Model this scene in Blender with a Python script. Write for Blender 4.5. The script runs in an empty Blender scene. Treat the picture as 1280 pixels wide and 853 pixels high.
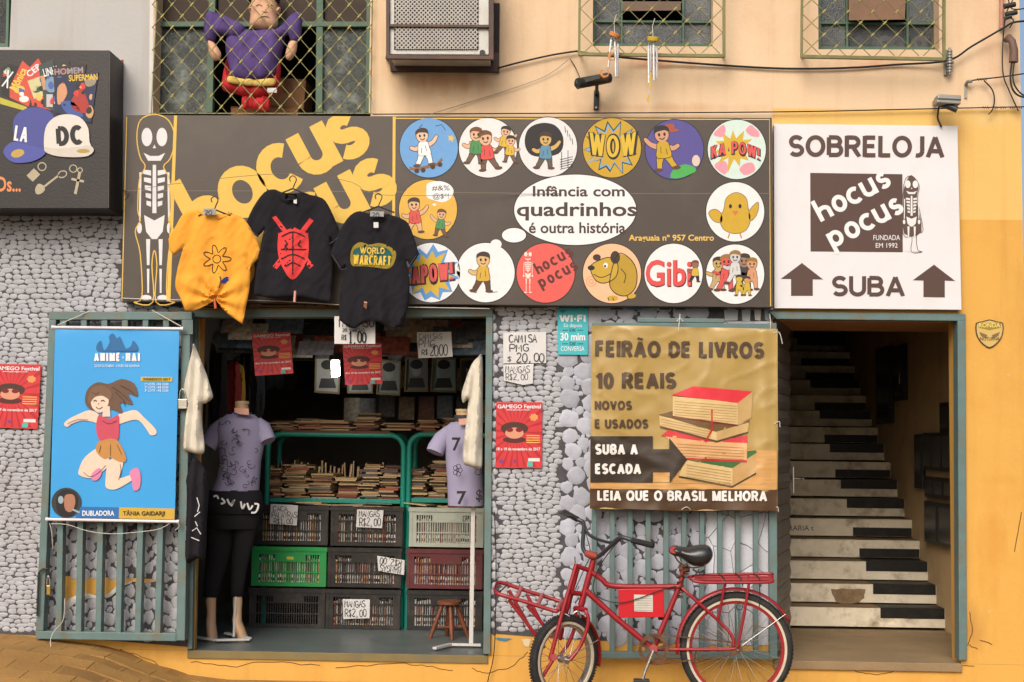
import bpy, math, random
from mathutils import Vector, Matrix, noise
from mathutils.geometry import delaunay_2d_cdt
random.seed(7)
sc = bpy.context.scene
COL = sc.collection
R = math.radians
# ---------------------------------------------------------------- camera
CAMP = Vector((0.0, -8.718, 1.365))
YAW, PITCH, ROLL, FPX = 0.03162, 0.07223, 0.01252, 1700.0
MR = Matrix.Rotation(YAW, 3, 'Z') @ Matrix.Rotation(PITCH, 3, 'X') @ Matrix.Rotation(R(90), 3, 'X') @ Matrix.Rotation(ROLL, 3, 'Z')
cam_d = bpy.data.cameras.new('camera')
cam_d.sensor_width = 36.0
cam_d.lens = FPX / 1280.0 * 36.0
cam_d.clip_end = 3000
cam = bpy.data.objects.new('camera', cam_d)
COL.objects.link(cam)
cam.matrix_world = Matrix.Translation(CAMP) @ MR.to_4x4()
sc.camera = cam
# ---------------------------------------------------------------- world, sun, exposure
SUN_DIR = Vector((-0.30, -0.95, 0.78)).normalized()
w = bpy.data.worlds.new('World'); sc.world = w; w.use_nodes = True
nt = w.node_tree
sky = nt.nodes.new('ShaderNodeTexSky'); sky.sky_type = 'NISHITA'; sky.sun_disc = False
sky.sun_elevation = math.asin(SUN_DIR.z); sky.sun_rotation = math.atan2(SUN_DIR.x, SUN_DIR.y)
sky.air_density = 1.0; sky.dust_density = 6.0; sky.ozone_density = 0.6
bg = nt.nodes['Background']; bg.inputs['Strength'].default_value = 0.15
nt.links.new(sky.outputs[0], bg.inputs['Color'])
sl = bpy.data.lights.new('sun', 'SUN'); sl.energy = 1.5; sl.angle = R(32); sl.color = (1.0, 0.97, 0.93)
sun = bpy.data.objects.new('sun', sl); COL.objects.link(sun)
sun.rotation_euler = SUN_DIR.to_track_quat('Z', 'Y').to_euler()
sc.view_settings.view_transform = 'Standard'; sc.view_settings.look = 'None'
sc.view_settings.exposure = 0.22; sc.view_settings.gamma = 1.0
sc.cycles.max_bounces = 8

# ---------------------------------------------------------------- helpers: pixels of the facade plan -> real points
def W(px, py, Y=0.0):
    d = MR @ Vector((px - 640.0, -(py - 426.5), -FPX))
    return CAMP + d * ((Y - CAMP.y) / d.y)
def lin(c):
    c = c / 255.0
    return c / 12.92 if c <= 0.04045 else ((c + 0.055) / 1.055) ** 2.4
K = 0.78
def C3(rgb): return tuple(min(0.85, lin(c) * K) for c in rgb)
MATS = {}
def mat(name, rgb, rough=0.65, var=0.12, vs=7.0, bump=0.12, bs=70.0, metal=0.0, dirt=0.0, drgb=(90, 75, 60), ds=3.0, rnd=0.0, spec=0.35, emit=0.0, stretch=None, raw=False):
    if name in MATS: return MATS[name]
    m = bpy.data.materials.new(name); m.use_nodes = True
    N, L = m.node_tree.nodes, m.node_tree.links
    b = N['Principled BSDF']
    c = rgb if raw else C3(rgb)
    tc = N.new('ShaderNodeTexCoord'); src = tc.outputs['Object']
    if stretch:
        mp = N.new('ShaderNodeMapping'); mp.inputs['Scale'].default_value = stretch
        L.new(src, mp.inputs['Vector']); src = mp.outputs[0]
    nz = N.new('ShaderNodeTexNoise'); nz.inputs['Scale'].default_value = vs; nz.inputs['Detail'].default_value = 6
    L.new(src, nz.inputs['Vector'])
    mr = N.new('ShaderNodeMapRange'); mr.inputs[1].default_value = 0.3; mr.inputs[2].default_value = 0.7
    mr.inputs[3].default_value = 1 - var; mr.inputs[4].default_value = 1 + var * 0.6
    L.new(nz.outputs['Fac'], mr.inputs[0])
    val = mr.outputs[0]
    if rnd:
        oi = N.new('ShaderNodeObjectInfo'); m2 = N.new('ShaderNodeMapRange')
        m2.inputs[3].default_value = 1 - rnd; m2.inputs[4].default_value = 1 + rnd * 0.5
        L.new(oi.outputs['Random'], m2.inputs[0])
        mm = N.new('ShaderNodeMath'); mm.operation = 'MULTIPLY'; L.new(val, mm.inputs[0]); L.new(m2.outputs[0], mm.inputs[1]); val = mm.outputs[0]
    vm = N.new('ShaderNodeVectorMath'); vm.operation = 'SCALE'; vm.inputs[0].default_value = c
    L.new(val, vm.inputs['Scale']); out = vm.outputs[0]
    if dirt:
        n2 = N.new('ShaderNodeTexNoise'); n2.inputs['Scale'].default_value = ds; n2.inputs['Detail'].default_value = 9; n2.inputs['Roughness'].default_value = 0.65
        L.new(src, n2.inputs['Vector'])
        m3 = N.new('ShaderNodeMapRange'); m3.inputs[1].default_value = 0.5; m3.inputs[2].default_value = 0.72; m3.inputs[4].default_value = dirt
        L.new(n2.outputs['Fac'], m3.inputs[0])
        mx = N.new('ShaderNodeMix'); mx.data_type = 'RGBA'; mx.inputs[7].default_value = (*C3(drgb), 1)
        L.new(m3.outputs[0], mx.inputs[0]); L.new(out, mx.inputs[6]); out = mx.outputs[2]
    L.new(out, b.inputs['Base Color'])
    b.inputs['Roughness'].default_value = rough; b.inputs['Metallic'].default_value = metal
    b.inputs['Specular IOR Level'].default_value = spec
    if emit:
        b.inputs['Emission Color'].default_value = (1, 0.97, 0.88, 1); b.inputs['Emission Strength'].default_value = emit
    if bump:
        n3 = N.new('ShaderNodeTexNoise'); n3.inputs['Scale'].default_value = bs; n3.inputs['Detail'].default_value = 5
        L.new(src, n3.inputs['Vector'])
        bp = N.new('ShaderNodeBump'); bp.inputs['Strength'].default_value = bump; bp.inputs['Distance'].default_value = 0.01
        L.new(n3.outputs['Fac'], bp.inputs['Height']); L.new(bp.outputs[0], b.inputs['Normal'])
    MATS[name] = m
    return m
def ink(rgb, rough=0.55, var=0.05):       # flat printed colour
    return mat('print_%d_%d_%d' % tuple(rgb), rgb, rough=rough, var=var, vs=25, bump=0.0)
def glass_mat(name, rgb, rough, alpha=0.35, bump=0.6, bs=120):
    if name in MATS: return MATS[name]
    m = mat(name, rgb, rough=rough, var=0.25, vs=9, bump=bump, bs=bs, spec=0.7)
    m.node_tree.nodes['Principled BSDF'].inputs['Alpha'].default_value = alpha
    return m
ORG = {}
def tagp(o, label=None, cat=None, group=None, kind=None):
    if label: o['label'] = label
    if cat: o['category'] = cat
    if group: o['group'] = group
    if kind: o['kind'] = kind
    return o
def thing(name, loc, label, cat, group=None):
    o = bpy.data.objects.new(name, None); COL.objects.link(o); o.location = loc; o.empty_display_size = 0.1
    ORG[o] = Vector(loc); tagp(o, label, cat, group)
    return o
class MB:
    def __init__(s): s.v = []; s.f = []; s.m = []; s.mi = 0
    def add(s, vs, fs):
        b = len(s.v); s.v += [tuple(v) for v in vs]; s.f += [tuple(i + b for i in f) for f in fs]; s.m += [s.mi] * len(fs); return s
    def box(s, x0, x1, y0, y1, z0, z1):
        vs = [(x0,y0,z0),(x1,y0,z0),(x1,y1,z0),(x0,y1,z0),(x0,y0,z1),(x1,y0,z1),(x1,y1,z1),(x0,y1,z1)]
        return s.add(vs, [(0,3,2,1),(4,5,6,7),(0,1,5,4),(1,2,6,5),(2,3,7,6),(3,0,4,7)])
    def hexa(s, f4, off):                 # four front corners (bl, br, tr, tl) and the vector to the back
        a = [Vector(p) for p in f4]; b = [p + Vector(off) for p in a]
        vs = a + b
        return s.add(vs, [(0,1,2,3),(7,6,5,4),(0,4,5,1),(1,5,6,2),(2,6,7,3),(3,7,4,0)])
    def bar(s, a, b, w, d, up=(0,-1,0)):  # rectangular bar from a to b, w across, d along 'up'
        a, b = Vector(a), Vector(b); t = (b - a).normalized(); u = Vector(up); sd = t.cross(u).normalized(); u = sd.cross(t).normalized()
        vs = []
        for p in (a, b):
            for i, j in ((-1,-1),(1,-1),(1,1),(-1,1)): vs.append(p + sd * (i * w / 2) + u * (j * d / 2))
        return s.add(vs, [(0,1,2,3),(7,6,5,4),(0,4,5,1),(1,5,6,2),(2,6,7,3),(3,7,4,0)])
    def tube(s, pts, r, n=8, closed=False, sq=1.0):
        pts = [Vector(p) for p in pts]; m = len(pts); rs = r if isinstance(r, (list, tuple)) else [r] * m
        vs = []; prev = None
        for i, p in enumerate(pts):
            if closed: t = pts[(i + 1) % m] - pts[i - 1]
            else: t = pts[min(i + 1, m - 1)] - pts[max(i - 1, 0)]
            if t.length < 1e-9: t = Vector((0, 0, 1))
            t.normalize()
            if prev is None:
                u = Vector((0, 1, 0)) if abs(t.y) < 0.9 else Vector((1, 0, 0))
            else: u = prev
            u = (u - t * u.dot(t))
            if u.length < 1e-6: u = t.orthogonal()
            u.normalize(); prev = u; q = t.cross(u)
            for k in range(n):
                a = 2 * math.pi * k / n
                vs.append(p + u * (math.cos(a) * rs[i] * sq) + q * (math.sin(a) * rs[i]))
        fs = []
        for i in range(m if closed else m - 1):
            j = (i + 1) % m
            for k in range(n):
                l = (k + 1) % n
                fs.append((i * n + k, i * n + l, j * n + l, j * n + k))
        if not closed:
            fs.append(tuple(range(n))[::-1]); fs.append(tuple((m - 1) * n + k for k in range(n)))
        return s.add(vs, fs)
    def loft(s, rings, n=20):             # rings of (centre, half width x, half depth y)
        vs = []
        for c, rx, ry in rings:
            for k in range(n):
                a = 2 * math.pi * k / n; vs.append((c[0] + rx * math.cos(a), c[1] + ry * math.sin(a), c[2]))
        fs = []
        for i in range(len(rings) - 1):
            for k in range(n):
                l = (k + 1) % n; fs.append((i * n + k, i * n + l, (i + 1) * n + l, (i + 1) * n + k))
        fs.append(tuple(range(n))[::-1]); fs.append(tuple((len(rings) - 1) * n + k for k in range(n)))
        return s.add(vs, fs)
    def poly(s, pts): return s.add(pts, [tuple(range(len(pts)))])
    def prism(s, front, off):
        n = len(front); a = [Vector(p) for p in front]; b = [p + Vector(off) for p in a]
        fs = [tuple(range(n)), tuple(range(2 * n - 1, n - 1, -1))]
        for i in range(n): j = (i + 1) % n; fs.append((i, i + n, j + n, j))
        return s.add(a + b, fs)
    def build(s, name, m, parent=None, smooth=False, label=None, cat=None, group=None, kind=None, bev=0.0):
        if parent is not None: o0 = ORG[parent]
        else:
            xs = [v[0] for v in s.v]; ys = [v[1] for v in s.v]; zs = [v[2] for v in s.v]
            o0 = Vector(((min(xs) + max(xs)) / 2, (min(ys) + max(ys)) / 2, min(zs)))
        me = bpy.data.meshes.new(name)
        me.from_pydata([(v[0] - o0.x, v[1] - o0.y, v[2] - o0.z) for v in s.v], [], s.f)
        ms = m if isinstance(m, (list, tuple)) else [m]
        for q in ms: me.materials.append(q)
        if len(ms) > 1: me.polygons.foreach_set('material_index', s.m)
        if smooth: me.polygons.foreach_set('use_smooth', [True] * len(me.polygons))
        me.update()
        if smooth: me.set_sharp_from_angle(angle=R(55))
        o = bpy.data.objects.new(name, me); COL.objects.link(o)
        if parent is not None: o.parent = parent
        else: o.location = o0
        ORG[o] = Vector(o0)
        if bev:
            bm_ = o.modifiers.new('bevel', 'BEVEL'); bm_.width = bev; bm_.segments = 2; bm_.limit_method = 'ANGLE'; bm_.angle_limit = R(40)
        return tagp(o, label, cat, group, kind)
def ccw(poly):                        # anticlockwise as seen from the street
    a = sum(poly[i - 1][0] * poly[i][1] - poly[i][0] * poly[i - 1][1] for i in range(len(poly)))
    return list(poly)[::-1] if a > 0 else list(poly)
def slab(name, poly, Y, t, m, parent=None, bev=0.0, **k):      # polygon of the facade plan, front at Y, thickness t behind
    poly = ccw(poly)
    b = MB(); b.prism([W(x, y, Y) for x, y in poly], (0, t, 0))
    return b.build(name, m, parent, bev=bev, **k)
def decal(name, polys, Y, m, parent=None, **k):
    if 2 <= len(polys) <= 4:              # each printed shape its own piece
        for p in polys: o = decal(name, [p], Y, m, parent, **k)
        return o
    b = MB()
    for p in polys: b.poly([W(x, y, Y) for x, y in ccw(p)])
    return b.build(name, m, parent, **k)
def ell(cx, cy, rx, ry=None, n=40, a0=0, a1=360):
    ry = rx if ry is None else ry
    full = abs(a1 - a0) >= 360
    return [(cx + rx * math.cos(R(a0 + (a1 - a0) * i / (n if full else n - 1))), cy + ry * math.sin(R(a0 + (a1 - a0) * i / (n if full else n - 1)))) for i in range(n)]
def rotp(pts, cx, cy, deg):
    c, s_ = math.cos(R(deg)), math.sin(R(deg))
    return [(cx + (x - cx) * c - (y - cy) * s_, cy + (x - cx) * s_ + (y - cy) * c) for x, y in pts]
def rect(x0, y0, x1, y1): return [(x0, y0), (x1, y0), (x1, y1), (x0, y1)]
def burst(cx, cy, r0, r1, n, ph=0, sy=1.0, jit=0.15, seed=1):
    rg = random.Random(seed); o = []
    for i in range(2 * n):
        r = (r1 if i % 2 == 0 else r0) * (1 + rg.uniform(-jit, jit)); a = math.pi * i / n + ph
        o.append((cx + r * math.cos(a), cy + r * math.sin(a) * sy))
    return o
def smoothp(pts, k=5, closed=True):
    n = len(pts); o = []
    rng = range(n if closed else n - 1)
    for i in rng:
        if closed: p = [pts[(i + j - 1) % n] for j in range(4)]
        else: p = [pts[max(0, min(n - 1, i + j - 1))] for j in range(4)]
        for q in range(k):
            t = q / k
            o.append(tuple(0.5 * ((2 * p[1][d]) + (-p[0][d] + p[2][d]) * t + (2 * p[0][d] - 5 * p[1][d] + 4 * p[2][d] - p[3][d]) * t * t + (-p[0][d] + 3 * p[1][d] - 3 * p[2][d] + p[3][d]) * t ** 3) for d in range(len(pts[0]))))
    if not closed: o.append(tuple(pts[-1]))
    return o
def ribbon_polys(pts, wd, closed=False):
    n = len(pts); L_, R_ = [], []
    for i in range(n):
        a = pts[i - 1] if (i > 0 or closed) else pts[i]; b = pts[(i + 1) % n] if (i < n - 1 or closed) else pts[i]
        dx, dy = b[0] - a[0], b[1] - a[1]; l = math.hypot(dx, dy) or 1
        nx, ny = -dy / l * wd / 2, dx / l * wd / 2
        L_.append((pts[i][0] + nx, pts[i][1] + ny)); R_.append((pts[i][0] - nx, pts[i][1] - ny))
    return [[L_[i], L_[(i + 1) % n], R_[(i + 1) % n], R_[i]] for i in range(n if closed else n - 1)]
def lines(name, strokes, wd, Y, m, parent=None, closed=False, **k):
    b = MB()
    for j, st in enumerate(strokes):
        for p in ribbon_polys(st, wd, closed): b.poly([W(x, y, Y - 0.0001 * (j % 7)) for x, y in p][::-1])
    return b.build(name, m, parent, **k)
_tc = {}
def glyphs(s, bold):
    bold = min(bold, .022)
    if (s, bold) in _tc: return _tc[(s, bold)]
    cu = bpy.data.curves.new('t', 'FONT'); cu.body = s; cu.offset = bold; cu.resolution_u = 3; cu.dimensions = '2D'; cu.fill_mode = 'FRONT'
    ob = bpy.data.objects.new('t', cu); COL.objects.link(ob)
    bpy.context.view_layer.update()
    me = bpy.data.meshes.new_from_object(ob.evaluated_get(bpy.context.evaluated_depsgraph_get()))
    vs = [(v.co.x, v.co.y) for v in me.vertices]; fs = [tuple(p.vertices) for p in me.polygons]
    bpy.data.objects.remove(ob); bpy.data.curves.remove(cu); bpy.data.meshes.remove(me)
    x0 = min(v[0] for v in vs); x1 = max(v[0] for v in vs); y0 = min(v[1] for v in vs); y1 = max(v[1] for v in vs)
    vs = [((x - x0) / (x1 - x0), (y1 - y) / (y1 - y0)) for x, y in vs]
    _tc[(s, bold)] = (vs, fs); return vs, fs
def text_into(b, s, x0, y0, x1, y1, Y, rot=0, bold=0.0, warp=None):
    vs, fs = glyphs(s, bold); cx, cy = (x0 + x1) / 2, (y0 + y1) / 2; o = []
    for u, v in vs:
        p = (x0 + u * (x1 - x0), y0 + v * (y1 - y0))
        if warp: p = warp(*p)
        if rot: p = rotp([p], cx, cy, rot)[0]
        o.append(W(p[0], p[1], Y(p[0], p[1]) if callable(Y) else Y))
    # orient towards the street
    if fs:
        a, q, c = (o[i] for i in fs[0][:3])
        if (q - a).cross(c - a).y > 0: fs = [f[::-1] for f in fs]
    b.add(o, fs)
def text(name, items, Y, m, parent, **k):  # items: (string, x0, y0, x1, y1[, rot[, bold]])
    b = MB()
    for it in items: text_into(b, it[0], *it[1:5], Y, it[5] if len(it) > 5 else 0, it[6] if len(it) > 6 else 0.0)
    return b.build(name, m, parent, **k)
SF = {'A':'0,0 2,6 4,0|.8,2.2 3.2,2.2','B':'0,0 0,6 3,6 3.8,4.8 3,3.3 0,3.2|3,3.3 4,1.8 3.2,.1 0,0','C':'4,5.3 2.4,6 .6,5 0,3 .7,.8 2.4,0 4,.8','D':'0,0 0,6 2.4,5.7 4,3.2 2.6,.4 0,0',
'E':'4,6 0,6 0,0 4,0|0,3.1 3,3.1','G':'4,5.2 2.4,6 .6,5 0,3 .7,.8 2.4,0 3.9,.8 4,2.7 2.4,2.7','I':'2,0 2,6','L':'0,6 0,0 3.8,0','M':'0,0 .4,6 2,2.4 3.6,6 4,0','N':'0,0 0,6 4,0 4,6','O':'2,0 .4,1 0,3 .5,5.1 2,6 3.6,5 4,3 3.5,.9 2,0',
'P':'0,0 0,6 3,6 4,4.6 3,3 0,2.8','R':'0,0 0,6 3,6 3.9,4.6 3,3.1 0,3|1.6,3 4,0','S':'3.8,5.2 2.4,6 .5,5.4 .5,3.8 3.3,2.5 3.7,1 2.2,0 .1,.8','T':'0,6 4,6|2,6 2,0','U':'0,6 .2,1.2 1.8,0 3.7,1.1 4,6','V':'0,6 2,0 4,6',
'$':'3.8,5 2.2,5.7 .6,4.7 3.4,1.8 2.2,.4 .2,1.1|2,6.5 2,-.5','0':'2,0 .4,1 0,3 .5,5.1 2,6 3.6,5 4,3 3.5,.9 2,0','1':'.8,4.6 2.2,6 2.2,0|.9,0 3.5,0','2':'.2,5 1.6,6 3.5,5.3 3.4,3.6 0,0 4,.2',',':'1.6,.6 .8,-1','6':'3.4,6 1,4.4 0,2 1.4,0 3.7,.8 3.6,2.6 1.8,3.3 .3,2.2','=':'0,4 4,4|0,2 4,2','-':'.6,3 3.4,3','/':'0,0 4,6','F':'0,0 0,6 4,6|0,3.2 3,3.2','Z':'0,6 4,6 0,0 4,0'}
def hand(name, items, wd, Y, m, parent, rot=0, seed=3, **k):   # handwritten marker lettering
    rg = random.Random(seed); b = MB()
    for it in items:
        s, x0, y0, x1, y1 = it[:5]; n = len(s); cw = (x1 - x0) / n
        ww = it[5] if len(it) > 5 else wd
        for i, ch in enumerate(s):
            if ch not in SF: continue
            jx, jy, sc_ = rg.uniform(-.06, .06) * cw, rg.uniform(-.05, .05) * (y1 - y0), rg.uniform(.92, 1.06)
            for j, st in enumerate(SF[ch].split('|')):
                pts = [tuple(map(float, p.split(','))) for p in st.split()]
                if len(pts) > 3 and ch not in 'AMNEL': pts = smoothp(pts, 3, False)
                q = [(x0 + cw * (i + .1 + .8 * x / 4) + jx, y1 - (y1 - y0) * y / 6 * sc_ + jy) for x, y in pts]
                if rot: q = rotp(q, (it[1] + it[3]) / 2 if not isinstance(rot, tuple) else rot[1], (it[2] + it[4]) / 2 if not isinstance(rot, tuple) else rot[2], rot if not isinstance(rot, tuple) else rot[0])
                for p in ribbon_polys(q, ww): b.poly([W(x, y, Y - 0.0001 * j) for x, y in p][::-1])
    return b.build(name, m, parent, **k)
def AR(cx, cy, rx, ry, a0, a1, n=12): return [(cx + rx * math.cos(R(a0 + (a1 - a0) * i / n)), cy + ry * math.sin(R(a0 + (a1 - a0) * i / n))) for i in range(n + 1)]
BF = {  # bold sans lettering: advance width and centre-line strokes (y up, cap height 1)
 'A': (.74, [[(0, -.1), (.37, 1.05)], [(.37, 1.05), (.74, -.1)], [(.14, .26), (.6, .26)]]), 'B': (.62, [[(0, 0), (0, 1)], [(0, 1), (.34, 1)] + AR(.34, .77, .22, .23, 90, -90) + [(0, .54)], [(0, .54), (.36, .54)] + AR(.36, .27, .26, .27, 90, -90) + [(0, 0)]]),
 'C': (.68, [AR(.38, .5, .38, .5, 48, 312, 22)]), 'D': (.66, [[(0, 0), (0, 1)], [(0, 1), (.24, 1)] + AR(.24, .5, .42, .5, 90, -90, 16) + [(0, 0)]]), 'E': (.5, [[(0, -.1), (0, 1.1)], [(0, 1), (.52, 1)], [(0, .52), (.48, .52)], [(0, 0), (.54, 0)]]),
 'F': (.48, [[(0, -.1), (0, 1.1)], [(0, 1), (.5, 1)], [(0, .5), (.44, .5)]]), 'G': (.7, [AR(.38, .5, .38, .5, 48, 330, 22), [(.72, -.02), (.72, .44)], [(.4, .44), (.76, .44)]]), 'I': (0.0, [[(0, -.1), (0, 1.1)]]), 'J': (.34, [[(.34, 1.1), (.34, .25)] + AR(.1, .25, .24, .25, 0, -110, 8)]),
 'L': (.42, [[(0, -.1), (0, 1.1)], [(0, 0), (.5, 0)]]), 'M': (.82, [[(0, -.1), (0, 1.1)], [(.03, 1.05), (.41, -.08)], [(.41, -.08), (.79, 1.05)], [(.82, -.1), (.82, 1.1)]]), 'N': (.62, [[(0, -.1), (0, 1.1)], [(.0, 1.05), (.62, -.05)], [(.62, -.1), (.62, 1.1)]]),
 'O': (.78, [AR(.39, .5, .39, .5, 0, 360, 28)]), 'Ã': (.74, [[(0, -.1), (.37, 1.05)], [(.37, 1.05), (.74, -.1)], [(.14, .26), (.6, .26)]]), 'P': (.58, [[(0, -.1), (0, 1.1)], [(0, 1), (.3, 1)] + AR(.3, .72, .28, .28, 90, -90) + [(0, .44)]]),
 'Q': (.78, [AR(.39, .5, .39, .5, 0, 360, 28), [(.46, .24), (.8, -.06)]]), 'R': (.62, [[(0, -.1), (0, 1.1)], [(0, 1), (.32, 1)] + AR(.32, .74, .26, .26, 90, -90) + [(0, .48)], [(.3, .48), (.64, -.1)]]), 'S': (.58, [AR(.29, .74, .27, .26, 30, 262, 12) + AR(.29, .25, .29, .25, 85, -150, 14)[0:]]),
 'T': (.6, [[(-.04, 1), (.64, 1)], [(.3, 1), (.3, -.1)]]), 'U': (.62, [[(0, 1.1), (0, .32)] + AR(.31, .32, .31, .32, 180, 360, 14) + [(.62, 1.1)]]), 'V': (.7, [[(0, 1.1), (.35, -.05)], [(.35, -.05), (.7, 1.1)]]), 'H': (.62, [[(0, -.1), (0, 1.1)], [(.62, -.1), (.62, 1.1)], [(0, .52), (.62, .52)]]),
 'W': (1.05, [[(0, 1.1), (.26, -.05)], [(.26, -.05), (.525, 1.05)], [(.525, 1.05), (.79, -.05)], [(.79, -.05), (1.05, 1.1)]]), 'K': (.62, [[(0, -.1), (0, 1.1)], [(.02, .4), (.6, 1.1)], [(.2, .6), (.64, -.1)]]), '!': (0, [[(0, .36), (0, 1.1)], [(0, -.06), (0, .1)]]), '-': (.2, [[(0, .42), (.22, .42)]]),
 '1': (.26, [[(.26, -.1), (.26, 1.1)], [(.24, .96), (0, .74)]]), '0': (.52, [AR(.26, .5, .26, .5, 0, 360, 24)]), ' ': (.16, []),
 'h': (.5, [[(0, -.1), (0, 1.4)], AR(.25, .44, .25, .26, 180, 0, 10) + [(.5, -.1)]]), 'o': (.58, [AR(.29, .35, .29, .35, 0, 360, 24)]), 'c': (.5, [AR(.29, .35, .29, .35, 50, 310, 18)]), 'u': (.5, [[(0, .8), (0, .26)] + AR(.25, .26, .25, .26, 180, 360, 10), [(.5, .8), (.5, -.1)]]),
 's': (.44, [AR(.22, .52, .2, .18, 30, 262, 10) + AR(.22, .17, .22, .17, 85, -150, 12)]), 'p': (.56, [[(0, -.5), (0, .8)], AR(.28, .35, .28, .35, 0, 360, 22)]), 'i': (0, [[(0, -.1), (0, .75)], [(0, .9), (0, 1.08)]]), 'b': (.56, [[(0, -.1), (0, 1.1)], AR(.28, .35, .28, .35, 0, 360, 22)])}
def bold_into(b, s, x0, y0, x1, y1, Y, wt=.2, rot=0, gap=.055, warp=None, lo=0.0, hi=1.0):
    """bold sans letters; (x0,y0)-(x1,y1) is the box of the inked letters, wt the stroke weight against the box height,
    lo and hi say which part of the cap height the box spans"""
    H = (y1 - y0); cap = (H - wt * H) / (hi - lo); t = wt * H
    adv = sum(BF[c][0] for c in s) * 1.0; n = len(s); un = (x1 - x0 - t * n - gap * H * (n - 1)) / max(adv, .01); x = x0 + t / 2
    cx, cy = (x0 + x1) / 2, (y0 + y1) / 2; k = 0
    for ch in s:
        for st in BF[ch][1]:
            q = [(x + px * un, y1 - t / 2 - (py - lo) * cap) for px, py in st]; k += 1
            closed = math.hypot(q[0][0] - q[-1][0], q[0][1] - q[-1][1]) < .01
            if closed: q = q[:-1]
            # dense straight strokes so that they follow folds
            if len(q) == 2: m_ = max(1, int(math.hypot(q[1][0] - q[0][0], q[1][1] - q[0][1]) / 4)); q = [(q[0][0] + (q[1][0] - q[0][0]) * i / m_, q[0][1] + (q[1][1] - q[0][1]) * i / m_) for i in range(m_ + 1)]
            for p in ribbon_polys(q, t, closed):
                p = [(u, min(y1, max(y0, v))) for u, v in p]
                if abs(sum(p[i - 1][0] * p[i][1] - p[i][0] * p[i - 1][1] for i in range(4))) < .02: continue
                if warp: p = [warp(*a) for a in p]
                if rot: p = rotp(p, cx, cy, rot)
                b.poly([W(u, v, (Y(u, v) if callable(Y) else Y) - .00012 * (k % 5)) for u, v in ccw(p)])
        if ch == 'Ã':
            a = x + .37 * un
            q = [(a - .2 * un, y0 - .1 * H), (a - .1 * un, y0 - .17 * H), (a + .08 * un, y0 - .1 * H), (a + .2 * un, y0 - .17 * H)]
            for p in ribbon_polys(smoothp(q, 3, False), t * .5): b.poly([W(u, v, Y(u, v) if callable(Y) else Y) for u, v in ccw(p)])
        x += BF[ch][0] * un + t + gap * H
def bold(name, items, Y, m, parent, **k):     # (string, x0, y0, x1, y1, weight[, rot])
    b = MB()
    for it in items: bold_into(b, *it[:5], Y, it[5], it[6] if len(it) > 6 else 0)
    return b.build(name, m, parent, **k)
def pdist(px, py, poly):
    d = 1e9
    for i in range(len(poly)):
        x0, y0 = poly[i - 1]; x1, y1 = poly[i]; dx, dy = x1 - x0, y1 - y0; l = dx * dx + dy * dy or 1
        t = max(0, min(1, ((px - x0) * dx + (py - y0) * dy) / l)); d = min(d, (px - x0 - t * dx) ** 2 + (py - y0 - t * dy) ** 2)
    return math.sqrt(d)
def inside(px, py, poly):
    c = False
    for i in range(len(poly)):
        x0, y0 = poly[i - 1]; x1, y1 = poly[i]
        if (y0 > py) != (y1 > py) and px < (x1 - x0) * (py - y0) / (y1 - y0) + x0: c = not c
    return c
def soft(name, outline, Y, thick, m, parent=None, step=3.0, sw=14.0, back=0.5, fold=None, **k):
    """stuffed or draped shape with the given outline: front and back skins, rounded edge, folds"""
    pts = list(outline); n = len(pts)
    xs = [p[0] for p in pts]; ys = [p[1] for p in pts]
    rg = random.Random(int(xs[0] * 7 + ys[0])); vin = []
    y = min(ys) + step / 2
    while y < max(ys):
        x = min(xs) + step / 2
        while x < max(xs):
            qx, qy = x + rg.uniform(-.3, .3) * step, y + rg.uniform(-.3, .3) * step
            if inside(qx, qy, pts) and pdist(qx, qy, pts) > step * 0.35: vin.append((qx, qy))
            x += step
        y += step
    allv = [Vector(p) for p in pts + vin]
    vo, eo, fo, _, _, _ = delaunay_2d_cdt(allv, [(i, (i + 1) % n) for i in range(n)], [], 1, 1e-4)
    b = MB(); fr = []; bk = []
    for v in vo:
        d = pdist(v.x, v.y, pts); pr = math.sqrt(max(0.0, 1 - (1 - min(1, d / sw)) ** 2))
        f = fold(v.x, v.y) * min(1, d / 4.0 + 0.35) if fold else 0.0
        P = W(v.x, v.y, Y); fr.append(P + Vector((0, -thick * pr - f, 0))); bk.append(P + Vector((0, thick * back * pr - f * (0.8 if back < .9 else 0) + (0.0005), 0)))
    N_ = len(vo); fs = []
    for f in fo:
        a, q, c = (fr[i] for i in f[:3])
        if (q - a).cross(c - a).y > 0: f = f[::-1]
        fs.append(tuple(f)); fs.append(tuple(i + N_ for i in f[::-1]))
    cnt = {}
    for f in fo:
        for i in range(len(f)):
            e = (f[i], f[(i + 1) % len(f)]); cnt[tuple(sorted(e))] = cnt.get(tuple(sorted(e)), 0) + 1
    for (i, j), c in cnt.items():
        if c == 1: fs.append((i, j, j + N_, i + N_))
    b.add(fr + bk, fs)
    return b.build(name, m, parent, smooth=True, **k)
def wire(name, pts, r, m, parent=None, k=6, **kw):     # pts: (px, py, Y)
    q = smoothp([tuple(p) for p in pts], k, False) if k > 1 else pts
    b = MB(); b.tube([W(*p) for p in q], r, 6); return b.build(name, m, parent, smooth=True, **kw)
def copy_tree(o, loc):
    c = o.copy(); COL.objects.link(c); c.location = loc; ORG[c] = Vector(loc)
    for ch in o.children:
        d = ch.copy(); COL.objects.link(d); d.parent = c; ORG[d] = Vector(loc)
        for g in ch.children:
            e = g.copy(); COL.objects.link(e); e.parent = d
    return c
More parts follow.
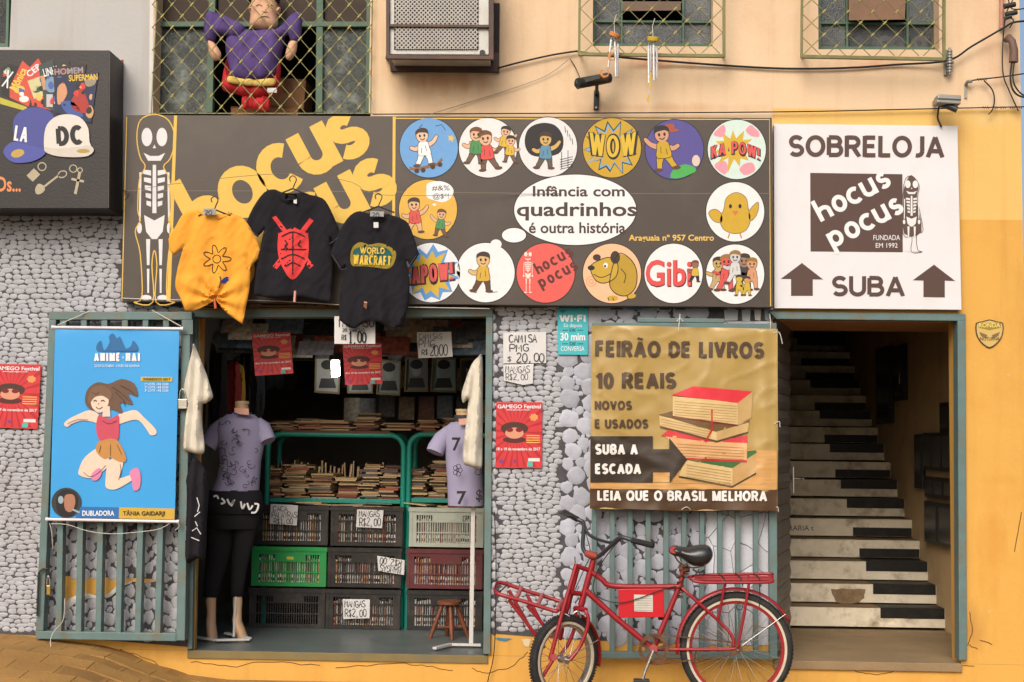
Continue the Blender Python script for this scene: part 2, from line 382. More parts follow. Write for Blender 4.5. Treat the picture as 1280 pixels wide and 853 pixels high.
# ================================================================ SETTING
def wallpaper(name, sx, sz, light=(196, 198, 203), dark=(52, 52, 58), round_=0.55, gap=0.10, crack=False):
    m = bpy.data.materials.new(name); m.use_nodes = True; N, L = m.node_tree.nodes, m.node_tree.links; b = N['Principled BSDF']
    def mth(op, a, bb=None, c=None):
        q = N.new('ShaderNodeMath'); q.operation = op
        for i, x in enumerate((a, bb, c)):
            if x is None: continue
            if isinstance(x, (int, float)): q.inputs[i].default_value = x
            else: L.new(x, q.inputs[i])
        return q.outputs[0]
    tc = N.new('ShaderNodeTexCoord'); sp = N.new('ShaderNodeSeparateXYZ'); L.new(tc.outputs['Object'], sp.inputs[0])
    nz = N.new('ShaderNodeTexNoise'); nz.inputs['Scale'].default_value = 5; L.new(tc.outputs['Object'], nz.inputs['Vector'])
    nf = mth('MULTIPLY', mth('SUBTRACT', nz.outputs['Fac'], 0.5), 0.06)
    cb = N.new('ShaderNodeCombineXYZ')
    L.new(mth('MULTIPLY', mth('ADD', sp.outputs[0], nf), sx), cb.inputs[0]); L.new(mth('MULTIPLY', mth('ADD', sp.outputs[2], nf), sz), cb.inputs[1])
    ve = N.new('ShaderNodeTexVoronoi'); ve.voronoi_dimensions = '2D'; ve.feature = 'DISTANCE_TO_EDGE'; ve.inputs['Scale'].default_value = 1; ve.inputs['Randomness'].default_value = 0.82 if not crack else 1
    vf = N.new('ShaderNodeTexVoronoi'); vf.voronoi_dimensions = '2D'; vf.feature = 'F1'; vf.inputs['Scale'].default_value = 1; vf.inputs['Randomness'].default_value = 0.82 if not crack else 1
    L.new(cb.outputs[0], ve.inputs['Vector']); L.new(cb.outputs[0], vf.inputs['Vector'])
    e = mth('DIVIDE', ve.outputs['Distance'], gap)
    if not crack: e = mth('MINIMUM', e, mth('DIVIDE', mth('SUBTRACT', round_ + 0.17, vf.outputs['Distance']), 0.2))
    h = N.new('ShaderNodeClamp'); L.new(e, h.inputs[0])
    sm = N.new('ShaderNodeMapRange'); sm.interpolation_type = 'SMOOTHSTEP'; L.new(h.outputs[0], sm.inputs[0]); sm.inputs[1].default_value = 0.15; sm.inputs[2].default_value = 0.85
    sc2 = N.new('ShaderNodeSeparateColor'); L.new(vf.outputs['Color'], sc2.inputs[0])
    g = mth('MULTIPLY_ADD', sc2.outputs[0], 0.34, 0.72)
    n2 = N.new('ShaderNodeTexNoise'); n2.inputs['Scale'].default_value = 60; n2.inputs['Detail'].default_value = 4; L.new(tc.outputs['Object'], n2.inputs['Vector'])
    g = mth('MULTIPLY', g, mth('MULTIPLY_ADD', n2.outputs['Fac'], 0.35, 0.83))
    vs = N.new('ShaderNodeVectorMath'); vs.operation = 'SCALE'; vs.inputs[0].default_value = C3(light); L.new(g, vs.inputs['Scale'])
    mx = N.new('ShaderNodeMix'); mx.data_type = 'RGBA'; L.new(sm.outputs[0], mx.inputs[0]); mx.inputs[6].default_value = (*C3(dark), 1); L.new(vs.outputs[0], mx.inputs[7])
    n4 = N.new('ShaderNodeTexNoise'); n4.inputs['Scale'].default_value = 1.3; n4.inputs['Detail'].default_value = 7; L.new(tc.outputs['Object'], n4.inputs['Vector'])
    dm = N.new('ShaderNodeMapRange'); dm.inputs[1].default_value = 0.5; dm.inputs[2].default_value = 0.75; dm.inputs[4].default_value = 0.35; L.new(n4.outputs['Fac'], dm.inputs[0])
    m3 = N.new('ShaderNodeMix'); m3.data_type = 'RGBA'; m3.blend_type = 'MULTIPLY'; m3.inputs[7].default_value = (0.72, 0.68, 0.6, 1); L.new(dm.outputs[0], m3.inputs[0]); L.new(mx.outputs[2], m3.inputs[6])
    L.new(m3.outputs[2], b.inputs['Base Color']); b.inputs['Roughness'].default_value = 0.5; b.inputs['Specular IOR Level'].default_value = 0.3
    bp = N.new('ShaderNodeBump'); bp.inputs['Strength'].default_value = 1.0; bp.inputs['Distance'].default_value = 0.012 if not crack else 0.004
    dome = mth('POWER', h.outputs[0], 0.6)
    L.new(dome, bp.inputs['Height']); L.new(bp.outputs[0], b.inputs['Normal'])
    return m
PAP_S = mat('dark_grout', (78, 77, 82), rough=.8, var=.25, vs=20, bump=.3)
STN = mat('light_grey_pebble', (174, 176, 183), rough=.55, var=.16, vs=13, bump=.25, bs=110, dirt=.3, drgb=(150, 146, 140), ds=1.6, rnd=.16)
STL = mat('pale_blue_pebble', (180, 184, 198), rough=.5, var=.14, vs=16, bump=.2, bs=90, dirt=.3, drgb=(150, 150, 160), ds=3, rnd=.2)
PAP_C = wallpaper('crackle_paper', 7, 5.5, light=(222, 226, 238), dark=(84, 80, 78), gap=0.02, crack=True)

def stained(name, rgb, stains=(), dirt=0.25, drgb=(176, 122, 84), bump=0.25):
    m = mat(name, rgb, rough=0.85, var=0.05, vs=1.7, bump=bump, bs=45, dirt=dirt, drgb=drgb, ds=1.6, spec=0.2, stretch=(1, 1, 0.8))
    N, L = m.node_tree.nodes, m.node_tree.links; b = N['Principled BSDF']
    cur = b.inputs['Base Color'].links[0].from_socket
    tc = N.new('ShaderNodeTexCoord')
    for (sx, sz, rx, rz, rgb2, amt) in stains:
        mp = N.new('ShaderNodeMapping'); mp.vector_type = 'POINT'
        mp.inputs['Location'].default_value = (-sx / rx, 0, -sz / rz); mp.inputs['Scale'].default_value = (1 / rx, 0, 1 / rz)
        L.new(tc.outputs['Object'], mp.inputs['Vector'])
        ln = N.new('ShaderNodeVectorMath'); ln.operation = 'LENGTH'; L.new(mp.outputs[0], ln.inputs[0])
        nz = N.new('ShaderNodeTexNoise'); nz.inputs['Scale'].default_value = 6; nz.inputs['Detail'].default_value = 8
        ms = N.new('ShaderNodeMapping'); ms.inputs['Scale'].default_value = (1.6, 1, 0.5); L.new(tc.outputs['Object'], ms.inputs['Vector']); L.new(ms.outputs[0], nz.inputs['Vector'])
        ad = N.new('ShaderNodeMath'); ad.operation = 'MULTIPLY_ADD'; L.new(nz.outputs['Fac'], ad.inputs[0]); ad.inputs[1].default_value = 1.6; 
        sb = N.new('ShaderNodeMath'); sb.operation = 'SUBTRACT'; sb.inputs[0].default_value = -0.15; L.new(ln.outputs['Value'], sb.inputs[1]); L.new(sb.outputs[0], ad.inputs[2])
        mr = N.new('ShaderNodeMapRange'); mr.inputs[1].default_value = 0.0; mr.inputs[2].default_value = 0.8; mr.inputs[4].default_value = amt; L.new(ad.outputs[0], mr.inputs[0])
        mx = N.new('ShaderNodeMix'); mx.data_type = 'RGBA'; mx.inputs[7].default_value = (*C3(rgb2), 1); L.new(mr.outputs[0], mx.inputs[0]); L.new(cur, mx.inputs[6]); cur = mx.outputs[2]
    # rain streaks and patched repaint
    mp = N.new('ShaderNodeMapping'); mp.inputs['Scale'].default_value = (9, 1, .55); L.new(tc.outputs['Object'], mp.inputs['Vector'])
    n1 = N.new('ShaderNodeTexNoise'); n1.inputs['Scale'].default_value = 1.0; n1.inputs['Detail'].default_value = 8; n1.inputs['Roughness'].default_value = .62; L.new(mp.outputs[0], n1.inputs['Vector'])
    r1 = N.new('ShaderNodeMapRange'); r1.inputs[1].default_value = .52; r1.inputs[2].default_value = .75; r1.inputs[4].default_value = .30; L.new(n1.outputs['Fac'], r1.inputs[0])
    m1 = N.new('ShaderNodeMix'); m1.data_type = 'RGBA'; m1.blend_type = 'MULTIPLY'; m1.inputs[7].default_value = (.66, .55, .46, 1); L.new(r1.outputs[0], m1.inputs[0]); L.new(cur, m1.inputs[6])
    n2 = N.new('ShaderNodeTexNoise'); n2.inputs['Scale'].default_value = 14; n2.inputs['Detail'].default_value = 10; n2.inputs['Roughness'].default_value = .7; L.new(tc.outputs['Object'], n2.inputs['Vector'])
    r2 = N.new('ShaderNodeMapRange'); r2.inputs[1].default_value = .64; r2.inputs[2].default_value = .70; r2.inputs[4].default_value = .28; L.new(n2.outputs['Fac'], r2.inputs[0])
    m2_ = N.new('ShaderNodeMix'); m2_.data_type = 'RGBA'; m2_.inputs[7].default_value = (.55, .47, .38, 1); L.new(r2.outputs[0], m2_.inputs[0]); L.new(m1.outputs[2], m2_.inputs[6]); cur = m2_.outputs[2]
    L.new(cur, b.inputs['Base Color']); return m

def P2(px, py, Y=0.0): p = W(px, py, Y); return p.x, p.z
sx = lambda px, py: P2(px, py)[0]
sz = lambda px, py: P2(px, py)[1]
peach = stained('peach_plaster', (228, 200, 166), [
    (*P2(560, 100), 0.55, 0.16, (205, 140, 88), 0.75), (*P2(500, 60), 0.22, 0.6, (214, 160, 104), 0.5), (*P2(815, 78), 0.5, 0.10, (204, 120, 84), 0.7),
    (*P2(1090, 80), 0.55, 0.09, (206, 132, 100), 0.6), (*P2(1240, 60), 0.25, 0.5, (214, 170, 140), 0.5), (*P2(740, 122), 0.2, 0.12, (196, 160, 130), 0.5),
    (*P2(820, 135), 1.3, 0.06, (196, 148, 104), 0.5), (*P2(480, 128), 0.16, 0.3, (232, 214, 180), 0.6)], dirt=0.3)
white_p = stained('white_plaster', (190, 189, 188), [(*P2(60, 58), 0.5, 0.1, (180, 172, 160), 0.5)], dirt=0.2, drgb=(170, 165, 158))
ochre = stained('ochre_paint', (220, 170, 86), [(*P2(1240, 690), 0.14, 0.5, (200, 132, 52), 0.5), (*P2(1215, 790), 0.2, 0.3, (160, 110, 60), 0.55), (*P2(1250, 600), 0.3, 0.08, (206, 150, 60), 0.5), (*P2(130, 820), 0.8, 0.12, (150, 100, 52), 0.5)], dirt=0.35, drgb=(196, 132, 56))
band_p = stained('pale_yellow_paint', (230, 188, 112), [(*P2(1240, 150), 0.4, 0.1, (222, 196, 140), 0.6)], dirt=0.3, drgb=(222, 176, 100))
ochre_floor = mat('ochre_pavement', (150, 112, 60), rough=0.8, var=0.25, vs=3, bump=0.35, bs=50, dirt=0.6, drgb=(116, 84, 46), ds=3.5)
teal = mat('grey_green_paint', (98, 124, 124), rough=0.5, var=0.14, vs=9, bump=0.12, bs=60, dirt=0.75, drgb=(120, 96, 62), ds=7, spec=0.4)
dark_in = mat('dark_interior_paint', (110, 104, 98), rough=0.9, var=0.3, vs=2)
floor_m = mat('grey_shop_floor', (96, 106, 106), rough=0.35, var=0.2, vs=4, bump=0.08, dirt=0.5, drgb=(80, 82, 78), ds=2.5)
concrete = mat('worn_concrete', (150, 128, 96), rough=0.8, var=0.2, vs=5, bump=0.3, dirt=0.6, drgb=(96, 78, 56), ds=2.5)
asphalt = mat('asphalt', (0.05, 0.05, 0.052), rough=0.9, var=0.25, vs=3, bump=0.5, bs=200, raw=True)
earth = mat('far_ground', (0.16, 0.13, 0.10), rough=0.95, var=0.2, vs=0.05, raw=True)

GZ = -0.174
b = MB(); b.box(-900, 900, -900, 900, -0.60, -0.42); b.build('ground', earth, kind='structure')
b = MB(); b.box(-60, 60, -12.0, -2.4, -0.41, -0.365); b.build('road', asphalt, kind='structure')
b = MB(); b.box(-60, 60, -2.4, -2.25, -0.41, GZ + 0.004); b.build('kerb', concrete, kind='structure', bev=0.01)
# pavement: rises to the left into a ramp
def gz(x, y=0.0):
    xs_ = [(-9, 0.12), (sx(0, 790), sz(0, 790)), (sx(60, 796), sz(60, 797)), (sx(150, 808), sz(150, 809)), (sx(190, 828), sz(190, 829)), (sx(260, 860), GZ), (9, GZ)]
    for (a, za), (c, zc) in zip(xs_, xs_[1:]):
        if a <= x <= c:
            t = (x - a) / (c - a); t = t * t * (3 - 2 * t) if za > -0.2 and zc < -0.1 else t
            z = za + (zc - za) * t; break
    return GZ + (z - GZ) * max(0.0, 1 - max(0, -y - 0.5) / 1.7)
b = MB(); nx, ny = 120, 12; vs = []; x0g, x1g = -9.0, 9.0
for j in range(ny + 1):
    for i in range(nx + 1):
        x = x0g + (x1g - x0g) * i / nx; y = -2.25 + 2.35 * j / ny; vs.append((x, y, gz(x, y) - 0.006))
b.add(vs, [(j * (nx + 1) + i, j * (nx + 1) + i + 1, (j + 1) * (nx + 1) + i + 1, (j + 1) * (nx + 1) + i) for j in range(ny) for i in range(nx)])
pave = b.build('pavement', ochre_floor, kind='structure', smooth=True)
tilem = mat('ochre_paver', (166, 126, 68), rough=0.8, var=0.18, vs=3, bump=0.5, bs=40, dirt=0.5, drgb=(132, 100, 58), ds=2, rnd=0.05)
def paver(b, x, y, w_, d_):
    g = 0.002; q = []
    for (u, v) in ((x + g, y + g), (x + w_ - g, y + g), (x + w_ - g, y + d_ - g), (x + g, y + d_ - g)): q.append(Vector((u, v, gz(u, v) - 0.003)))
    b.add(q + [p - Vector((0, 0, 0.012)) for p in q], [(0, 1, 2, 3), (0, 4, 5, 1), (1, 5, 6, 2), (2, 6, 7, 3), (3, 7, 4, 0)])
rest = MB(); r_ = 0
yy = -0.02
while yy > -2.2:
    yy -= 0.16; r_ += 1; xx = -8.9 + (0.14 if r_ % 2 else 0)
    while xx < 8.7:
        if -4.1 < xx < -2.1 and yy > -1.3:
            t_ = MB(); paver(t_, xx, yy, 0.28, 0.16); t_.build('paver', tilem, pave)
        else: paver(rest, xx, yy, 0.28, 0.16)
        xx += 0.28
rest.build('pavers', tilem, pave, kind='stuff')

# ================================================================ THE BUILDING
bld = thing('shop_building', (0, 0, 0), 'two storey shop building with peach upper wall, ochre base and pebble patterned ground floor', 'building')
XL, XR = -6.5, sx(1275, 60)
zt_shop, zt_stair = sz(420, 393), sz(1090, 399)
xs0, xs1 = sx(241, 600), sx(613, 600)
xt0, xt1 = sx(966, 600), sx(1199, 600)
z_och, z_band = sz(1240, 275), sz(1240, 137)
T = 0.2
def wallpart(name, x0, x1, z0, z1, holes, m, Yf=0.0, depth=T):
    X = sorted({x0, x1} | {h[i] for h in holes for i in (0, 1) if x0 < h[i] < x1}); Z = sorted({z0, z1} | {h[i] for h in holes for i in (2, 3) if z0 < h[i] < z1})
    def solid(i, j):
        if i < 0 or j < 0 or i >= len(X) - 1 or j >= len(Z) - 1: return False
        cx, cz = (X[i] + X[i + 1]) / 2, (Z[j] + Z[j + 1]) / 2
        return not any(h[0] < cx < h[1] and h[2] < cz < h[3] for h in holes)
    b = MB(); A, B = Yf, Yf + depth
    for i in range(len(X) - 1):
        for j in range(len(Z) - 1):
            if not solid(i, j): continue
            a, c, d, e = X[i], X[i + 1], Z[j], Z[j + 1]
            b.poly([(a, A, d), (c, A, d), (c, A, e), (a, A, e)]); b.poly([(a, B, e), (c, B, e), (c, B, d), (a, B, d)])
            if not solid(i - 1, j): b.poly([(a, A, d), (a, A, e), (a, B, e), (a, B, d)])
            if not solid(i + 1, j): b.poly([(c, A, d), (c, B, d), (c, B, e), (c, A, e)])
            if not solid(i, j - 1): b.poly([(a, A, d), (a, B, d), (c, B, d), (c, A, d)])
            if not solid(i, j + 1): b.poly([(a, A, e), (c, A, e), (c, B, e), (a, B, e)])
    return b.build(name, m, bld)
wallpart('plinth', XL, XR, GZ - 0.1, -0.002, [], ochre)
doors = [(xs0, xs1, -1, zt_shop), (xt0, xt1, -1, zt_stair)]
wallpart('lower_wall', XL, XR, 0.0, z_och, doors, ochre)
wallpart('upper_band', sx(966, 200), XR, z_och, z_band, [], band_p)
z_low = z_och
xw = sx(190, 70)
WIN_L = (sx(193, 60), sx(465, 60), sz(330, 150), 4.75)
WIN_M = (sx(741, 40), sx(891, 40), sz(815, 58), 4.75)
WIN_R = (sx(1023, 40), sx(1174, 40), sz(1098, 62), 4.75)
WIN_F = (sx(-70, 40), sx(13, 30), sz(8, 59), 4.75)
wallpart('white_upper_wall', XL, xw, z_och, 5.4, [WIN_F], white_p)
wallpart('peach_upper_wall', xw, sx(966, 200), z_och, 5.4, [WIN_L, WIN_M], peach)
wallpart('peach_upper_wall', sx(966, 200), XR, z_band, 5.4, [WIN_R], peach)
b = MB(); b.box(XR - .05, XR - 0.001, T, 8, GZ, 5.4); b.build('side_wall', ochre, bld)
b = MB(); b.box(XL, XL + T, T, 8, GZ, 5.4); b.build('side_wall', white_p, bld)
b = MB(); b.box(XL, XR, 8, 8.2, GZ, 5.4); b.build('back_wall', white_p, bld)
b = MB(); b.box(XL - .1, XR + .1, -0.25, 8.3, 5.41, 5.55); b.build('roof', concrete, bld)
# plinth step edges, cracks
crk = ink((96, 58, 26))
def jag(pts, j=1.2, n=6, seed=1):
    rg = random.Random(seed); o = []
    for (x0, y0), (x1, y1) in zip(pts, pts[1:]):
        for i in range(n): t = i / n; o.append((x0 + (x1 - x0) * t + rg.uniform(-j, j) * .6, y0 + (y1 - y0) * t + rg.uniform(-j, j)))
    o.append(pts[-1]); return o
lines('plaster_crack', [jag([(238, 827), (290, 834), (330, 827), (400, 832)], seed=2), jag([(420, 835), (500, 829), (540, 834), (566, 838)], seed=3), jag([(590, 836), (604, 842), (640, 834), (660, 815)], seed=4),
    jag([(1061, 833), (1070, 840), (1095, 844), (1115, 840), (1126, 833)], .5, seed=5), jag([(1126, 833), (1200, 832), (1218, 833)], .4, seed=6), jag([(150, 812), (190, 826), (206, 838), (220, 850)], seed=9), jag([(990, 832), (1061, 833)], .4, seed=7)], 0.9, -0.0015, crk, bld)
lines('plaster_crack', [jag([(1212, 765), (1216, 790), (1210, 806), (1222, 812)], 1, seed=12), jag([(1225, 800), (1240, 806)], .8, seed=13), jag([(1277, 640), (1268, 690)], .5, seed=14)], 1.0, -0.0015, crk, bld)
# printed paper sheets pasted on the ground floor wall
def sheet(name, poly, Y, m): return slab(name, poly, Y, 0.0012, m, bld)
sheet('grout_sheet', [(-60, 255), (156, 262), (156, 376), (238, 378), (236, 809), (139, 801), (-60, 788)], -0.003, PAP_S)
sheet('grout_sheet', [(616, 382), (706, 383), (704, 799), (614, 792)], -0.003, PAP_S)
sheet('grout_sheet', [(613.5, 395), (622, 395), (618.5, 795), (610.5, 790)], -0.0045, PAP_S)
sheet('grout_sheet', [(706, 383), (966, 385), (966, 402), (884, 402), (881, 806), (704, 799)], -0.0035, PAP_S)
sheet('grout_sheet', [(240, 376), (614, 380), (614, 385), (240, 385)], -0.003, PAP_S)
sheet('crackle_paper', [(884, 402), (962, 402), (962, 807), (881, 806)], -0.005, PAP_C)
rs = random.Random(17)
def stone(b, cx, cy, rx, ry, rot, Y, rise, n=9, e=2.5):
    vs = []; ph = [rs.uniform(.86, 1.1) for _ in range(n)]; tip = rs.uniform(-.25, .25)
    for k, (f, h) in enumerate(((1, 0), (.9, .55), (.55, .95))):
        for i in range(n):
            t = 2 * math.pi * i / n; c, s_ = math.cos(t), math.sin(t); rr_ = (abs(c) ** e + abs(s_) ** e) ** (-1 / e)
            x, y = rx * rr_ * c * f * ph[i], ry * rr_ * s_ * f * ph[i]
            if rot: x, y = x * math.cos(rot) - y * math.sin(rot), x * math.sin(rot) + y * math.cos(rot)
            p = W(cx + x, cy + y, Y); p.y -= rise * h * (1 + tip * c * f); vs.append(p)
    p = W(cx, cy, Y); p.y -= rise; vs.append(p); fs = []
    for k in range(2):
        for i in range(n): j = (i + 1) % n; fs.append((k * n + i, k * n + n + i, k * n + n + j, k * n + j))
    for i in range(n): fs.append((2 * n + i, 3 * n, 2 * n + (i + 1) % n))
    b.add(vs, fs)
def courses(region, ok, rowh, wmin, wmax, Y, rise=.006, gap=.6, wave=1.0):
    b = MB(); x0, y0, x1, y1 = region; y = y0 + rowh / 2; r = 0
    while y < y1:
        x = x0 - rs.uniform(0, wmax); r += 1; hh = rowh * rs.uniform(.85, 1.12)
        while x < x1:
            w_ = rs.uniform(wmin, wmax); cx, cy = x + w_ / 2, y + 1.6 * wave * math.sin(x * .045) + wave * 1.1 * math.sin(x * .11) + rs.uniform(-.45, .45)
            if ok(cx, cy): stone(b, cx, cy, w_ / 2 * 1.05 - gap, hh / 2 * rs.uniform(1.04, 1.2) - gap * .55, rs.uniform(-.08, .08), Y - rs.uniform(0, .0006), rise * rs.uniform(.7, 1.2))
            x += w_
        y += hh
    o = b.build('pebble_courses', STN, bld, smooth=True, kind='stuff'); return o
def scatter(region, ok, sizes, ax, ay, Y, rise, tries, m, single=False, e=2.2, rotr=.5):
    pts = []; x0, y0, x1, y1 = region
    for size, tr in zip(sizes, tries):
        for _ in range(tr):
            x, y = rs.uniform(x0, x1), rs.uniform(y0, y1); r = size * rs.uniform(.85, 1.15)
            if not ok(x, y): continue
            if all(((x - a) / ax) ** 2 + ((y - c) / ay) ** 2 > (r * .84 + q * .84) ** 2 for a, c, q in pts): pts.append((x, y, r))
    pts.sort(key=lambda p: -p[2]); joint = MB()
    for i, (x, y, r) in enumerate(pts):
        k = rs.uniform(.95, 1.12); b = MB() if (single and i < 290) else joint
        stone(b, x, y, r * ax * k, r * ay / k * 1.04, rs.uniform(-rotr, rotr), Y - .0003 * (i % 4), rise * r / sizes[0], n=15 if r > 7 else 9, e=e)
        if b is not joint: b.build('pebble', m, bld, smooth=True)
    if joint.v: joint.build('small_pebbles', m, bld, smooth=True, kind='stuff')
inpoly = lambda P: (lambda x, y: inside(x, y, P))
GL = [(58, 392), (228, 392), (222, 802), (42, 792)]
courses((-40, 262, 240, 800), lambda x, y: inside(x, y, [(-60, 266), (153, 266), (152, 378), (240, 381), (234, 806), (139, 798), (-60, 786)]) and not inside(x, y, [(66, 404), (226, 404), (220, 796), (50, 788)]), 6.0, 8, 16, -.003, rise=.0026, gap=.12)
courses((624, 384, 706, 792), lambda x, y: inside(x, y, [(624, 386), (702, 387), (701, 794), (620, 789)]), 6.0, 8, 16, -.003, rise=.0026, gap=.12)
scatter((612, 396, 623, 790), inpoly([(615.5, 397), (621, 397), (618, 790), (612, 788)]), (4, 3), 1.0, 1.3, -.0045, .006, (900, 600), STN)
scatter((46, 402, 228, 798), lambda x, y: inside(x, y, [(64, 404), (227, 404), (221, 797), (48, 788)]) and not inside(x, y, [(79, 718), (195, 722), (195, 731), (163, 731), (135, 748), (98, 754), (79, 759)]), (7.4, 6, 4.4, 2.6), .8, 1.15, -.0045, .0045, (2500, 2500, 3500, 3000), STN)
scatter((706, 385, 884, 804), lambda x, y: inside(x, y, [(709, 386), (958, 388), (958, 399), (881, 399), (878, 801), (708, 796)]) and not inside(x, y, [(748, 415), (880, 415), (880, 625), (746, 625)]), (11, 9, 7, 5, 3), 1.0, 1.0, -.0035, .0036, (1500, 2500, 2500, 3000, 3000), STL, single=True, rotr=1.5)
decal('torn_paper_gap', [jag([(81, 720), (193, 724)], .5, seed=21) + jag([(193, 728), (163, 728), (140, 742), (135, 746), (128, 743), (110, 744), (96, 752), (81, 757)], .8, 3, seed=22)], -0.0055, ochre, bld)
soft('torn_paper_edge', smoothp([(81, 754), (92, 746), (108, 742), (122, 745), (134, 743), (140, 738), (150, 731), (163, 727), (164, 729), (150, 735), (141, 744), (133, 748), (118, 748), (98, 752), (84, 762)], 3), -0.012, 0.006, ink((210, 208, 204)), bld, step=3, sw=3)
decal('torn_paper_edge', [jag([(618, 797), (640, 798), (632, 802), (624, 801)], .5, 2, seed=5)], -0.006, ink((60, 130, 160)), bld)
decal('torn_paper_edge', [jag([(652, 799), (664, 799), (661, 809), (655, 807)], .8, 2, seed=6)], -0.006, ink((220, 205, 170)), bld)
# torn strips above the doorways
rg = random.Random(4)
for (xa, xb, ya, yb) in ((618, 700, 384, 389), (905, 962, 386, 402), (740, 880, 385, 389)):
    x = xa
    while x < xb:
        w_ = rg.uniform(8, 26); c = rg.choice([(214, 212, 206), (190, 196, 200), (150, 160, 165)])
        decal('paper_scrap', [[(x, ya + rg.uniform(0, 1)), (min(xb, x + w_), ya + rg.uniform(0, 1)), (min(xb, x + w_) - 1, yb - rg.uniform(0, 2)), (x + 1, yb - rg.uniform(0, 3))]], -0.0062 - 0.0002 * (int(x) % 5), ink(c), bld); x += w_ + rg.uniform(1, 5)
for (xa, xb, ya, yb) in ((300, 610, 379.5, 384.5), (620, 960, 384.8, 387.5)):
    x = xa
    while x < xb:
        w_ = rg.uniform(5, 22); c = rg.choice([(214, 206, 160), (120, 150, 160), (196, 150, 120), (90, 80, 70), (200, 196, 190)])
        decal('paper_scrap', [[(x, ya + rg.uniform(0, 1)), (x + w_, ya + rg.uniform(0, 1)), (x + w_ - 1, yb), (x + 1, yb)]], -0.0075 - 0.0002 * (int(x) % 5), ink(c), bld); x += w_ + rg.uniform(1, 9)

# ---- rooms behind the openings
def room(name, x0, x1, y0, y1, z0, z1, m, mf, mc, skip_front=True):
    if name == 'stairwell': mc = mat('pale_ceiling', (176, 166, 150), rough=.9)
    t = 0.05; b = MB()
    b.box(x0 - t, x0, y0, y1, z0, z1); b.box(x1, x1 + t, y0, y1, z0, z1); b.box(x0 - t, x1 + t, y1, y1 + t, z0, z1); b.build(name + '_wall', m, bld)
    b = MB(); b.box(x0 - t, x1 + t, y0, y1 + t, z1, z1 + t); b.build(name + '_ceiling', mc, bld)
    b = MB(); b.box(x0 - t, x1 + t, y0 if name != 'shop_room' and name != 'stairwell' else 0.0005, y1 + t, z0 - t, z0); b.build(name + '_floor', mf, bld)
room('shop_room', xs0 - 0.35, xs1 + 0.35, T + .001, 3.6, 0.001, 2.55, dark_in, floor_m, dark_in)
X_SW = 2.89
stair_wall = mat('stairwell_paint', (206, 176, 132), rough=0.8, var=0.12, vs=3, dirt=0.4, drgb=(120, 84, 50), ds=2)
room('stairwell', xt0 - 0.30, X_SW, T + .001, 6.6, 0.001, 5.0, stair_wall, concrete, dark_in)
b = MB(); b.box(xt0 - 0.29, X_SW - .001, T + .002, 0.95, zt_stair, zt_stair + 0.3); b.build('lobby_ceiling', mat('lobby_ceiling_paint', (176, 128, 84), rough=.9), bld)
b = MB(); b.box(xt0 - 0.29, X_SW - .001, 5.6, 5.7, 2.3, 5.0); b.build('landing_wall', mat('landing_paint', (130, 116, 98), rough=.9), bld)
# threshold lips
b = MB(); b.box(xs0, xs1, -0.012, 0.0, -0.05, 0.0); b.build('threshold', mat('worn_threshold', (128, 112, 70), dirt=.7, drgb=(90, 100, 98)), bld, bev=.003)
b = MB(); b.box(xt0, xt1, -0.02, 0.0, -0.05, 0.004); b.build('threshold', concrete, bld, bev=.004)

# ---- door frames (grey green steel)
def frame(name, polys, Y, t, m, parent=bld, label=None):
    p = polys[0]; o = None
    b = MB()
    for i, p in enumerate(polys): b.prism([W(x, y, Y - 0.002 * (i % 2)) for x, y in ccw(p)], (0, t, 0))
    return b.build(name, m, parent, bev=.004, label=label)
frame('door_frame', [[(236, 386.5), (616, 386), (616, 396), (236, 397)], [(607.5, 396), (616, 396), (613, 818), (604, 818)], [(241.5, 397), (246, 397), (240, 812), (234.5, 812)]], -0.03, 0.12, teal)
frame('door_frame', [[(960, 389.5), (1207, 392.5), (1207, 401.5), (971, 399)], [(1197, 401), (1207, 401.5), (1209, 826), (1199, 826)]], -0.03, 0.1, teal)
slab('wooden_strip', [(245.5, 396), (250, 396), (243.5, 812), (240, 812)], 0.02, 0.05, mat('raw_wood', (176, 140, 70), stretch=(8, 8, 1), var=.3), bld)
b = MB(); b.box(sx(237, 389) , sx(620, 389), -0.045, -0.032, sz(420, 385.5), sz(420, 383.5)); b.build('drip_edge', mat('rusty_strip', (120, 84, 50), dirt=.8, drgb=(200, 190, 150)), bld)

# ---- windows
greenf = mat('green_window_paint', (72, 104, 84), rough=0.45, var=0.15, vs=8, dirt=0.3, drgb=(110, 110, 80), ds=9)
def blobglass(name, base, blob, sc_, amt=0.5, alpha=0.92):
    m = mat(name, base, rough=0.22, var=0.25, vs=22, bump=0.9, bs=130, spec=0.6, dirt=amt, drgb=blob, ds=sc_)
    m.node_tree.nodes['Principled BSDF'].inputs['Alpha'].default_value = alpha
    return m
gl1 = blobglass('patterned_glass', (64, 72, 68), (170, 182, 178), 6.5, 0.75)
gl2 = blobglass('rippled_glass', (84, 90, 94), (150, 152, 156), 3.0, 0.6)
gl2c = blobglass('clear_rippled_glass', (70, 76, 80), (150, 152, 156), 3.0, 0.5, 0.45)
gl3 = blobglass('dark_glass', (30, 36, 36), (70, 84, 80), 4.0, 0.5)
brownp = mat('brown_panel', (64, 50, 40), rough=.7, var=.2)
room('upper_room', XL + .3, XR - .3, T + .002, 3.2, 3.12, 5.2, dark_in, dark_in, dark_in)
def wbar(px0, py0, px1, py1, Y, wpx, d, m, par, nm='mullion'):
    b = MB(); b.bar(W(px0, py0, Y), W(px1, py1, Y), wpx / 195.0, d); return b.build(nm, m, par, bev=.003)
